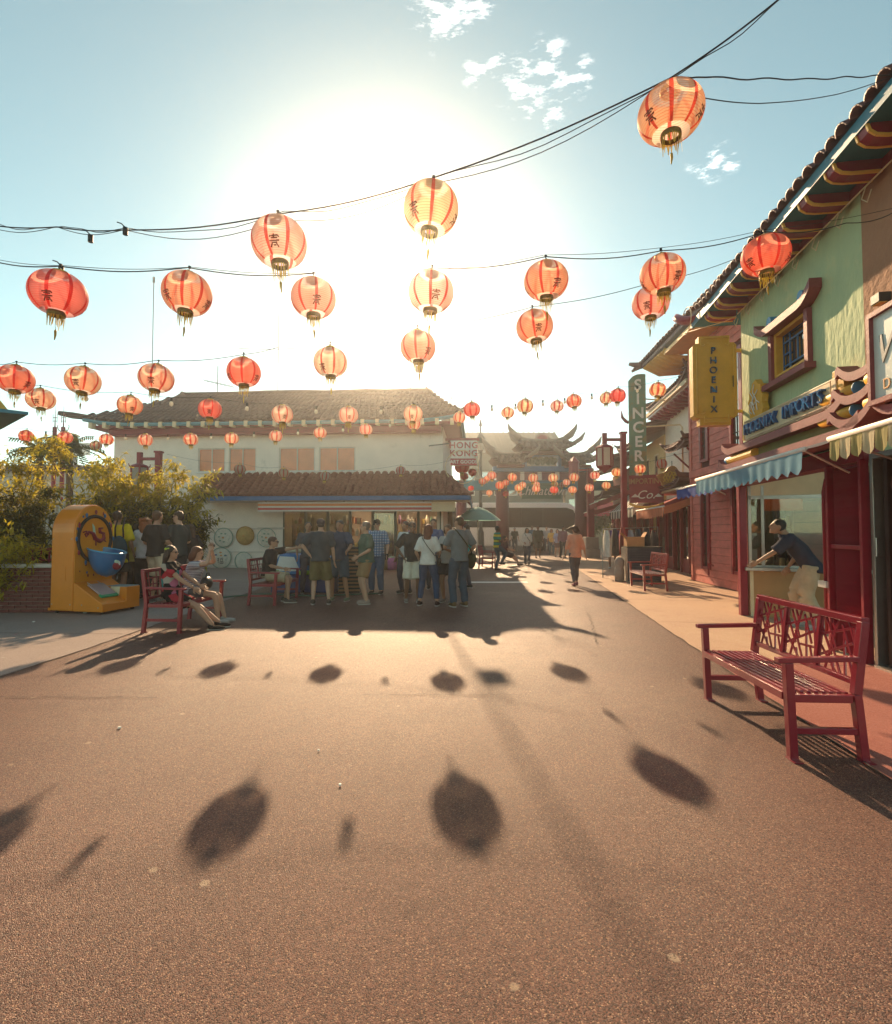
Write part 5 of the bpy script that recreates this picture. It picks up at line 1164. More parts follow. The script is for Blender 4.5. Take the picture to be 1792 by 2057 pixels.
# ------------------------------------------------------------------ benches
def bench(origin, ang, label, L=1.23, D=.52, style='crackle', seed=1):
    t = thing('park_bench', label, 'bench', origin, ang, 'red metal benches around the square'); q = .026
    def post(x, y0, y1, z1, nm):
        MB().bar((x,y0,0),(x,y1,z1),.052,.052).build(nm, M_bench, t, bevel=.004)
        MB().box(x-.03,x+.07,y0-.03,y0+.03,.0,.008).build('foot_plate', M_bench, t)
    for x in (0,L):
        post(x,.02,.0,.63,'leg'); post(x,D+.04,D,.43,'leg'); 
        MB().bar((x,D,.43),(x,D+.06,.90),.052,.052).build('back_post', M_bench, t, bevel=.004)
        MB().bar((x,-.07,.645),(x,D+.02,.660),.055,.032).build('armrest', M_bench, t, bevel=.004)
        MB().bar((x,.03,.40),(x,D-.03,.40),.04,.05).build('seat_rail', M_bench, t, bevel=.003); MB().bar((x,.04,.19),(x,D,.19),.035,.04).build('stretcher', M_bench, t, bevel=.003)
    n = 9; sm = MB().box(.03,L-.03,-.0125,.0125,-.012,.012).mesh('slat', M_bench)
    for i in range(n): 
        o = link('slat', sm, t, loc=(0,.012+(D-.05)*i/(n-1),.432-.012*i/(n-1)), bevel=.004)
    MB().bar((.027,-.01,.405),(L-.027,-.01,.405),.03,.05).build('front_rail', M_bench, t, bevel=.003)
    MB().bar((-.02,D+.062,.905),(L+.02,D+.062,.905),.05,.05).build('top_rail', M_bench, t, bevel=.005)
    MB().bar((.027,D+.012,.50),(L-.027,D+.012,.50),.03,.035).build('lower_rail', M_bench, t, bevel=.003)
    for k in (1,2): MB().bar((L*k/3,D+.012,.515),(L*k/3,D+.058,.885),.032,.032).build('mid_post', M_bench, t)
    rng = random.Random(seed)
    if style == 'crackle': lines = [((0,.62),(1,.95)),((.0,.22),(.85,.62)),((.1,1),(.45,.45)),((.0,.45),(.5,.0)),((.45,1),(.2,.0)),((.7,1),(.95,.55)),((.55,.92),(.85,.38)),((.3,.55),(.62,0)),((.0,.8),(.35,.3)),((.62,.75),(.75,.0)),((.5,.30),(1,.33)),((.85,.9),(1,.2)),((.8,.33),(.95,0)),((.38,.2),(.44,0)),((.25,1),(.4,.75))]
    else: lines = [((0,.25),(1,.25)),((0,.75),(1,.75)),((.25,0),(.25,1)),((.75,0),(.75,1)),((.5,.25),(.5,.75)),((.25,.5),(.75,.5))]
    lm = MB(); w = L/3-.034
    for (x0,z0),(x1,z1) in lines:
        f = lambda x,z: (x*w,.046*z,.37*z); lm.bar(f(x0,z0),f(x1,z1),.017,.008,(0,1,.0))
    for a,b in (((0,0),(1,0)),((1,0),(1,1)),((1,1),(0,1)),((0,1),(0,0))): lm.bar((a[0]*w,.046*a[1],.37*a[1]),(b[0]*w,.046*b[1],.37*b[1]),.016,.010,(0,1,0))
    me = lm.mesh('lattice_panel', M_bench)
    for k in range(3): link('lattice_panel', me, t, loc=(L*k/3+.017,D+.012,.515))
    return t
bench((2.32,4.70,0), R(-93), D=.43, label='empty red metal bench with crackle lattice back at the right front')
bench((5.02,14.2,0), R(-95), 'empty red bench beside the stacked dark louvred crates', seed=2)
bench((-3.88,7.66,0), R(87), 'red bench with two seated women', style='rect'); bench((-3.42,10.5,0), R(86), 'red bench with one seated man in a black shirt', style='rect')
bench((1.85,20.6,0), R(80), 'far red bench behind the man in the striped shirt', style='rect')
# ------------------------------------------------------------------ game machine
def machine():
    ang = math.atan2(-.23,1.1); t = thing('game_machine', 'orange arched dragon game machine with a blue scoop', 'game machine', (-7.2,9.5,.05), ang); Wd = .84
    M_or = mat('orange_enamel',(.72,.22,.012),.28,.08,3,coat=.3,dirt=((.50,.13,.02),5,.70)); M_fy = mat('amber_enamel',(.74,.28,.015),.3,.06,3,coat=.3)
    arch = [(0,0),(Wd,0),(Wd,1.42)]+[(Wd/2+Wd/2*math.cos(a),1.42+.52*math.sin(a)) for a in [math.pi*i/20 for i in range(1,20)]]+[(0,1.42)]
    MB().prism(arch, 0, .50, 0).build('cabinet', M_or, t, bevel=.03)
    MB().prism([(p[0]*.965+.015,p[1]*.985+.01) for p in arch], .502, .512, 0).build('front_panel', M_fy, t)
    MB().prism([(.515,.52),(1.14,.14),(1.14,0),(.515,0)], 0, Wd, 1).build('ramp', M_or, t, bevel=.015)
    MB().prism([(.62,.42),(.80,.40),(1.142,.40),(1.142,0),(1.0,0)], .52, Wd+.002, 1).build('step_block', M_or, t, bevel=.012)
    MB().add([(.80,.50,.345),(1.0,.50,.23),(1.0,.52,.40),(.80,.52,.402)],[(0,1,2,3)]).build('step_facing', M_cream, t)
    MB().box(.66,1.13,.53,Wd-.01,.403,.412).build('step_top', mat('grey_blue_plate',(.30,.36,.38),.4,.1,5), t)
    cz = 1.30; rg = MB(); rg.tube([(.516,Wd/2+.355*math.cos(a),cz+.42*math.sin(a)) for a in [2*math.pi*i/40 for i in range(41)]], .032, 8); rg.build('wheel_ring', M_black, t, True)
    for k in range(12):
        a = 2*math.pi*k/12; c = M_maroon if k%2 else M_blue; MB().ell((.53,Wd/2+.395*math.cos(a),cz+.50*math.sin(a)),(.02,.022,.045),8,6).build('lamp', c, t, True)
    dg = MB(); y = lambda u: Wd/2+u
    dg.tube([(.522,y(-.26),1.42),(.522,y(-.20),1.44),(.522,y(-.15),1.38),(.522,y(-.19),1.34),(.522,y(-.22),1.38),(.522,y(-.14),1.43),(.522,y(-.05),1.40),(.522,y(0),1.30),(.522,y(.10),1.25),(.522,y(.19),1.30),(.522,y(.18),1.40),(.522,y(.10),1.42),(.522,y(.09),1.49),(.522,y(.16),1.50)], [.012,.016,.018,.016,.014,.022,.034,.042,.042,.036,.030,.03,.03,.018], 6)
    for u,z in ((.02,1.17),(.24,1.24),(-.04,1.29)): dg.tube([(.522,y(u*.7),1.28),(.522,y(u),z)], .012, 5)
    dg.build('dragon_emblem', M_maroon, t, True); MB().prism([(y(-.04),1.32),(y(.0),1.34),(y(-.03),1.52),(y(-.075),1.58)], .525, .540, 0).build('dragon_wing', mat('mint',(.45,.62,.48),.5,.1,5), t)
    # blue scoop
    sc = MB(); n = 20; M_bl = mat('scoop_blue',(.012,.12,.30),.3,.1,3,coat=.3); rows = []
    for k in range(9):
        f = k/8; r = math.sqrt(max(0,1-(1-f)**2.3)); rows.append([(.52+.24+ (.30*r)*math.cos(2*math.pi*j/n)*(1+.15*f), Wd/2+.03+.27*r*math.sin(2*math.pi*j/n), .58+.50*f-.06*f*math.cos(2*math.pi*j/n)) for j in range(n+1)])
    sc.grid(rows); sc.grid([[((p[0]-.76)*.93+.76,(p[1]-Wd/2-.03)*.93+Wd/2+.03,p[2]+(.03 if i == 0 else .0)) for p in r] for i,r in enumerate(rows)]); sc.build('scoop', M_bl, t, True)
    MB().tube([rows[8][j] for j in range(n+1)], .016, 6).build('scoop_rim', mat('scoop_rim',(.05,.30,.52),.3,.1,4), t, True)
    for dy,dz,c,rr in ((-.02,.80,M_maroon,(.02,.10,.075)),(.0,.88,mat('mint',(.45,.62,.48),.5,.1,5),(.02,.08,.05)),(.02,.85,M_whitep,(.022,.035,.07))):
        MB().ell((1.055-.0,Wd/2-.02+dy,dz),rr,10,6).build('painted_patch', c, t, True)
    MB().prism([(.66,.452),(.92,.290),(.97,.25),(.99,.27),(.95,.31),(.68,.475)], .14, .46, 1).build('foot_pad', mat('pad_grey',(.42,.30,.30),.5,.1,4), t); MB().prism([(.93,.275),(1.0,.235),(1.01,.26),(.95,.305)], .12, .48, 1).build('pad_edge', mat('pad_green',(.02,.30,.13),.4,.1,4), t)
    rg = random.Random(2)
    for k in range(16):
        a = rg.uniform(0,6.28); c = rg.choice([M_maroon,M_blue,M_maroon]); yy, zz = Wd/2+.385*math.cos(a), 1.30+.54*math.sin(a)
        if .05 < yy < Wd-.05 and zz < 1.86: MB().ell((.5135,yy,zz),(.003,rg.uniform(.008,.02),rg.uniform(.015,.035)),7,5).build('painted_flower', c, t)
    for k in range(9): MB().ell((.5135,rg.uniform(.08,Wd-.08),rg.uniform(.58,.78)),(.003,rg.uniform(.01,.022),rg.uniform(.012,.03)),7,5).build('painted_flower', rg.choice([M_maroon,M_blue]), t)
    for x,z in ((.05,.12),(.45,.12),(.05,1.3),(.45,1.3),(.7,.12),(1.05,.08)): MB().ell((x,-.002,z),(.012,.004,.012),8,5).build('bolt', M_steel, t)
    MB().box(.20,.34,-.006,-.001,.55,.80).build('side_hatch', M_or, t, bevel=.002)
    for y0 in (.18,.40): MB().tube([(.62,y0,.50),(.72,y0,.46)], .008, 5).build('pad_rod', M_steel, t)
    for x,y0 in ((.08,.08),(1.05,.10),(1.05,Wd-.08),(.08,Wd-.08)): MB().tube([(x,y0-.02,-.022),(x,y0+.02,-.022)], .028, 10).build('castor', M_black, t)
    MB().box(-.06,.0,.02,Wd-.02,0,.05).build('back_lip', M_or, t)
machine()
# ------------------------------------------------------------------ lanterns
def lantern_mats():
    def shade(name, stripe):
        m = bpy.data.materials.new(name); m.use_nodes = True; nt = m.node_tree; n = nt.nodes; l = nt.links; n.remove(n['Principled BSDF'])
        oi = n.new('ShaderNodeObjectInfo'); tc = n.new('ShaderNodeTexCoord'); nz = n.new('ShaderNodeTexNoise'); nz.inputs['Scale'].default_value = 7; nz.inputs['Detail'].default_value = 5
        ad = n.new('ShaderNodeVectorMath'); ad.operation = 'ADD'; cm = n.new('ShaderNodeCombineXYZ'); l.new(oi.outputs['Random'], cm.inputs[0]); l.new(tc.outputs['Object'], ad.inputs[0]); l.new(cm.outputs[0], ad.inputs[1]); l.new(ad.outputs[0], nz.inputs['Vector'])
        mr = n.new('ShaderNodeMapRange'); mr.inputs['From Min'].default_value = .3; mr.inputs['From Max'].default_value = .7; mr.inputs['To Min'].default_value = .86; mr.inputs['To Max'].default_value = 1.08; l.new(nz.outputs[0], mr.inputs[0])
        mu = n.new('ShaderNodeVectorMath'); mu.operation = 'SCALE'; l.new(mr.outputs[0], mu.inputs['Scale'])
        if stripe is None: l.new(oi.outputs['Color'], mu.inputs[0])
        else:
            mm = n.new('ShaderNodeMix'); mm.data_type = 'RGBA'; mm.blend_type = 'MULTIPLY'; mm.inputs[0].default_value = 1; l.new(oi.outputs['Color'], mm.inputs[6]); mm.inputs[7].default_value = (*stripe,1); l.new(mm.outputs[2], mu.inputs[0])
        d = n.new('ShaderNodeBsdfDiffuse'); t = n.new('ShaderNodeBsdfTranslucent'); tr = n.new('ShaderNodeBsdfTransparent'); g = n.new('ShaderNodeBsdfGlossy'); g.inputs['Roughness'].default_value = .45
        l.new(mu.outputs[0], d.inputs[0]); l.new(mu.outputs[0], t.inputs[0]); l.new(mu.outputs[0], tr.inputs[0])
        a = n.new('ShaderNodeMixShader'); a.inputs[0].default_value = .80; l.new(d.outputs[0], a.inputs[1]); l.new(t.outputs[0], a.inputs[2])
        b = n.new('ShaderNodeMixShader'); b.inputs[0].default_value = .38 if stripe is None else .12; l.new(a.outputs[0], b.inputs[1]); l.new(tr.outputs[0], b.inputs[2])
        c = n.new('ShaderNodeMixShader'); c.inputs[0].default_value = .04; l.new(b.outputs[0], c.inputs[1]); l.new(g.outputs[0], c.inputs[2])
        l.new(c.outputs[0], n['Material Output'].inputs[0]); return m
    return shade('lantern_cloth', None), shade('lantern_stripe', (.72,.13,.12)), shade('lantern_rib', (.72,.36,.32))
LM = lantern_mats()
def lantern_meshes(nseg, nrib):
    a, b = .17, .147; mb = MB(); rings = []; z_t = .125
    t0 = math.asin(z_t/b)
    for i in range(nrib):
        u0 = -t0+2*t0*i/nrib; u1 = -t0+2*t0*(i+.84)/nrib; rings += [(u0,0.0),((u0+u1)/2,-.0022),(u1,0.0)]
    rings.append((t0,0.0)); prof = [(a*max(.30,math.cos(u)**.92)+d, b*math.sin(u)) for u,d in rings]
    n = nseg
    vs = [(r*math.cos(2*math.pi*j/n), r*math.sin(2*math.pi*j/n), z) for r,z in prof for j in range(n)]; base = len(mb.v); mb.v += vs
    for i in range(len(prof)-1):
        for j in range(n):
            mb.f.append((i*n+j,i*n+(j+1)%n,(i+1)*n+(j+1)%n,(i+1)*n+j)); mb.m.append(1 if j%(n//8) == 0 else (2 if i%3 == 2 else 0))
    return mb.mesh('shade', list(LM), True), prof[0][0], prof[-1][0], prof[0][1], prof[-1][1]
SH = {'hi': lantern_meshes(48,22), 'lo': lantern_meshes(24,9)}
M_fringe = mat('gold_fringe',(.52,.36,.04),.6,.25,30,trans=.35); M_darkgold = mat('dark_gold',(.22,.15,.03),.45,.25,25,metal=.3)
def lantern_parts():
    d = {}
    r = .052
    d['cap'] = MB().lathe([(r*.35,.150),(r*.9,.150),(r,.145),(r,.122),(r*.95,.120)],16).mesh('cap', M_gold, True)
    d['ring'] = MB().lathe([(r,-.120),(r*1.04,-.125),(r*1.04,-.146),(r,-.150),(r*.86,-.150),(r*.84,-.125)],16).mesh('bottom_ring', M_darkgold, True)
    fr = MB(); rng = random.Random(5)
    for k in range(26):
        a = 2*math.pi*k/26; L = rng.uniform(.045,.085); w = .0042; c, s = math.cos(a), math.sin(a); x, y = r*c, r*s; dx, dy = rng.gauss(0,.006), rng.gauss(0,.006)
        fr.add([(x-s*w,y+c*w,-.145),(x+s*w,y-c*w,-.145),(x+dx+s*w*.4,y+dy-c*w*.4,-.15-L),(x+dx-s*w*.4,y+dy+c*w*.4,-.15-L)],[(0,1,2,3)])
    d['fringe'] = fr.mesh('fringe', M_fringe)
    ts = MB(); ts.tube([(0,0,-.15),(.003,0,-.215),(.0,.004,-.24)], .0016, 4); ts.tube([(0,.004,-.24),(.002,.004,-.25),(.0,.005,-.275),(.004,.004,-.31)], [.003,.008,.007,.003], 6); d['tassel'] = ts.mesh('tassel', M_fringe)
    d['hook'] = MB().tube([(0,0,.15),(0,0,.185)], .004, 5).tube([(-.012,0,.165),(.012,0,.165)], .007, 5).tube([(0,0,.185),(.0,0,.20)], .010, 6).mesh('hook', M_cable)
    em = MB(); a, b = .172, .149
    strokes = [((-.030,.030),(.034,.036)),((-.038,.022),(-.030,.034)),((.034,.036),(.040,.022)),((0,.046),(-.002,.012)),((-.026,.016),(.028,.019)),((-.040,-.002),(.042,.003)),((-.022,-.014),(.024,-.012)),((-.016,-.014),(-.030,-.040)),((.014,-.012),(.032,-.038)),((-.010,-.028),(.014,-.027))]
    a0 = math.radians(3.75)
    for (x0,z0),(x1,z1) in strokes:
        P = []
        for x,z in ((x0*.72,z0*.72-.072),(x1*.72,z1*.72-.072)):
            u = math.asin(max(-1,min(1,z/b))); rr = a*math.cos(u)**.92; th = a0+x/rr; P.append(Vector((rr*math.cos(th),rr*math.sin(th),z)))
        n = (P[0]+P[1]).normalized(); dd = (P[1]-P[0]).normalized(); q = n.cross(dd).normalized()*.0048
        em.add([P[0]-q*.7,P[0]+q*.7,P[1]+q,P[1]-q],[(0,1,2,3)])
    d['character'] = em.mesh('printed_character', mat('lantern_ink',(.16,.05,.03),.6,.2,20)); return d
LP = lantern_parts()
COLS = {'P': (.99,.85,.66), 'M': (.99,.69,.52), 'R': (.98,.46,.36), 'G': (.74,.62,.56), 'D': (.78,.14,.11)}
CNAME = {'P': 'pale peach', 'M': 'salmon', 'R': 'red orange', 'G': 'dull greyish', 'D': 'deep red'}
ORD = ['first','second','third','fourth','fifth','sixth','seventh','eighth','ninth','tenth','eleventh','twelfth','thirteenth','fourteenth']
ROWS = {
 'nearest overhead cable': (.34, [(561,487,107,'P'),(866,420,115,'P'),(1347,228,134,'M')]),
 'second nearest cable': (.34, [(117,590,102,'R'),(376,590,97,'M'),(630,599,92,'M'),(866,587,90,'P'),(1097,564,90,'M'),(1331,551,88,'M'),(1538,513,88,'R')]),
 'third nearest cable': (.34, [(31,762,64,'R'),(167,765,64,'M'),(314,760,66,'M'),(490,748,66,'R'),(664,728,67,'P'),(840,697,70,'M'),(1074,656,74,'M'),(1307,609,74,'M')]),
 'cable over the white building roof': (.385, [(82,802,50,'M'),(261,814,48,'M'),(422,822,45,'R'),(567,833,43,'P'),(700,834,41,'P'),(830,832,40,'P')]),
 'cable along the white building front': (.345, [(53,876,27,'R'),(131,879,27,'M'),(193,895,22,'G'),(214,883,27,'M'),(292,884,28,'P'),(383,883,28,'P'),(465,881,28,'P'),(554,876,27,'P'),(643,870,27,'P'),(735,863,27,'P'),(832,852,27,'P')]),
 'cable from roof corner to right shops': (.36, [(923,839,26,'P'),(948,823,34,'R'),(1020,829,27,'P'),(1055,816,34,'P'),(1119,816,27,'P'),(1153,806,32,'M'),(1218,800,26,'P'),(1241,795,32,'R'),(1321,783,33,'P')]),
 'dim cable against the white wall': (.34, [(482,943,23,'G'),(570,950,22,'G'),(653,957,22,'G'),(805,945,20,'G')]),
 'front cable before the gate': (.36, [(988,955,19,'P'),(1029,959,19,'P'),(1071,960,19.5,'P'),(1111,960,19.5,'P'),(1153,959,20,'P'),(1195,955,20.5,'P'),(1239,949,21,'P'),(1286,942,22,'P'),(1329,932,22,'P')]),
 'middle cable before the gate': (.36, [(1004,975,17.5,'M'),(1042,980,17.5,'P'),(1077,982,17.5,'P'),(1113,984,17.5,'R'),(1150,984,17.5,'P'),(1184,980,17.5,'P'),(1218,975,17,'P')]),
 'back cable before the gate': (.36, [(969,967,15.5,'G'),(978,962,14,'M'),(1016,970,14.5,'M'),(1050,974,14.5,'P'),(1078,974,14.5,'P'),(1114,973,14.5,'P'),(1129,974,12.5,'G'),(1138,969,15,'P')]),
 'farthest cable under the gate': (.36, [(983,990,13,'P'),(1016,992,12.5,'D'),(1048,992,11,'G'),(1089,985,11,'G')]),
 'neon hoop beside the projecting white sign': (.60, [(928,938,30,'D')]),
 'short string beside the projecting white sign': (.36, [(933,957,17,'D'),(949,949,17,'D'),(946,981,12.5,'D')]),
}
def add_lantern(pos, D, col, hi, label, group):
    t = thing('paper_lantern', label, 'lantern', pos, random.uniform(0,6.28), group); s = D/.34*random.uniform(.97,1.03); t.scale = (s*random.uniform(.98,1.02),s,random.uniform(.96,1.05)*s*(.93 if D*FPX/pos[1] > 120 else 1.02))
    t.rotation_euler = (random.uniform(-.09,.09),random.uniform(-.09,.09),random.uniform(0,6.28))
    c = COLS[col]; j = random.uniform(.94,1.06)
    o = link('shade', SH['hi' if hi else 'lo'][0], t); o.color = (min(1,c[0]*j),c[1]*random.uniform(.92,1.08),c[2]*random.uniform(.9,1.1),1)
    link('cap', LP['cap'], t); link('bottom_ring', LP['ring'], t); link('fringe', LP['fringe'], t); link('hook', LP['hook'], t)
    if hi: link('tassel', LP['tassel'], t); [link('printed_character', LP['character'], t, rot=(0,0,2*math.pi*k/3+.01)) for k in range(3)]
    return t
LPOS = {}
for row,(D,lst) in ROWS.items():
    LPOS[row] = []
    for k,(px,py,d,c) in enumerate(lst):
        Y = D*FPX/d; p = at(px,py,Y); LPOS[row].append((p,D))
        add_lantern(p, D, c, d > 38, f'{CNAME[c]} paper lantern, {ORD[k]} from left on the {row}' if len(lst) > 1 else f'big {CNAME[c]} round lantern hanging inside the {row}', 'paper lanterns strung over the square')
# ------------------------------------------------------------------ cables, bulbs and masts
def cable(pts, label, r=.007, sag=.05, wob=.0, twist=0):
    P = []
    for i in range(len(pts)-1):
        a, b = Vector(pts[i]), Vector(pts[i+1]); n = 10 if (b-a).length > .4 else 5
        for k in range(n):
            f = k/n; q = a.lerp(b,f); q.z -= sag*math.sin(math.pi*f)*min(1,(b-a).length/1.2); P.append(q+Vector((0,0,wob*math.sin((i*n+k)*1.1))))
    P.append(Vector(pts[-1])); mb = MB(); mb.tube(P, r*.52, 5); return tag(mb.build('cable', M_cable, None, True), label, 'cable', 'cables strung over the square')
def tops(row, lift=.19): return [p+Vector((0,0,lift*D/.34)) for p,D in LPOS[row]]
T = tops('nearest overhead cable'); e0 = [at(-40,449,3.75), at(115,456,3.65), at(250,462,3.55)]; e1 = [at(1600,-30,2.3)]
cable(e0+T+e1, 'thick nearest overhead cable running to the top edge', .009, .035); cable([p+Vector((.02,.03,.03)) for p in e0+T+e1], 'second line twisted along the nearest overhead cable', .005, .075, .008)
cable([p+Vector((.01,-.02,-.01)) for p in e0]+[T[0]+Vector((0,.02,-.03)),T[1]+Vector((0,.02,-.02)),T[2]], 'thin loose line below the nearest overhead cable', .005, .10)
cable([T[2], at(1400,153,2.75), at(1560,158,3.2), at(1700,155,3.7), at(1800,148,4.0)], 'twisted cable from the biggest lantern to the right roof', .008, .01, .006)
cable([T[2]+Vector((.1,0,-.09)), at(1415,197,2.8), at(1525,208,3.2), at(1680,190,3.7), at(1780,158,4.0)], 'slack lower cable from the biggest lantern to the right roof', .006, .012)
T = tops('second nearest cable'); e0 = [at(-40,518,3.6)]; e1 = [at(1700,448,4.3), at(1800,425,4.6)]
cable(e0+T[:3], 'second overhead cable on the left', .008, .05); cable([p+Vector((0,.05,.03)) for p in e0+T[:3]]+[at(705,551,4.1)], 'thin companion of the second overhead cable', .004, .03)
cable([at(700,551,4.2)]+T[3:]+e1, 'second overhead cable rising to the green shop', .008, .05); cable([at(900,541,4.4),T[4]+Vector((0,.05,.04)),T[5]+Vector((0,.05,.05)),T[6]+Vector((0,.05,.04)),at(1800,417,4.8)], 'thin companion cable rising to the green shop', .004, .02)
T = tops('third nearest cable'); cable([at(-30,728,6.0)]+T[:4]+[at(560,697,5.6)], 'third overhead cable on the left', .007, .04); cable([at(480,700,5.6)]+T[4:]+[at(1490,515,5.0)], 'third overhead cable rising behind the lanterns', .006, .03)
T = tops('cable over the white building roof'); cable([at(-20,757,8.6)]+T+[at(930,800,10)], 'fourth cable over the white building roof', .007, .05); T4 = T
T = tops('cable along the white building front'); cable([at(-20,855,13)]+T+[at(910,820,13)], 'fifth cable along the white building front', .007, .06); T5 = T
T = tops('cable from roof corner to right shops'); cable([at(900,826,14)]+T+[at(1400,742,11.0)], 'cable from roof corner to right shops', .007, .06); T6 = T
T = tops('dim cable against the white wall'); cable([at(335,912,16)]+T+[at(905,925,18)], 'dim cable against the white wall', .006, .08)
for row in ('front cable before the gate','middle cable before the gate','back cable before the gate','farthest cable under the gate'):
    T = tops(row); a = T[0]+Vector((-1.6,.1,.18)); b = T[-1]+(Vector((1.9,-2.5,.45)) if row.startswith('front') else Vector((.9,0,.15))); cable([a]+T+[b], 'lantern '+row, .008, .05)
BB = MB().ell((0,0,-.085),(.026,.026,.036),10,8).mesh('bulb', mat('frosted_bulb',(.85,.80,.70),.25,.03,5,trans=.5)); BS = MB().tube([(0,0,0),(0,0,-.055)], .015, 8).mesh('socket', M_black)
def bulb(p, label, s=1.0):
    t = thing('hanging_bulb', label, 'light bulb', p, 0, 'bare bulbs strung between the lanterns'); t.scale = (s,s,s); link('socket', BS, t); link('bulb', BB, t)
for row,T,nm in (('r4',T4,'cable over the white building roof'),('r5',T5,'cable along the white building front'),('r6',T6,'cable from roof corner to right shops')):
    k = 0
    for i in range(len(T)-1):
        if (T[i]-T[i+1]).length > .5: bulb(T[i].lerp(T[i+1],.5)-Vector((0,0,.05)), f'bare bulb, {ORD[k]} from left on the {nm}', 1.25); k += 1
for px,py,Y,l in ((182,478,3.6,'black socket dangling under the nearest cable at the left'),(252,463,3.55,'short black socket on the nearest cable'),(123,540,3.55,'black socket above the leftmost red orange lantern')):
    p = at(px,py,Y); t = thing('empty_socket', l, 'lamp socket', p); MB().tube([(0,0,-.03),(0,0,.02)], .017, 8).build('socket', M_black, t); MB().tube([(0,0,.02),(-.03,0,.05),(-.06,0,.06)], .004, 4).build('lead', M_cable, t)
for px,y0,y1,l in ((308,567,735,'tall thin pole rising above the roof left end'),(560,560,790,'tall thin pole in the middle of the white roof'),(826,618,785,'tall thin pole near the roof right end')):
    Y = 24.5; a = at(px-2,y1,Y); b = at(px+1,y0,Y); t = thing('roof_pole', l, 'pole', (a.x,Y,7.4)); MB().tube([(0,0,0),(b.x-a.x,0,b.z-7.4)], .020, 6).build('pole', M_greymetal, t); MB().tube([(b.x-a.x,0,b.z-7.42),(b.x-a.x,0,b.z-7.15)], .055, 6).build('fitting', M_greymetal, t)
def antenna():
    a = at(437,790,24.2); t = thing('tv_antenna','television antenna on the white building roof','antenna',(a.x,24.2,7.4)); z = at(437,735,24.2).z-7.4
    MB().tube([(0,0,0),(0,0,z)], .02, 5).build('mast', M_greymetal, t); b = MB(); zz = z*.55; b.bar((-.65,0,zz+.15),(.75,.1,zz-.15),.025)
    for k in range(7): x = -.55+.2*k; b.bar((x,-.3,zz+.12-.045*k),(x,.3,zz+.12-.045*k),.015)
    b.build('boom', M_greymetal, t)
    p = at(842,742,20.5); t = thing('floodlight','small floodlight hanging near the third cable','floodlight',p); MB().box(-.14,.14,-.06,.1,-.11,.11).build('housing', M_greymetal, t); MB().tube([(-.1,0,.1),(0,0,.45)], .02, 5).build('bracket', M_greymetal, t)
antenna()
def art_sign():
    Y = 20.2; a, b = at(905,885,Y), at(958,935,Y); t = thing('projecting_sign','white sign with red letters projecting from the white building corner','sign',(a.x,Y,0)); w = b.x-a.x
    MB().box(0,w,0,.12,b.z,a.z).build('board', M_whitep, t); zr = at(905,921,Y).z
    MB().box(0,w,-.008,-.002,b.z,zr).build('red_band', mat('sign_red2',(.42,.05,.06),.5,.1,4), t)
    MR = mat('letter_red',(.45,.10,.09),.5,.2,6)
    text('lettering','HONG',.34,MR,t,(w/2,-.012,at(905,895,Y).z),(math.pi/2,0,0),.006,spacing=1.15,offset=.008); text('lettering','KONG',.34,MR,t,(w/2,-.012,at(905,911,Y).z),(math.pi/2,0,0),.006,spacing=1.15,offset=.008)
    text('small_lettering','ART GOODS',.185,M_whitep,t,(w/2,-.016,at(905,928,Y).z),(math.pi/2,0,0),.005,offset=.004)
    MB().box(-.2,w+.1,.0,.1,a.z+.003,a.z+.10).build('top_bar', M_maroon2, t); MB().bar((-.85,.06,a.z-.2),(0,.06,a.z-.1),.04).build('arm', M_greymetal, t)
    c = at(928,938,Y-.05); h = thing('neon_hoop','thin yellow neon hoop in front of the projecting white sign','hoop',c); r = at(961,938,Y).x-c.x; MB().tube([(r*math.cos(x),0,r*math.sin(x)) for x in [2*math.pi*i/48 for i in range(49)]], .018, 6).build('tube', M_cream, h, True)
art_sign()
def umbrella():
    p = at(960,1048,23.5); t = thing('patio_umbrella','faded teal patio umbrella at the corner of the white building','umbrella',(p.x,23.5,0)); zt = at(960,1018,23.5).z; r = 1.05; M_um = mat('teal_canvas',(.34,.60,.54),.8,.12,3,trans=.35)
    mb = MB(); rows = []
    for k in range(6): f = k/5; rows.append([(r*f*math.cos(2*math.pi*j/16)*(1-.05*(j%2)*f), r*f*math.sin(2*math.pi*j/16)*(1-.05*(j%2)*f), zt-.62*f**1.5) for j in range(17)])
    mb.grid(rows); mb.build('canopy', M_um, t, True); MB().tube([(0,0,0),(0,0,zt+.08)], .025, 8).build('pole', M_trim, t)
    for j in range(8): a = 2*math.pi*j/8; MB().tube([(0,0,zt-.35),(r*.95*math.cos(a),r*.95*math.sin(a),zt-.60)], .008, 4).build('rib', M_greymetal, t)
umbrella()
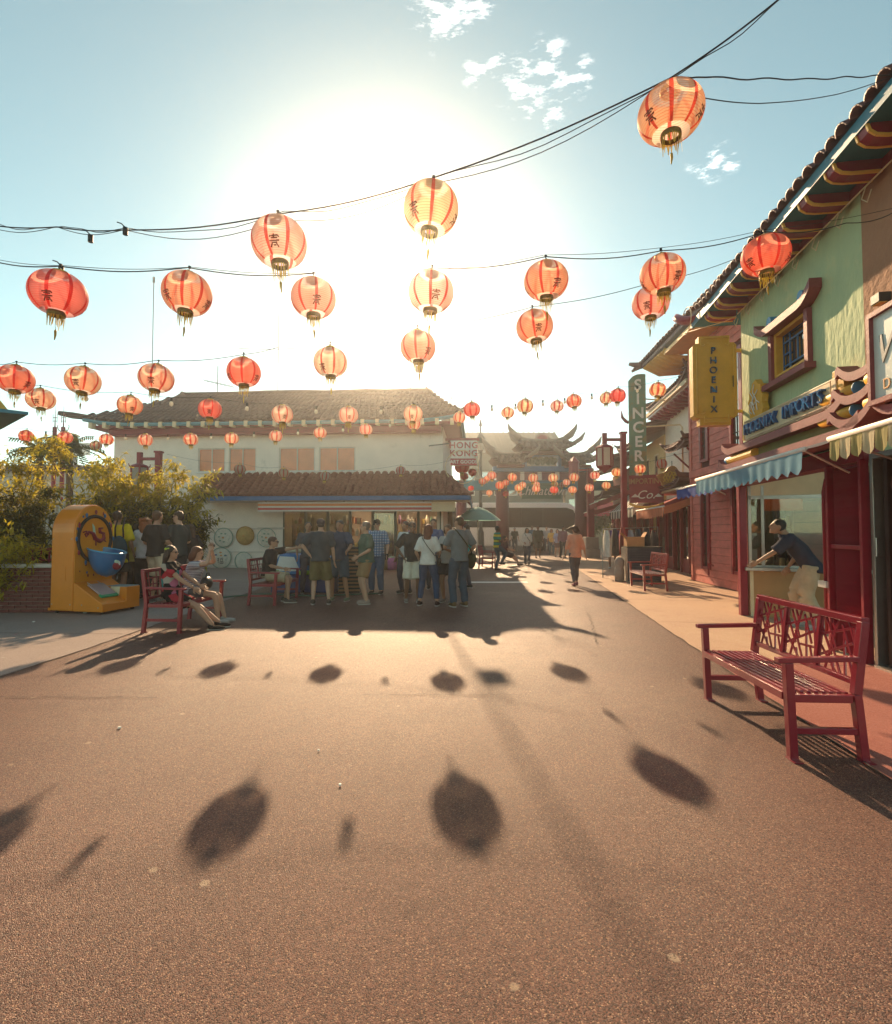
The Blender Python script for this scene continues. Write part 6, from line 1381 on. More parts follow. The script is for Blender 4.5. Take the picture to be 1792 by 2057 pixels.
# ------------------------------------------------------------------ clutter by the shops and tables
def clutter():
    p = gp(1262,1171)+Vector((.12,.35,0)); t = thing('louvred_crate','stacked dark blue louvred display cabinet behind the red bench','cabinet',p,R(-6)); M_lv = mat('navy_louvre',(.03,.04,.075),.45,.2,6)
    MB().box(0,.95,0,.6,0,1.0).build('case', M_lv, t); sl = MB().box(.03,.92,-.035,-.003,0,.045).mesh('louvre', M_lv)
    for k in range(13): link('louvre', sl, t, loc=(0,0,.03+.074*k))
    MB().box(-.06,-.003,.02,.58,.0,.99).build('side_rack', M_steel, t); MB().box(-.03,.98,-.05,.63,1.002,1.03).build('top', M_black, t)
    pts = p+Vector((.0,.05,1.035)); c = thing('cardboard_box','open cardboard box on top of the louvred cabinet','box',pts,R(-6)); b = MB(); b.box(0,.50,0,.012,0,.28); b.box(0,.50,.4,.412,0,.28); b.box(0,.012,.013,.399,0,.28); b.box(.488,.5,.013,.399,0,.28); b.box(.013,.487,.013,.399,0,.012); b.build('body', M_card, c)
    f = MB(); f.add([(0,.0,.28),(.0,.4,.28),(-.16,.4,.40),(-.16,0,.40)],[(0,1,2,3)]); f.add([(.5,0,.28),(.5,.4,.28),(.58,.4,.42),(.58,0,.42)],[(0,1,2,3)]); f.build('flap', M_card, c)
    q = p+Vector((-.2,.15,0)); s = thing('stone_bollard','short pale stone post beside the louvred cabinet','post',q); MB().lathe([(0,0),(.14,0),(.14,.35),(.12,.4),(.14,.46),(.14,.62),(.08,.7),(0,.72)],12).build('post', MATS['stone_base'], s, True)
    r = thing('clothes_rack','steel clothes rack with hanging dark garments beside the cabinet','clothes rack',p+Vector((-.35,1.3,0)),R(8)); fr = MB(); fr.tube([(0,0,0),(0,0,1.55),(1.9,0,1.62),(1.9,0,0)], .018, 6); fr.build('frame', M_steel, r)
    cols = [(.6,.58,.52),(.05,.045,.05),(.35,.04,.04),(.3,.34,.4),(.04,.05,.07),(.03,.03,.035),(.05,.04,.05)]
    for k,cc in enumerate(cols):
        x = .15+.27*k; g = MB(); rows = []
        for i in range(7):
            f = i/6; w = .05+.04*f; dd = .10+.13*min(1,f*3); rows.append([(x+w*math.cos(a)+.012*math.sin(5*a+k),dd*math.sin(a)*(1+.06*math.sin(3*a)),1.52-.85*f+.04*(k%3)) for a in [2*math.pi*j/14 for j in range(15)]])
        g.grid(rows); g.build('garment', mat('garment_%d'%k, cc, .9, .2, 8), r, True)
    w = thing('hand_truck','small folding cart beside the man in purple','cart',gp(1232,1134)); MB().tube([(-.15,0,.15),(-.1,.1,.75),(.1,.1,.75),(.15,0,.15)], .015, 6).build('frame', M_steel, w)
    for x in (-.15,.15): MB().tube([(x-.02,0,.08),(x+.02,0,.08)], .08, 12).build('wheel', M_black, w)
    b = gp(1187+34,1106); s = thing('sandwich_board','dark sandwich board standing near the gate','sign board',(b.x-.2,b.y-3,0)); MB().bar((-.5,0,0),(-.5,.25,1.5),.06).bar((.5,0,0),(.5,.25,1.5),.06).build('legs', M_black, s); MB().box(-.47,.47,.05,.12,.45,1.45).build('board', M_greymetal, s)
    ba = at(1212,1025,45); n = thing('banner','red banner hung across the street right of the coach','banner',(ba.x,45,0)); MB().box(-1.9,1.9,0,.04,ba.z-.5,ba.z+.7).build('cloth', mat('banner_red',(.55,.05,.08),.7,.1,3), n); MB().box(-1.85,-1.0,-.012,-.002,ba.z-.3,ba.z+.5).build('white_patch', M_whitep, n); MB().tube([(-2,0,0),(-2,0,ba.z+.8)], .05, 6).tube([(2,0,0),(2,0,ba.z+.8)], .05, 6).build('poles', M_greymetal, n)
    # toy table by the seated man
    p = gp(566,1195)+Vector((.3,.7,0)); t = thing('toy_stand','low stand of blue, white and green inflatable toys behind the seated man','toy stand',p); MB().box(-.7,.85,-.3,.5,.0,.42).build('base', mat('toy_navy',(.03,.05,.16),.5,.15,4), t, bevel=.02); MB().prism([(-.75,.43),(.9,.43),(.75,.85),(-.5,.95)], -.25, .45, 1).build('block', mat('toy_blue',(.02,.16,.42),.4,.1,4), t, bevel=.03)
    MB().prism([(-.6,.52),(.0,.52),(-.15,.86),(-.5,.88)], -.262, -.252, 1).build('white_triangle', M_whitep, t)
    for pts,c,r in (([(-.9,-.3,.5),(-.5,-.32,.5)],'lime',.05),([(.0,-.3,.48),(.55,-.3,.5)],'lime',.055),([(-.65,0,1.02),(.0,.05,1.02),(.3,.05,1.12)],'cream',.07),([(.1,.0,1.2),(.15,0,.9),(.35,0,.6)],'lime',.06),([(.45,0,1.0),(.6,0,.72)],'cream',.12)): MB().tube(pts, r, 8).build('inflatable', mat('toy_'+c,(.30,.50,.03) if c == 'lime' else (.70,.62,.42),.4,.1,4), t, True)
    MB().tube([(.05,-.1,1.12),(.2,-.1,1.32),(.4,-.1,1.22)], .07, 8).build('inflatable', mat('toy_purple',(.20,.12,.36),.4,.1,4), t, True)
    p = gp(690,1193); s = thing('slatted_bin','dark slatted rack behind the man in the navy polo','rack',p+Vector((.1,.2,0)),R(4)); MB().box(-.25,.25,0,.4,0,1.1).build('case', M_black, s)
    for k in range(12): MB().box(-.26,.26,-.03,-.003,.04+.088*k,.085+.088*k).build('slat', M_wood, s)
    for px,py,c,l in ((858-50,1130,(.30,.20,.10),'woven basket at the shop door left'),(788,1140,(.6,.2,.4),'pink tub of small toys by the shop door'),(772,1142,(.36,.24,.12),'round wicker basket behind the plaid shirt')):
        p = gp(px,py); p.y = min(p.y,20.3); p.x = (px-CX)/FPX*p.y; b = thing('basket',l,'basket',p); MB().lathe([(0,0),(.2,0),(.26,.35),(.27,.45),(.25,.45),(.2,.1),(0,.08)],14).build('body', mat('basket_%d'%px,c,.8,.25,14,bump=.6), b, True)
        for k in range(6): a = k; MB().ell((.12*math.cos(a),.12*math.sin(a),.42+.02*(k%3)),(.07,.07,.06),8,6).build('goods', mat('basketgood_%d'%(k%3),[(.6,.3,.4),(.6,.55,.4),(.3,.4,.3)][k%3],.6,.2,9), b)
    h = tag(MB().tube([(-6.2,12.2,.03),(-5.2,11.4,.03),(-4.2,12.2,.03),(-3,11.8,.03),(-1.5,12.3,.03)], .02, 6).build('hose', mat('green_hose',(.06,.12,.09),.5,.1,4), None, True), 'dark green hose lying on the ground behind the benches', 'hose')
    for px,py,s in ((510/2.99+0,1232,.03),(240,1464,.014),(68,1250,.025),(683,1580,.008),(640,1510,.007)):
        g = gp(px,py); tag(MB().prism([(s*math.cos(a)*random.uniform(.7,1.2),s*.8*math.sin(a)) for a in [i*.9 for i in range(7)]], .0, .01, 2).build('paper_scrap', M_whitep, None, loc=g+Vector((0,0,.006))), 'small white paper scrap %s'%({170:'near the game machine',240:'left of centre on the asphalt',68:'by the brick wall',683:'in the middle of the asphalt',640:'above the middle of the asphalt'}[int(px)]), 'litter', 'paper scraps on the ground')
clutter()
# ------------------------------------------------------------------ people
JOBS = []
def ik(a, t, l1, l2, pole):
    a, t, pole = Vector(a), Vector(t), Vector(pole); d = t-a; L = min(d.length, (l1+l2)*.995)
    if L < 1e-4: L = 1e-4
    d = d.normalized(); t2 = a+d*L; x = (l1*l1-l2*l2+L*L)/(2*L); h = math.sqrt(max(0,l1*l1-x*x)); p = pole-d*pole.dot(d); p = p.normalized() if p.length > 1e-5 else d.orthogonal().normalized()
    return a+d*x+p*h, t2
def loft(mb, rings, n=14):
    """rings: (centre, rx, ry) stacked; closed ends"""
    vs = []; k = len(rings)
    for c,rx,ry in rings: vs += [(c[0]+rx*math.cos(2*math.pi*j/n), c[1]+ry*math.sin(2*math.pi*j/n), c[2]) for j in range(n)]
    fs = [(i*n+j,i*n+(j+1)%n,(i+1)*n+(j+1)%n,(i+1)*n+j) for i in range(k-1) for j in range(n)]+[tuple(range(n-1,-1,-1)),tuple((k-1)*n+j for j in range(n))]
    mb.add(vs, fs)
def limb(mb, a, b, r0, r1, rm=None, n=10, e=.012):
    a, b = Vector(a), Vector(b); m = rm or (r0+r1)/2; d = (b-a).normalized()
    mb.tube([a-d*e,a,a.lerp(b,.3),a.lerp(b,.65),b,b+d*e], [r0*.55,r0,(r0*.55+m*.45)*1.02,(m*.6+r1*.4),r1,r1*.55], n)
def skin(i): 
    c = [(.46,.26,.17),(.38,.20,.12),(.52,.31,.21),(.20,.10,.06),(.11,.055,.035)][i]; return mat('skin_%d'%i, c, .5, .08, 9, spec=.35)
def cloth(c, kind='plain'):
    key = 'cloth_%s_%d_%d_%d'%(kind, int(c[0]*100), int(c[1]*100), int(c[2]*100))
    if key in MATS: return MATS[key]
    m = mat(key, c, .9, .16, 7, bump=.25, bscale=22, spec=.15)
    if kind != 'plain':
        nt = m.node_tree; n = nt.nodes; l = nt.links; b = n['Principled BSDF']; tc = n.new('ShaderNodeTexCoord'); src = b.inputs['Base Color'].links[0].from_socket
        def wave(ax, sc, lo=.5):
            w = n.new('ShaderNodeTexWave'); w.bands_direction = ax; w.inputs['Scale'].default_value = sc; l.new(tc.outputs['Object'], w.inputs['Vector']); mr = n.new('ShaderNodeMapRange'); mr.inputs['From Min'].default_value = lo; mr.inputs['From Max'].default_value = lo+.1; l.new(w.outputs['Fac'], mr.inputs[0]); return mr.outputs[0]
        def mix(f, a, c2):
            x = n.new('ShaderNodeMix'); x.data_type = 'RGBA'; l.new(f, x.inputs[0]); l.new(a, x.inputs[6]); x.inputs[7].default_value = (*c2,1); return x.outputs[2]
        if kind == 'plaid': o = mix(wave('Z',5.0,.7), src, (.45,.50,.58)); o = mix(wave('X',5.5,.7), o, (.07,.12,.24))
        elif kind == 'rugby': o = mix(wave('Z',1.55,.55), src, (.55,.46,.04)); o = mix(wave('Z',3.1,.86), o, (.03,.03,.03))
        elif kind == 'fine': o = mix(wave('Z',12,.6), src, (.10,.10,.16))
        elif kind == 'floral':
            v = n.new('ShaderNodeTexVoronoi'); v.inputs['Scale'].default_value = 9; l.new(tc.outputs['Object'], v.inputs['Vector']); cr = n.new('ShaderNodeValToRGB'); sp = n.new('ShaderNodeSeparateColor'); l.new(v.outputs['Color'], sp.inputs[0]); l.new(sp.outputs[0], cr.inputs[0]); cr.color_ramp.interpolation = 'CONSTANT'; e = cr.color_ramp.elements; e[0].color = (.015,.015,.018,1); e[1].position = .62; e[1].color = (.42,.03,.05,1)
            for p,c3 in ((.78,(.03,.20,.20)),(.86,(.5,.15,.25)),(.93,(.40,.35,.30))): q = e.new(p); q.color = (*c3,1)
            o = cr.outputs[0]
        l.new(o, b.inputs['Base Color'])
    return m
def hand(mb, w, d, s, curl=.5, side=1):
    """palm, four bent fingers of unequal length and a thumb from the side of the palm; d = forearm direction"""
    d = Vector(d).normalized(); up = Vector((side,0,0)); up = (up-d*up.dot(d)); up = up.normalized() if up.length > .1 else d.orthogonal().normalized(); sd = d.cross(up).normalized()   # up: back of hand, sd: across
    w = Vector(w); M = Matrix((d, sd, up)).transposed(); mb.ell(w+d*.045*s, (.052*s,.040*s,.016*s), 10, 6, M=M)
    for k,(o,L) in enumerate(((-.030,.066),(-.010,.076),(.010,.072),(.028,.056))):
        b = w+d*.078*s+sd*o*s; c = curl*(.7+.12*k); p1 = b+(d*math.cos(c*.5)-up*math.sin(c*.5))*L*.45*s; p2 = p1+(d*math.cos(c*1.3)-up*math.sin(c*1.3))*L*.33*s; p3 = p2+(d*math.cos(c*2)-up*math.sin(c*2))*L*.28*s
        mb.tube([b-d*.02*s,b,p1,p2,p3], [.0085*s,.0085*s,.008*s,.0072*s,.005*s], 6)
    b = w+d*.028*s-sd*.034*s; mb.tube([b+sd*.01*s,b,b+(d*.6-sd*.6-up*.3).normalized()*.035*s,b+(d*.95-sd*.45-up*.5).normalized()*.062*s], [.011*s,.011*s,.0095*s,.006*s], 6)
def person(label, pos, face, H=1.72, fem=False, skn=0, top=(0.072,0.072,0.072), topk='plain', sleeve=.45, hem=.86, bot=(0.100,0.100,0.150), leg=1.0, loose=1.0, shoe=(.06,.05,.05), hair=(.03,.02,.015), style='short', hands=None, feet=None, lean=(0,0), pelvis=None, headyaw=0, headpitch=0, fat=1.0, far=False, extra=(), cap=None, skirt=False, group='people standing in the square', poles=(None,None), bare=True, curl=.5):
    s = H/1.72; t = thing('person', label, 'person', pos, R(face), group); v = .028 if far else .0185
    pel = Vector(pelvis) if pelvis else Vector((0,0,.93)); seated = pel.z < .75
    neck = pel+Vector((lean[0],lean[1],.53)); 
    if lean[1] or lean[0]: neck = pel+(Vector((lean[0],lean[1],.53)).normalized()*.53)
    def sp(f): q = pel.lerp(neck,f); return q
    shw = (.145 if fem else .168)*(.5+.5*fat)
    chest = sp(.86); up = (neck-pel).normalized(); shL, shR = chest+Vector((-shw,0,.0)), chest+Vector((shw,0,.0))
    feet = feet or ((-.11,.02),(.12,-.03)); 
    hd = hands or ((-.27,.08,.86),(.27,.05,.86))
    arms = []
    for k,(sh,h) in enumerate(((shL,hd[0]),(shR,hd[1]))):
        po = poles[k] or ((-.5 if k == 0 else .5),-1,-.2); el, wr = ik(sh, h, .285, .255, po); arms.append((sh,el,wr))
    legs = []
    for k,f in enumerate(feet):
        hip = pel+Vector((-.088 if k == 0 else .088,0,-.02)); ank = Vector((f[0],f[1],f[2] if len(f) > 2 else .085)); kn, an = ik(hip, ank, .43, .42, (f[0]*.4,1,.25 if seated else 0)); legs.append((hip,kn,an))
    fx = fat
    hipw, wst, cst = (.160,.118,.138) if fem else (.148,.134,.160)
    rings = [(sp(-.12),hipw*.72*fx,.10*fx),(sp(.0),hipw*fx,.122*fx),(sp(.14),(hipw*.6+wst*.4)*fx,.118*fx),(sp(.36),wst*fx,.104*fx),(sp(.62),cst*fx,.122*fx),(sp(.80),cst*.98*(.5+.5*fx),.11),(sp(.92),cst*.62,.082),(sp(1.0),.062,.062)]
    body = MB(); loft(body, rings)
    if fem: 
        for x in (-.07,.07): body.ell(sp(.66)+Vector((x,.085,0)), (.068,.062,.062), 10, 8)
    for k,(sh,el,wr) in enumerate(arms):
        limb(body, sh, el, .052 if not fem else .044, .038, .045); limb(body, el, wr, .038, .025, .036); body.ell(sh, (.062,.06,.06), 10, 8)
    for hip,kn,an in legs:
        limb(body, hip, kn, .088*(.6+.4*fx), .054, .075); limb(body, kn, an, .052, .034, .053); body.tube([an+Vector((0,-.035,-.04)),an+Vector((0,.03,-.05)),an+Vector((0,.13,-.065))], [.035,.036,.026], 8)
    hc = neck+up*.135+Vector((0,.025,0)); RM = (Matrix.Rotation(R(headyaw),3,'Z')@Matrix.Rotation(R(headpitch),3,'X'))
    body.tube([neck-up*.03,neck+up*.09+Vector((0,.012,0))], [.056,.050], 10)
    def hp(x,y,z): return hc+RM@Vector((x,y,z))
    body.ell(hp(0,-.008,.02), (.073,.090,.092), 14, 10, M=RM); body.ell(hp(0,.022,-.045), (.056,.066,.066), 12, 8, M=RM); body.ell(hp(0,.072,-.092), (.026,.022,.020), 8, 6, M=RM)
    body.tube([hp(0,.083,.012),hp(0,.106,-.022),hp(0,.092,-.034)], [.009,.016,.010], 6)
    for x in (-1,1): body.ell(hp(x*.076,-.008,-.008), (.012,.020,.032), 8, 6, M=RM)
    if not far: body.tube([hp(-.032,.086,.022),hp(0,.094,.020),hp(.032,.086,.022)], .009, 5)
    hm = MB()
    for k,(sh,el,wr) in enumerate(arms): hand(hm, wr, wr-el, 1.0, curl, 1 if k == 0 else -1)
    JOBS.append((body,'body',skin(skn),t,v,s,0,hm))
    tp = MB(); g = .016*loose; zb = (hem-.93)/.53 if not seated else -.05
    rr = [(sp(zb),(hipw+.012)*fx+g*1.6,.128*fx+g*1.6)]
    for f,rx,ry in ((.0,hipw*fx,.124*fx),(.14,(hipw*.6+wst*.4)*fx+.008*loose,.120*fx),(.36,wst*fx+.012*loose,.110*fx+.006*loose),(.62,cst*fx,.124*fx+.004),(.80,cst*.99*(.5+.5*fx),.112),(.92,cst*.64,.086),(.985,.078,.076)):
        if f > zb+.03: rr.append((sp(f),rx+g,ry+g))
    loft(tp, rr)
    if fem:
        for x in (-.07,.07): tp.ell(sp(.66)+Vector((x,.088,0)), (.076,.072,.070), 10, 8)
    for sh,el,wr in arms:
        tp.ell(sh, (.066+g*.6,.064+g*.6,.064+g*.6), 10, 8)
        if sleeve > .02:
            e1 = sh.lerp(el,min(1,sleeve*2)); limb(tp, sh, e1, .054+g*1.1, (.046 if sleeve < .5 else .040)+g*1.5, None, 10, .004)
            if sleeve > .5: limb(tp, el, el.lerp(wr,(sleeve-.5)*2), .042+g, .032+g, None, 10, .004)
    JOBS.append((tp,'shirt',cloth(top,topk),t,v,s,.006,None))
    bt = MB(); g2 = .014*loose
    loft(bt, [(sp(-.14),hipw*.70*fx+g2,.10*fx+g2),(sp(-.02),hipw*fx+g2*.9,.122*fx+g2*.9),(sp(.10),(hipw*.75+wst*.25)*fx+g2*.7,.118*fx+g2*.7),(sp(.15),(hipw*.7+wst*.3)*fx+g2*.5,.114*fx+g2*.5)])
    for hip,kn,an in legs:
        r0 = .092*(.6+.4*fx)+g2; lo = (loose-1)*.03
        if leg <= .5: limb(bt, hip, hip.lerp(kn,leg*2), r0, .066+g2*1.6+lo+ (.02 if leg < .4 else 0), r0*.9, 10, .004)
        else: limb(bt, hip, kn, r0, .058+g2+lo, .078+g2+lo, 10, .004); limb(bt, kn, kn.lerp(an,(leg-.5)*2), .058+g2+lo, .042+g2+lo*1.2, .056+g2+lo, 10, .004)
    if skirt:
        (h0,k0,a0),(h1,k1,a1) = legs; f = min(1,leg*2)
        for j in range(4): q = j/3; limb(bt, h0.lerp(h1,q), h0.lerp(k0,f).lerp(h1.lerp(k1,f),q), .10, .085, .095)
    JOBS.append((bt,'skirt' if skirt else 'trousers',cloth(bot,topk if skirt else 'plain'),t,v,s,.006,None))
    for hip,kn,an in legs:
        sh = MB(); fl = an+Vector((0,0,-.075)); sh.ell(fl+Vector((0,.055,.032)), (.047,.135,.034), 12, 8); sh.ell(fl+Vector((0,-.025,.05)), (.040,.052,.05), 10, 8); sh.ell(fl+Vector((0,.125,.025)), (.042,.055,.026), 10, 6)
        m = sh.build('shoe', cloth(shoe), t, True); m.scale = (s,s,s)
        if not far:
            so = MB(); so.prism([(fl.x+.044*math.cos(a)*(1-.15*math.sin(a)),fl.y+.05+.138*math.sin(a)) for a in [2*math.pi*i/16 for i in range(16)]], fl.z-.008, fl.z+.010, 2); q = so.build('sole', mat('sole',(.45,.42,.38),.8,.1,8), m)
    hr = MB()
    if cap is not None:
        hr.ell(hp(0,-.012,.040), (.084,.102,.082), 14, 10, M=RM); hr.ell(hp(0,.10,.038), (.062,.062,.010), 12, 5, M=RM); JOBS.append((hr,'cap',cloth(cap),t,.014,s,0,None)); hr = MB(); hr.ell(hp(0,-.030,-.012), (.078,.078,.055), 12, 8, M=RM); JOBS.append((hr,'hair',mat('hair_%d_%d'%(int(hair[0]*100),int(hair[1]*100)),hair,.5,.3,30,bump=.5,bscale=90),t,.014,s,.004,None))
    elif style != 'bald':
        mh = mat('hair_%d_%d'%(int(hair[0]*100),int(hair[1]*100)), hair, .45, .35, 24, bump=.8, bscale=70)
        hr.ell(hp(0,-.022,.040), (.083,.094,.082), 14, 10, M=RM); hr.ell(hp(0,-.045,-.005), (.076,.066,.075), 12, 8, M=RM)
        if style in ('long','curly','bob'):
            L = {'long':.36,'curly':.26,'bob':.15}[style]; wd = {'long':.088,'curly':.125,'bob':.100}[style]
            hr.tube([hp(0,-.035,.05),hp(0,-.055,-.04),hp(0,-.065,-.04)+Vector((0,-.015,-L*.45)),hp(0,-.065,-.04)+Vector((0,-.025,-L))], [wd*.8,wd,wd*.95,wd*.45], 12, flat=.72)
            for x in (-1,1): hr.tube([hp(x*.06,-.01,.05),hp(x*.082,-.012,-.04),hp(x*.08,-.02,-.10)], [.03,.028,.018], 8)
            if style == 'curly':
                rg = random.Random(3)
                for k in range(26): a = rg.uniform(0,6.28); z = rg.uniform(-.2,.1); hr.ell(hp(.105*math.cos(a),-.03-.09*abs(math.sin(a)),z), (.035,.035,.035), 6, 5)
        if style == 'windy': hr.tube([hp(-.03,-.02,.05),hp(-.12,-.03,.03),hp(-.21,.0,.0),hp(-.27,.02,-.02)], [.05,.045,.03,.012], 8); hr.tube([hp(.02,-.04,.0),hp(.09,-.05,-.05),hp(.12,-.04,-.1)], [.06,.05,.02], 8); hr.ell(hp(.03,-.055,-.04), (.085,.07,.09), 10, 8)
        JOBS.append((hr,'hair',mh,t,.014 if not far else .02,s,.005,None))
    if not far:
        ey = MB()
        for x in (-.031,.031): ey.ell(hp(x,.080,.004), (.012,.006,.006), 8, 5, M=RM)
        e = ey.build('eyes', mat('eye_dark',(.02,.015,.012),.2,.1,10), t, True); e.scale = (s,s,s)
        mo = MB(); mo.ell(hp(0,.083,-.062), (.022,.007,.006), 8, 5, M=RM); mo = mo.build('mouth', mat('lips',(.30,.10,.08),.5,.1,10), t, True); mo.scale = (s,s,s)
        if 'glasses' in extra:
            gl = MB(); 
            for x in (-.033,.033): gl.ell(hp(x,.092,.004), (.027,.008,.019), 10, 6, M=RM)
            gl.tube([hp(-.078,-.01,.012),hp(-.066,.08,.010),hp(.066,.08,.010),hp(.078,-.01,.012)], .004, 4); q = gl.build('sunglasses', mat('lens_black',(.01,.01,.01),.08,.1,5,spec=.8), t, True); q.scale = (s,s,s)
    if 'collar' in extra:
        c = MB(); c.tube([neck+Vector((.075*math.cos(a),.07*math.sin(a)+.005,-.005+.02*math.cos(a*1))) for a in [R(-60+30*i) for i in range(11)]], .018, 6); JOBS.append((c,'collar',cloth(top,topk),t,.012,s,0,None))
    if 'belt' in extra: b = MB(); b.tube([sp(.08)+Vector(((hipw+.02)*fx*math.cos(a),(.125+.02)*fx*math.sin(a),0)) for a in [2*math.pi*i/16 for i in range(17)]], .016, 6); q = b.build('belt', M_black, t); q.scale = (s,s,s)
    def W(x,y,z): 
        c, q = math.cos(R(face)), math.sin(R(face)); P = Vector(pos); return Vector((P.x+(x*c-y*q)*s, P.y+(x*q+y*c)*s, P.z+z*s))
    t['_'] = 0; del t['_']
    return dict(t=t, W=W, arms=arms, neck=neck, hc=hc, s=s, sp=sp, pel=pel, legs=legs)
def held(name, label, cat, d, k, mbf, m, bits=()):
    """a thing held in hand k of a person"""
    sh, el, wr = d['arms'][k]; q = wr+(wr-el).normalized()*.07; p = d['W'](*q); o = thing(name, label, cat, p, d['t'].rotation_euler.z); mbf(o); return o
def phone(d, k, label):
    held('phone', label, 'phone', d, k, lambda o: (MB().box(-.036,.036,-.006,.006,-.05,.09).build('case', M_black, o, bevel=.003), MB().box(-.032,.032,-.0085,-.0065,-.045,.085).build('screen', mat('phone_screen',(.08,.09,.10),.1,.05,5), o)), None)
def sling(d, label, side, col, size=(.16,.08,.14), z=.82, small=False):
    """shoulder bag with a strap across the body"""
    s = d['s']; t = thing('shoulder_bag', label, 'bag', d['W'](0,0,0), d['t'].rotation_euler.z); t.scale = (s,s,s); sd = side; c = Vector((sd*.235,-.03,z)); m = cloth(col)
    b = MB(); b.ell(c, (size[1],size[0],size[2]), 14, 10); b.build('bag', m, t, True); f = MB(); f.ell(c+Vector((sd*.02,0,size[2]*.25)), (size[1]*.95,size[0]*1.02,size[2]*.72), 14, 8); f.build('flap', m, t, True)
    n = d['neck']; st = MB(); P = [c+Vector((0,-.05,.08)), Vector((sd*.16,-.155,1.08)), Vector((0,-.155,1.28)), Vector((-sd*.10,-.115,1.42)), Vector((-sd*.12,-.0,1.485)), Vector((-sd*.08,.12,1.36)), Vector((sd*.05,.165,1.16)), Vector((sd*.19,.12,.98)), c+Vector((0,.05,.08))]
    st.tube(P, .013, 5, flat=.5); st.build('strap', m, t, True)
def std(px, py): return gp(px,py)
HIPS = ((-.21,-.02,.94),)
# --- group in front of the white shop
P2 = person('man in dark shirt, olive shorts and cap seen from behind, hand on hip', std(643,1214), 12, 1.76, skn=2, top=(0.052,0.067,0.082), bot=(0.160,0.130,0.060), leg=.50, loose=1.5, shoe=(.10,.08,.07), cap=(.07,.06,.07), hands=((-.19,-.03,.96),(.27,.02,.86)), poles=((-1,-.3,-.1),None), feet=((-.14,0),(.17,-.02)), fat=1.08, hair=(.06,.05,.045))
P3 = person('laughing man in navy polo and long dark shorts facing the camera', std(682,1206), 170, 1.74, skn=1, top=(0.057,0.082,0.132), bot=(0.072,0.102,0.132), leg=.50, loose=1.5, shoe=(.2,.22,.15), hair=(.03,.03,.03), hands=((-.30,.36,1.06),(.20,.22,.98)), feet=((-.20,.05),(.14,.06)), extra=('collar',), fat=1.06)
P4 = person('grey haired man in green shirt and khaki shorts looking left', std(735,1213), 118, 1.70, skn=2, top=(0.080,0.130,0.100), bot=(0.300,0.190,0.100), leg=.42, loose=1.4, shoe=(.34,.26,.22), hair=(.16,.13,.11), hands=((-.24,.25,1.0),(.25,.05,.92)), headyaw=-25, fat=1.15)
P5 = person('man in blue plaid shirt, jeans and black cap', std(757,1193), 172, 1.78, skn=2, top=(0.160,0.270,0.420), topk='plaid', bot=(0.070,0.120,0.200), leg=.98, loose=1.2, shoe=(.05,.04,.04), cap=(.02,.02,.02), extra=('glasses',), hands=((-.27,.14,.90),(.25,.05,.85)))
phone(P5, 0, 'white phone in the hand of the plaid shirt man')
P6 = person('man in black polo and white shorts with hand on hip', std(828,1209), 190, 1.70, skn=3, top=(0.037,0.040,0.044), bot=(0.680,0.620,0.500), leg=.50, loose=1.45, shoe=(.25,.22,.20), hair=(.015,.012,.01), hands=((.0,0,0),(.22,.02,.98))[0:0] or ((-.24,.06,.88),(.20,.05,.96)), poles=(None,(1,-.4,-.1)), extra=('collar','glasses'), feet=((-.12,.05),(.13,-.02)))
P7 = person('woman with long auburn hair, white tee and cropped jeans from behind', std(860,1217), -12, 1.64, fem=True, skn=0, top=(0.700,0.650,0.600), bot=(0.050,0.075,0.140), leg=.92, loose=1.0, shoe=(.06,.03,.03), hair=(.16,.05,.025), style='long', hands=((-.22,.12,.95),(.18,.24,1.05)), feet=((-.19,0),(.19,0)))
sling(P7, 'small brown bag slung on the auburn haired woman', 1, (.05,.04,.035), (.09,.035,.09), .92)
P8 = person('woman in grey top and black shorts holding a phone between two friends', std(900,1210), 155, 1.64, fem=True, skn=1, top=(0.450,0.430,0.400), bot=(0.042,0.042,0.047), leg=.36, loose=1.2, shoe=(.22,.18,.17), hair=(.10,.06,.03), style='long', hands=((-.05,.30,1.18),(.12,.26,1.12)), headpitch=-12)
phone(P8, 0, 'phone held up by the woman in black shorts')
P9 = person('tall man in grey tee and jeans from behind with a shoulder bag', std(923,1219), 25, 1.80, skn=0, top=(0.170,0.180,0.190), bot=(0.060,0.085,0.120), leg=1.0, loose=1.2, shoe=(.16,.10,.05), hair=(.10,.06,.04), hands=((-.18,.30,1.12),(.26,.14,.98)), feet=((-.12,0),(.13,.02)), headyaw=18)
sling(P9, 'dark olive messenger bag on the tall grey tee man', 1, (.05,.045,.02), (.15,.06,.15), .86)
person('man in white tee standing behind the black polo man', std(815,1192), 140, 1.74, skn=1, top=(0.660,0.640,0.620), bot=(0.080,0.090,0.120), leg=1.0, hair=(.03,.02,.02), feet=((-.12,0),(.12,0)))
person('man in blue shirt standing behind the auburn haired woman', std(871,1183), 175, 1.82, skn=0, top=(0.100,0.140,0.280), bot=(0.102,0.102,0.122), hair=(.05,.035,.02))
person('person in turquoise tee behind the tall grey tee man', std(938,1182), 60, 1.68, skn=2, top=(0.020,0.330,0.340), bot=(0.082,0.082,0.112), hair=(.04,.03,.02))
d = person('dark haired person raising a phone behind the capped man', std(618,1192), 200, 1.72, skn=1, top=(0.082,0.092,0.112), bot=(0.072,0.072,0.092), hair=(.02,.015,.012), hands=((-.30,.30,1.42),(.25,.05,.9)))
phone(d, 0, 'phone raised behind the capped man')
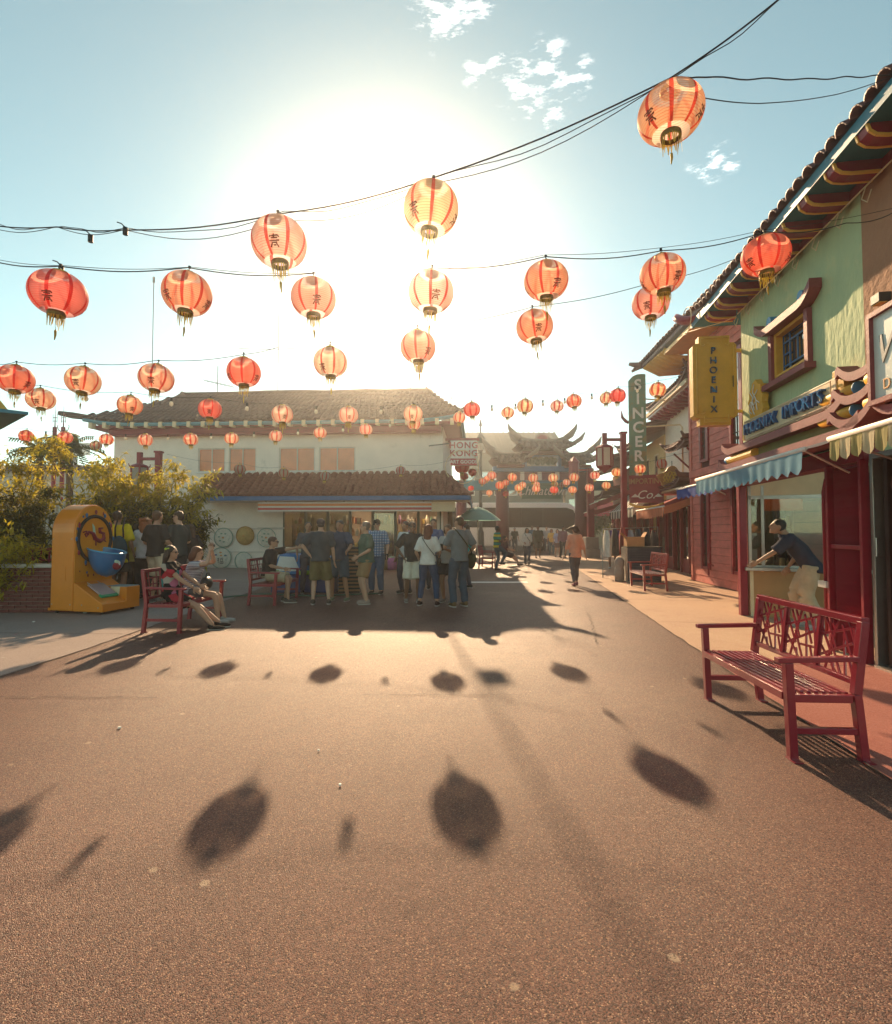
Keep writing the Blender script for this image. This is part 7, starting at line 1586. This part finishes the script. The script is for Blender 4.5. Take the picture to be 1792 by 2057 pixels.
# --- left group
P30 = person('man in bright yellow tee seen from behind beside the game machine', std(232,1209), 8, 1.93, skn=1, top=(0.620,0.520,0.020), hem=.74, bot=(0.052,0.052,0.052), leg=.40, loose=1.9, shoe=(.6,.6,.58), hair=(.04,.025,.018), hands=((-.26,.12,.9),(.24,.14,.92)), group='people watching at the left')
def backpack():
    t = thing('backpack','teal and navy backpack hanging behind the yellow tee man','backpack', P30['W'](.13,-.22,.80), P30['t'].rotation_euler.z); MB().ell((0,0,.2),(.17,.12,.30),16,12).build('bag', cloth((.02,.07,.10)), t, True); MB().ell((0,-.075,.10),(.13,.07,.17),14,10).build('pocket', cloth((.03,.16,.20)), t, True)
    MB().tube([(-.08,.03,.46),(-.10,.06,.66),(-.12,.22,.86)], .018, 6).tube([(.08,.03,.46),(.05,.06,.66),(.02,.22,.88)], .018, 6).build('strap', M_black, t, True)
backpack()
person('woman in yellow top with black hair facing the pond', std(270,1204), 30, 1.66, fem=True, skn=3, top=(0.600,0.470,0.120), bot=(0.052,0.047,0.052), leg=.95, hair=(.012,.01,.01), style='bob', hands=((-.2,.2,1.0),(.24,.16,1.0)), group='people watching at the left')
person('woman with curly red hair in white blouse and long black skirt', std(289,1204), 40, 1.80, fem=True, skn=0, top=(0.640,0.600,0.620), sleeve=.8, bot=(0.047,0.042,0.047), leg=.9, skirt=True, topk='plain', hair=(.28,.09,.03), style='curly', hands=((-.15,.26,1.05),(.2,.24,1.05)), group='people watching at the left')
person('man in black tee and cream shorts from behind', std(312,1211), -15, 1.93, skn=0, top=(0.036,0.034,0.036), bot=(0.620,0.500,0.360), leg=.48, loose=1.5, shoe=(.2,.18,.16), hair=(.12,.06,.03), hands=((-.22,.22,1.0),(.26,.18,1.0)), group='people watching at the left')
person('young man in dark green tee and sunglasses looking left', std(357,1209), 75, 1.93, skn=2, top=(0.047,0.057,0.060), bot=(0.072,0.072,0.082), leg=1.0, hair=(.06,.035,.025), extra=('glasses',), hands=((-.1,.27,1.12),(.18,.24,1.10)), headyaw=10, group='people watching at the left')
person('woman in black top and purple skirt behind the sunglasses man', std(381,1199), 60, 1.66, fem=True, skn=1, top=(0.042,0.040,0.042), bot=(0.122,0.067,0.097), leg=.8, skirt=True, hair=(.09,.05,.03), style='long', hands=((-.2,.2,1.05),(.24,.18,1.0)), group='people watching at the left')
person('small child in white top and blue shorts near the wall fans', std(401,1168), -60, 1.02, skn=3, top=(0.500,0.520,0.600), bot=(0.020,0.080,0.400), leg=.45, loose=1.3, shoe=(.4,.4,.4), hair=(.015,.012,.01), group='people watching at the left')
# --- seated on benches (bench seat height .44)
W1 = person('seated woman with long dark hair in black floral dress and sunglasses', (-4.17,7.98,0), -85, 1.64, fem=True, skn=0, top=(0.042,0.042,0.042), topk='floral', sleeve=.30, bot=(0.042,0.042,0.042), leg=.36, skirt=True, shoe=(.02,.018,.018), hair=(.035,.018,.014), style='long', pelvis=(0,-.02,.56), lean=(0,-.03), hands=((-.10,.44,.64),(.12,.40,.64)), feet=((-.08,.72,.075),(.10,.66,.075)), extra=('glasses',), headyaw=-4, group='people seated on the benches', poles=((-.6,-.6,-.6),(.6,-.6,-.6)))
o = thing('hair_clip','lime bow hair clip on the woman in floral dress','hair clip', W1['W'](*(W1['hc']+Vector((.07,-.04,.06)))), R(-85)); MB().ell((.0,.018,0),(.012,.022,.018),8,6).ell((.0,-.018,0),(.012,.022,.018),8,6).build('bow', mat('lime_clip',(.45,.55,.03),.4,.1,5), o, True)
W2 = person('seated woman in striped white tee raising a camera', (-4.13,8.52,0), -80, 1.60, fem=True, skn=2, top=(0.550,0.540,0.580), topk='fine', sleeve=.28, bot=(0.122,0.112,0.122), leg=.28, shoe=(.4,.38,.36), hair=(.14,.05,.025), style='bob', pelvis=(0,-.02,.56), lean=(0,.05), hands=((-.04,.30,1.28),(.10,.30,1.26)), feet=((-.08,.52,.075),(.12,.46,.075)), headpitch=-8, group='people seated on the benches', curl=1.0, poles=((-.5,.3,-1),(.7,.5,-.8)))
held('camera','small black camera raised by the seated woman in stripes','camera',W2,0,lambda o:(MB().box(-.05,.05,-.02,.02,-.03,.04).build('body',M_black,o,bevel=.004),MB().tube([(0,.02,.005),(0,.05,.005)],.022,12).build('lens',M_greymetal,o)),None)
b = thing('handbag','black leather handbag on the lap of the woman in stripes','bag',(-3.85,8.40,.60),R(-80)); MB().ell((0,0,.06),(.16,.09,.11),14,10).build('bag', mat('black_leather',(.02,.018,.018),.35,.2,12), b, True); MB().tube([(-.12,0,.12),(-.06,.02,.22),(.06,.02,.22),(.12,0,.12)], .010, 6).build('strap', MATS['black_leather'], b, True)
M1 = person('seated man with glasses in black tee and khaki shorts reaching out', (-3.72,10.98,0), -88, 1.76, skn=0, top=(0.036,0.036,0.036), bot=(0.450,0.380,0.260), leg=.46, loose=1.4, shoe=(.10,.09,.08), hair=(.08,.035,.022), pelvis=(0,-.02,.57), lean=(0,.06), hands=((-.10,.58,1.12),(.16,.34,.70)), feet=((-.10,.30,.085),(.12,.42,.085)), extra=('glasses',), group='people seated on the benches')
# --- far group walking in the lane
def farp(label, px, py, face, H, **k): return person(label, std(px,py), face, H, far=True, group='people far down the lane', **k)
P25 = farp('woman in coral blouse and grey leggings walking away, hair blowing', 1156,1177,4,1.66, fem=True, skn=0, top=(0.700,0.300,0.200), sleeve=.70, hem=.80, bot=(0.122,0.107,0.117), leg=.95, loose=.8, shoe=(.25,.08,.10), hair=(.05,.02,.018), style='windy', feet=((-.08,-.16),(.09,.16)), hands=((-.30,.05,.82),(.30,-.02,.82)))
P18 = farp('woman in white jacket and jeans with a black bag walking towards us', 1059,1134,180,1.64, fem=True, skn=1, top=(0.680,0.660,0.620), sleeve=.9, bot=(0.062,0.077,0.112), leg=1.0, hair=(.03,.02,.02), style='bob', hands=((-.10,.22,1.05),(.14,.2,1.02)), feet=((-.05,.12),(.06,-.12)))
sling(P18, 'black bag slung on the woman in white jacket', -1, (.02,.02,.02), (.10,.06,.09), .95)
farp('man in green and yellow striped shirt standing on one leg by the bench', 999,1146,-70,1.70, skn=4, top=(0.020,0.240,0.200), topk='rugby', bot=(0.062,0.092,0.122), hair=(.01,.01,.01), hands=((-.16,.34,1.16),(.2,.2,1.05)), feet=((-.06,-.02),(.08,.12,.30)))
farp('seated person with stretched legs on the far bench', 1014,1136,-80,1.66, skn=2, top=(0.120,0.050,0.060), bot=(0.052,0.052,0.072), leg=.45, hair=(.04,.03,.02), pelvis=(0,0,.56), feet=((-.08,.70,.08),(.10,.62,.08)), hands=((-.14,.3,.7),(.14,.3,.7)))
farp('person in lime tee by the left gate pillar', 1009,1110,170,1.70, skn=2, top=(0.350,0.420,0.050), bot=(0.100,0.100,0.120))
farp('dark haired woman in white top carrying a plastic bag', 1021,1109,175,1.62, fem=True, skn=3, top=(0.620,0.600,0.580), bot=(0.070,0.090,0.140), hair=(.015,.012,.01), style='bob')
farp('man in dark clothes and cap with a bag, left of the white jacket', 1034,1109,185,1.74, skn=2, top=(0.062,0.067,0.052), bot=(0.052,0.067,0.092), cap=(.45,.40,.38))
farp('man in blue tee behind the olive shirted man', 1069,1108,180,1.86, skn=3, top=(0.030,0.110,0.200), bot=(0.122,0.112,0.102), leg=.5)
farp('large man in olive tee and shorts walking towards us', 1081,1121,178,1.80, skn=3, top=(0.082,0.082,0.052), bot=(0.122,0.102,0.082), leg=.48, loose=1.6, fat=1.18, feet=((-.10,-.10),(.12,.12)))
farp('bald man in light shirt far behind the yellow top woman', 1098,1108,185,1.80, skn=2, top=(0.500,0.500,0.500), bot=(0.102,0.102,0.122), style='bald')
farp('woman in yellow top and jeans among the far walkers', 1108,1116,178,1.62, fem=True, skn=1, top=(0.620,0.420,0.120), bot=(0.080,0.130,0.170), hair=(.04,.02,.02), style='long')
farp('woman in lavender top and shorts among the far walkers', 1120,1119,176,1.60, fem=True, skn=2, top=(0.380,0.420,0.600), bot=(0.200,0.140,0.140), leg=.4, hair=(.05,.03,.03), style='long')
farp('man in mauve shirt and black trousers, rightmost of the far walkers', 1131,1121,182,1.76, skn=3, top=(0.300,0.160,0.200), sleeve=.9, bot=(0.042,0.042,0.044))
farp('man in purple tee and pale shorts beside the clothes rack', 1232,1143,150,1.80, skn=3, top=(0.070,0.030,0.170), bot=(0.550,0.480,0.420), leg=.5, loose=1.5, shoe=(.6,.6,.6), style='bald')
farp('shopper in dark clothes behind the clothes rack', 1269,1133,150,1.66, fem=True, skn=1, top=(0.052,0.057,0.072), bot=(0.052,0.052,0.062), hair=(.02,.015,.015), style='bob')
farp('shopkeeper in black under the coral awning', 1297,1133,120,1.70, skn=1, top=(0.042,0.042,0.044), bot=(0.052,0.052,0.057))
# --- man leaning at the counter
person('man in navy short sleeved shirt leaning on the shop counter', (5.42,8.12,0), 62, 1.84, skn=1, top=(0.040,0.044,0.067), sleeve=.46, hem=.80, bot=(0.500,0.370,0.240), leg=1.0, loose=1.7, shoe=(.45,.44,.44), hair=(.02,.015,.014), pelvis=(0,-.20,.91), lean=(0,.36), hands=((-.18,.50,.92),(.24,.05,.86)), feet=((-.12,-.28),(.14,-.08)), headyaw=10, headpitch=10, extra=('collar',), group='shop staff on the right', poles=((-.4,-1,.1),(.6,-1,0)))
# ---- turn the rough limb volumes into single smooth surfaces
def finish_people():
    tmp = []
    for (mb,name,m,par,v,s,fold,ex) in JOBS:
        me = bpy.data.meshes.new('tmp'); me.from_pydata(mb.v, [], mb.f); o = bpy.data.objects.new('tmp', me); COL.objects.link(o)
        bm = bmesh.new(); bm.from_mesh(me); bmesh.ops.recalc_face_normals(bm, faces=bm.faces); bm.to_mesh(me); bm.free()
        r = o.modifiers.new('r','REMESH'); r.mode = 'VOXEL'; r.voxel_size = v; k = o.modifiers.new('s','SMOOTH'); k.factor = .5; k.iterations = 3 if name != 'body' else 2
        tmp.append(o)
    dg = bpy.context.evaluated_depsgraph_get(); dg.update()
    for o,(mb,name,m,par,v,s,fold,ex) in zip(tmp,JOBS):
        me = bpy.data.meshes.new_from_object(o.evaluated_get(dg)); me.materials.clear(); n = len(me.vertices)
        co = np.empty(n*3); me.vertices.foreach_get('co', co); co = co.reshape(-1,3)
        if fold:
            nr = np.empty(n*3); me.vertices.foreach_get('normal', nr); nr = nr.reshape(-1,3); ph = random.uniform(0,6)
            f = np.sin(co[:,2]*34+co[:,0]*21+ph+2.2*np.sin(co[:,1]*17+ph))*.5+np.sin(co[:,2]*19-co[:,1]*29+1.7*np.sin(co[:,0]*23))*.5
            co = co+nr*(f*fold)[:,None]
        if ex is not None:
            F = [tuple(p.vertices) for p in me.polygons]+[tuple(i+n for i in f) for f in ex.f]; V = np.vstack([co,np.array(ex.v)])
            me2 = bpy.data.meshes.new(name); me2.from_pydata((V*s).tolist(), [], F); bpy.data.meshes.remove(me); me = me2
        else:
            me.vertices.foreach_set('co', (co*s).ravel()); me.update(); me.name = name
        me.materials.append(m); me.polygons.foreach_set('use_smooth', [True]*len(me.polygons)); link(name, me, par)
    for o in tmp:
        d = o.data; bpy.data.objects.remove(o); bpy.data.meshes.remove(d)
finish_people()
# ------------------------------------------------------------------ hazy air, added to stand in for veiling glare toward the sun
def haze():
    m = bpy.data.materials.new('haze'); m.use_nodes = True; n = m.node_tree.nodes; n.remove(n['Principled BSDF']); v = n.new('ShaderNodeVolumePrincipled'); v.inputs['Color'].default_value = (.90,.92,.92,1); v.inputs['Density'].default_value = HAZE; v.inputs['Anisotropy'].default_value = .88
    m.node_tree.links.new(v.outputs[0], n['Material Output'].inputs['Volume'])
    o = MB().box(-405,405,-405,405,-1.0,14.5).build('haze', m); o['kind'] = 'stuff'
HAZE = 0.0031
haze()

def finish_text():
    fo = [o for o in COL.objects if o.type == 'FONT']; dg = bpy.context.evaluated_depsgraph_get(); dg.update()
    for o in fo:
        me = bpy.data.meshes.new_from_object(o.evaluated_get(dg)); n = o.name; par, loc, rot, sc = o.parent, o.location.copy(), o.rotation_euler.copy(), o.scale.copy()
        bpy.data.objects.remove(o); q = bpy.data.objects.new(n, me); COL.objects.link(q); q.parent = par; q.location = loc; q.rotation_euler = rot; q.scale = sc
finish_text()
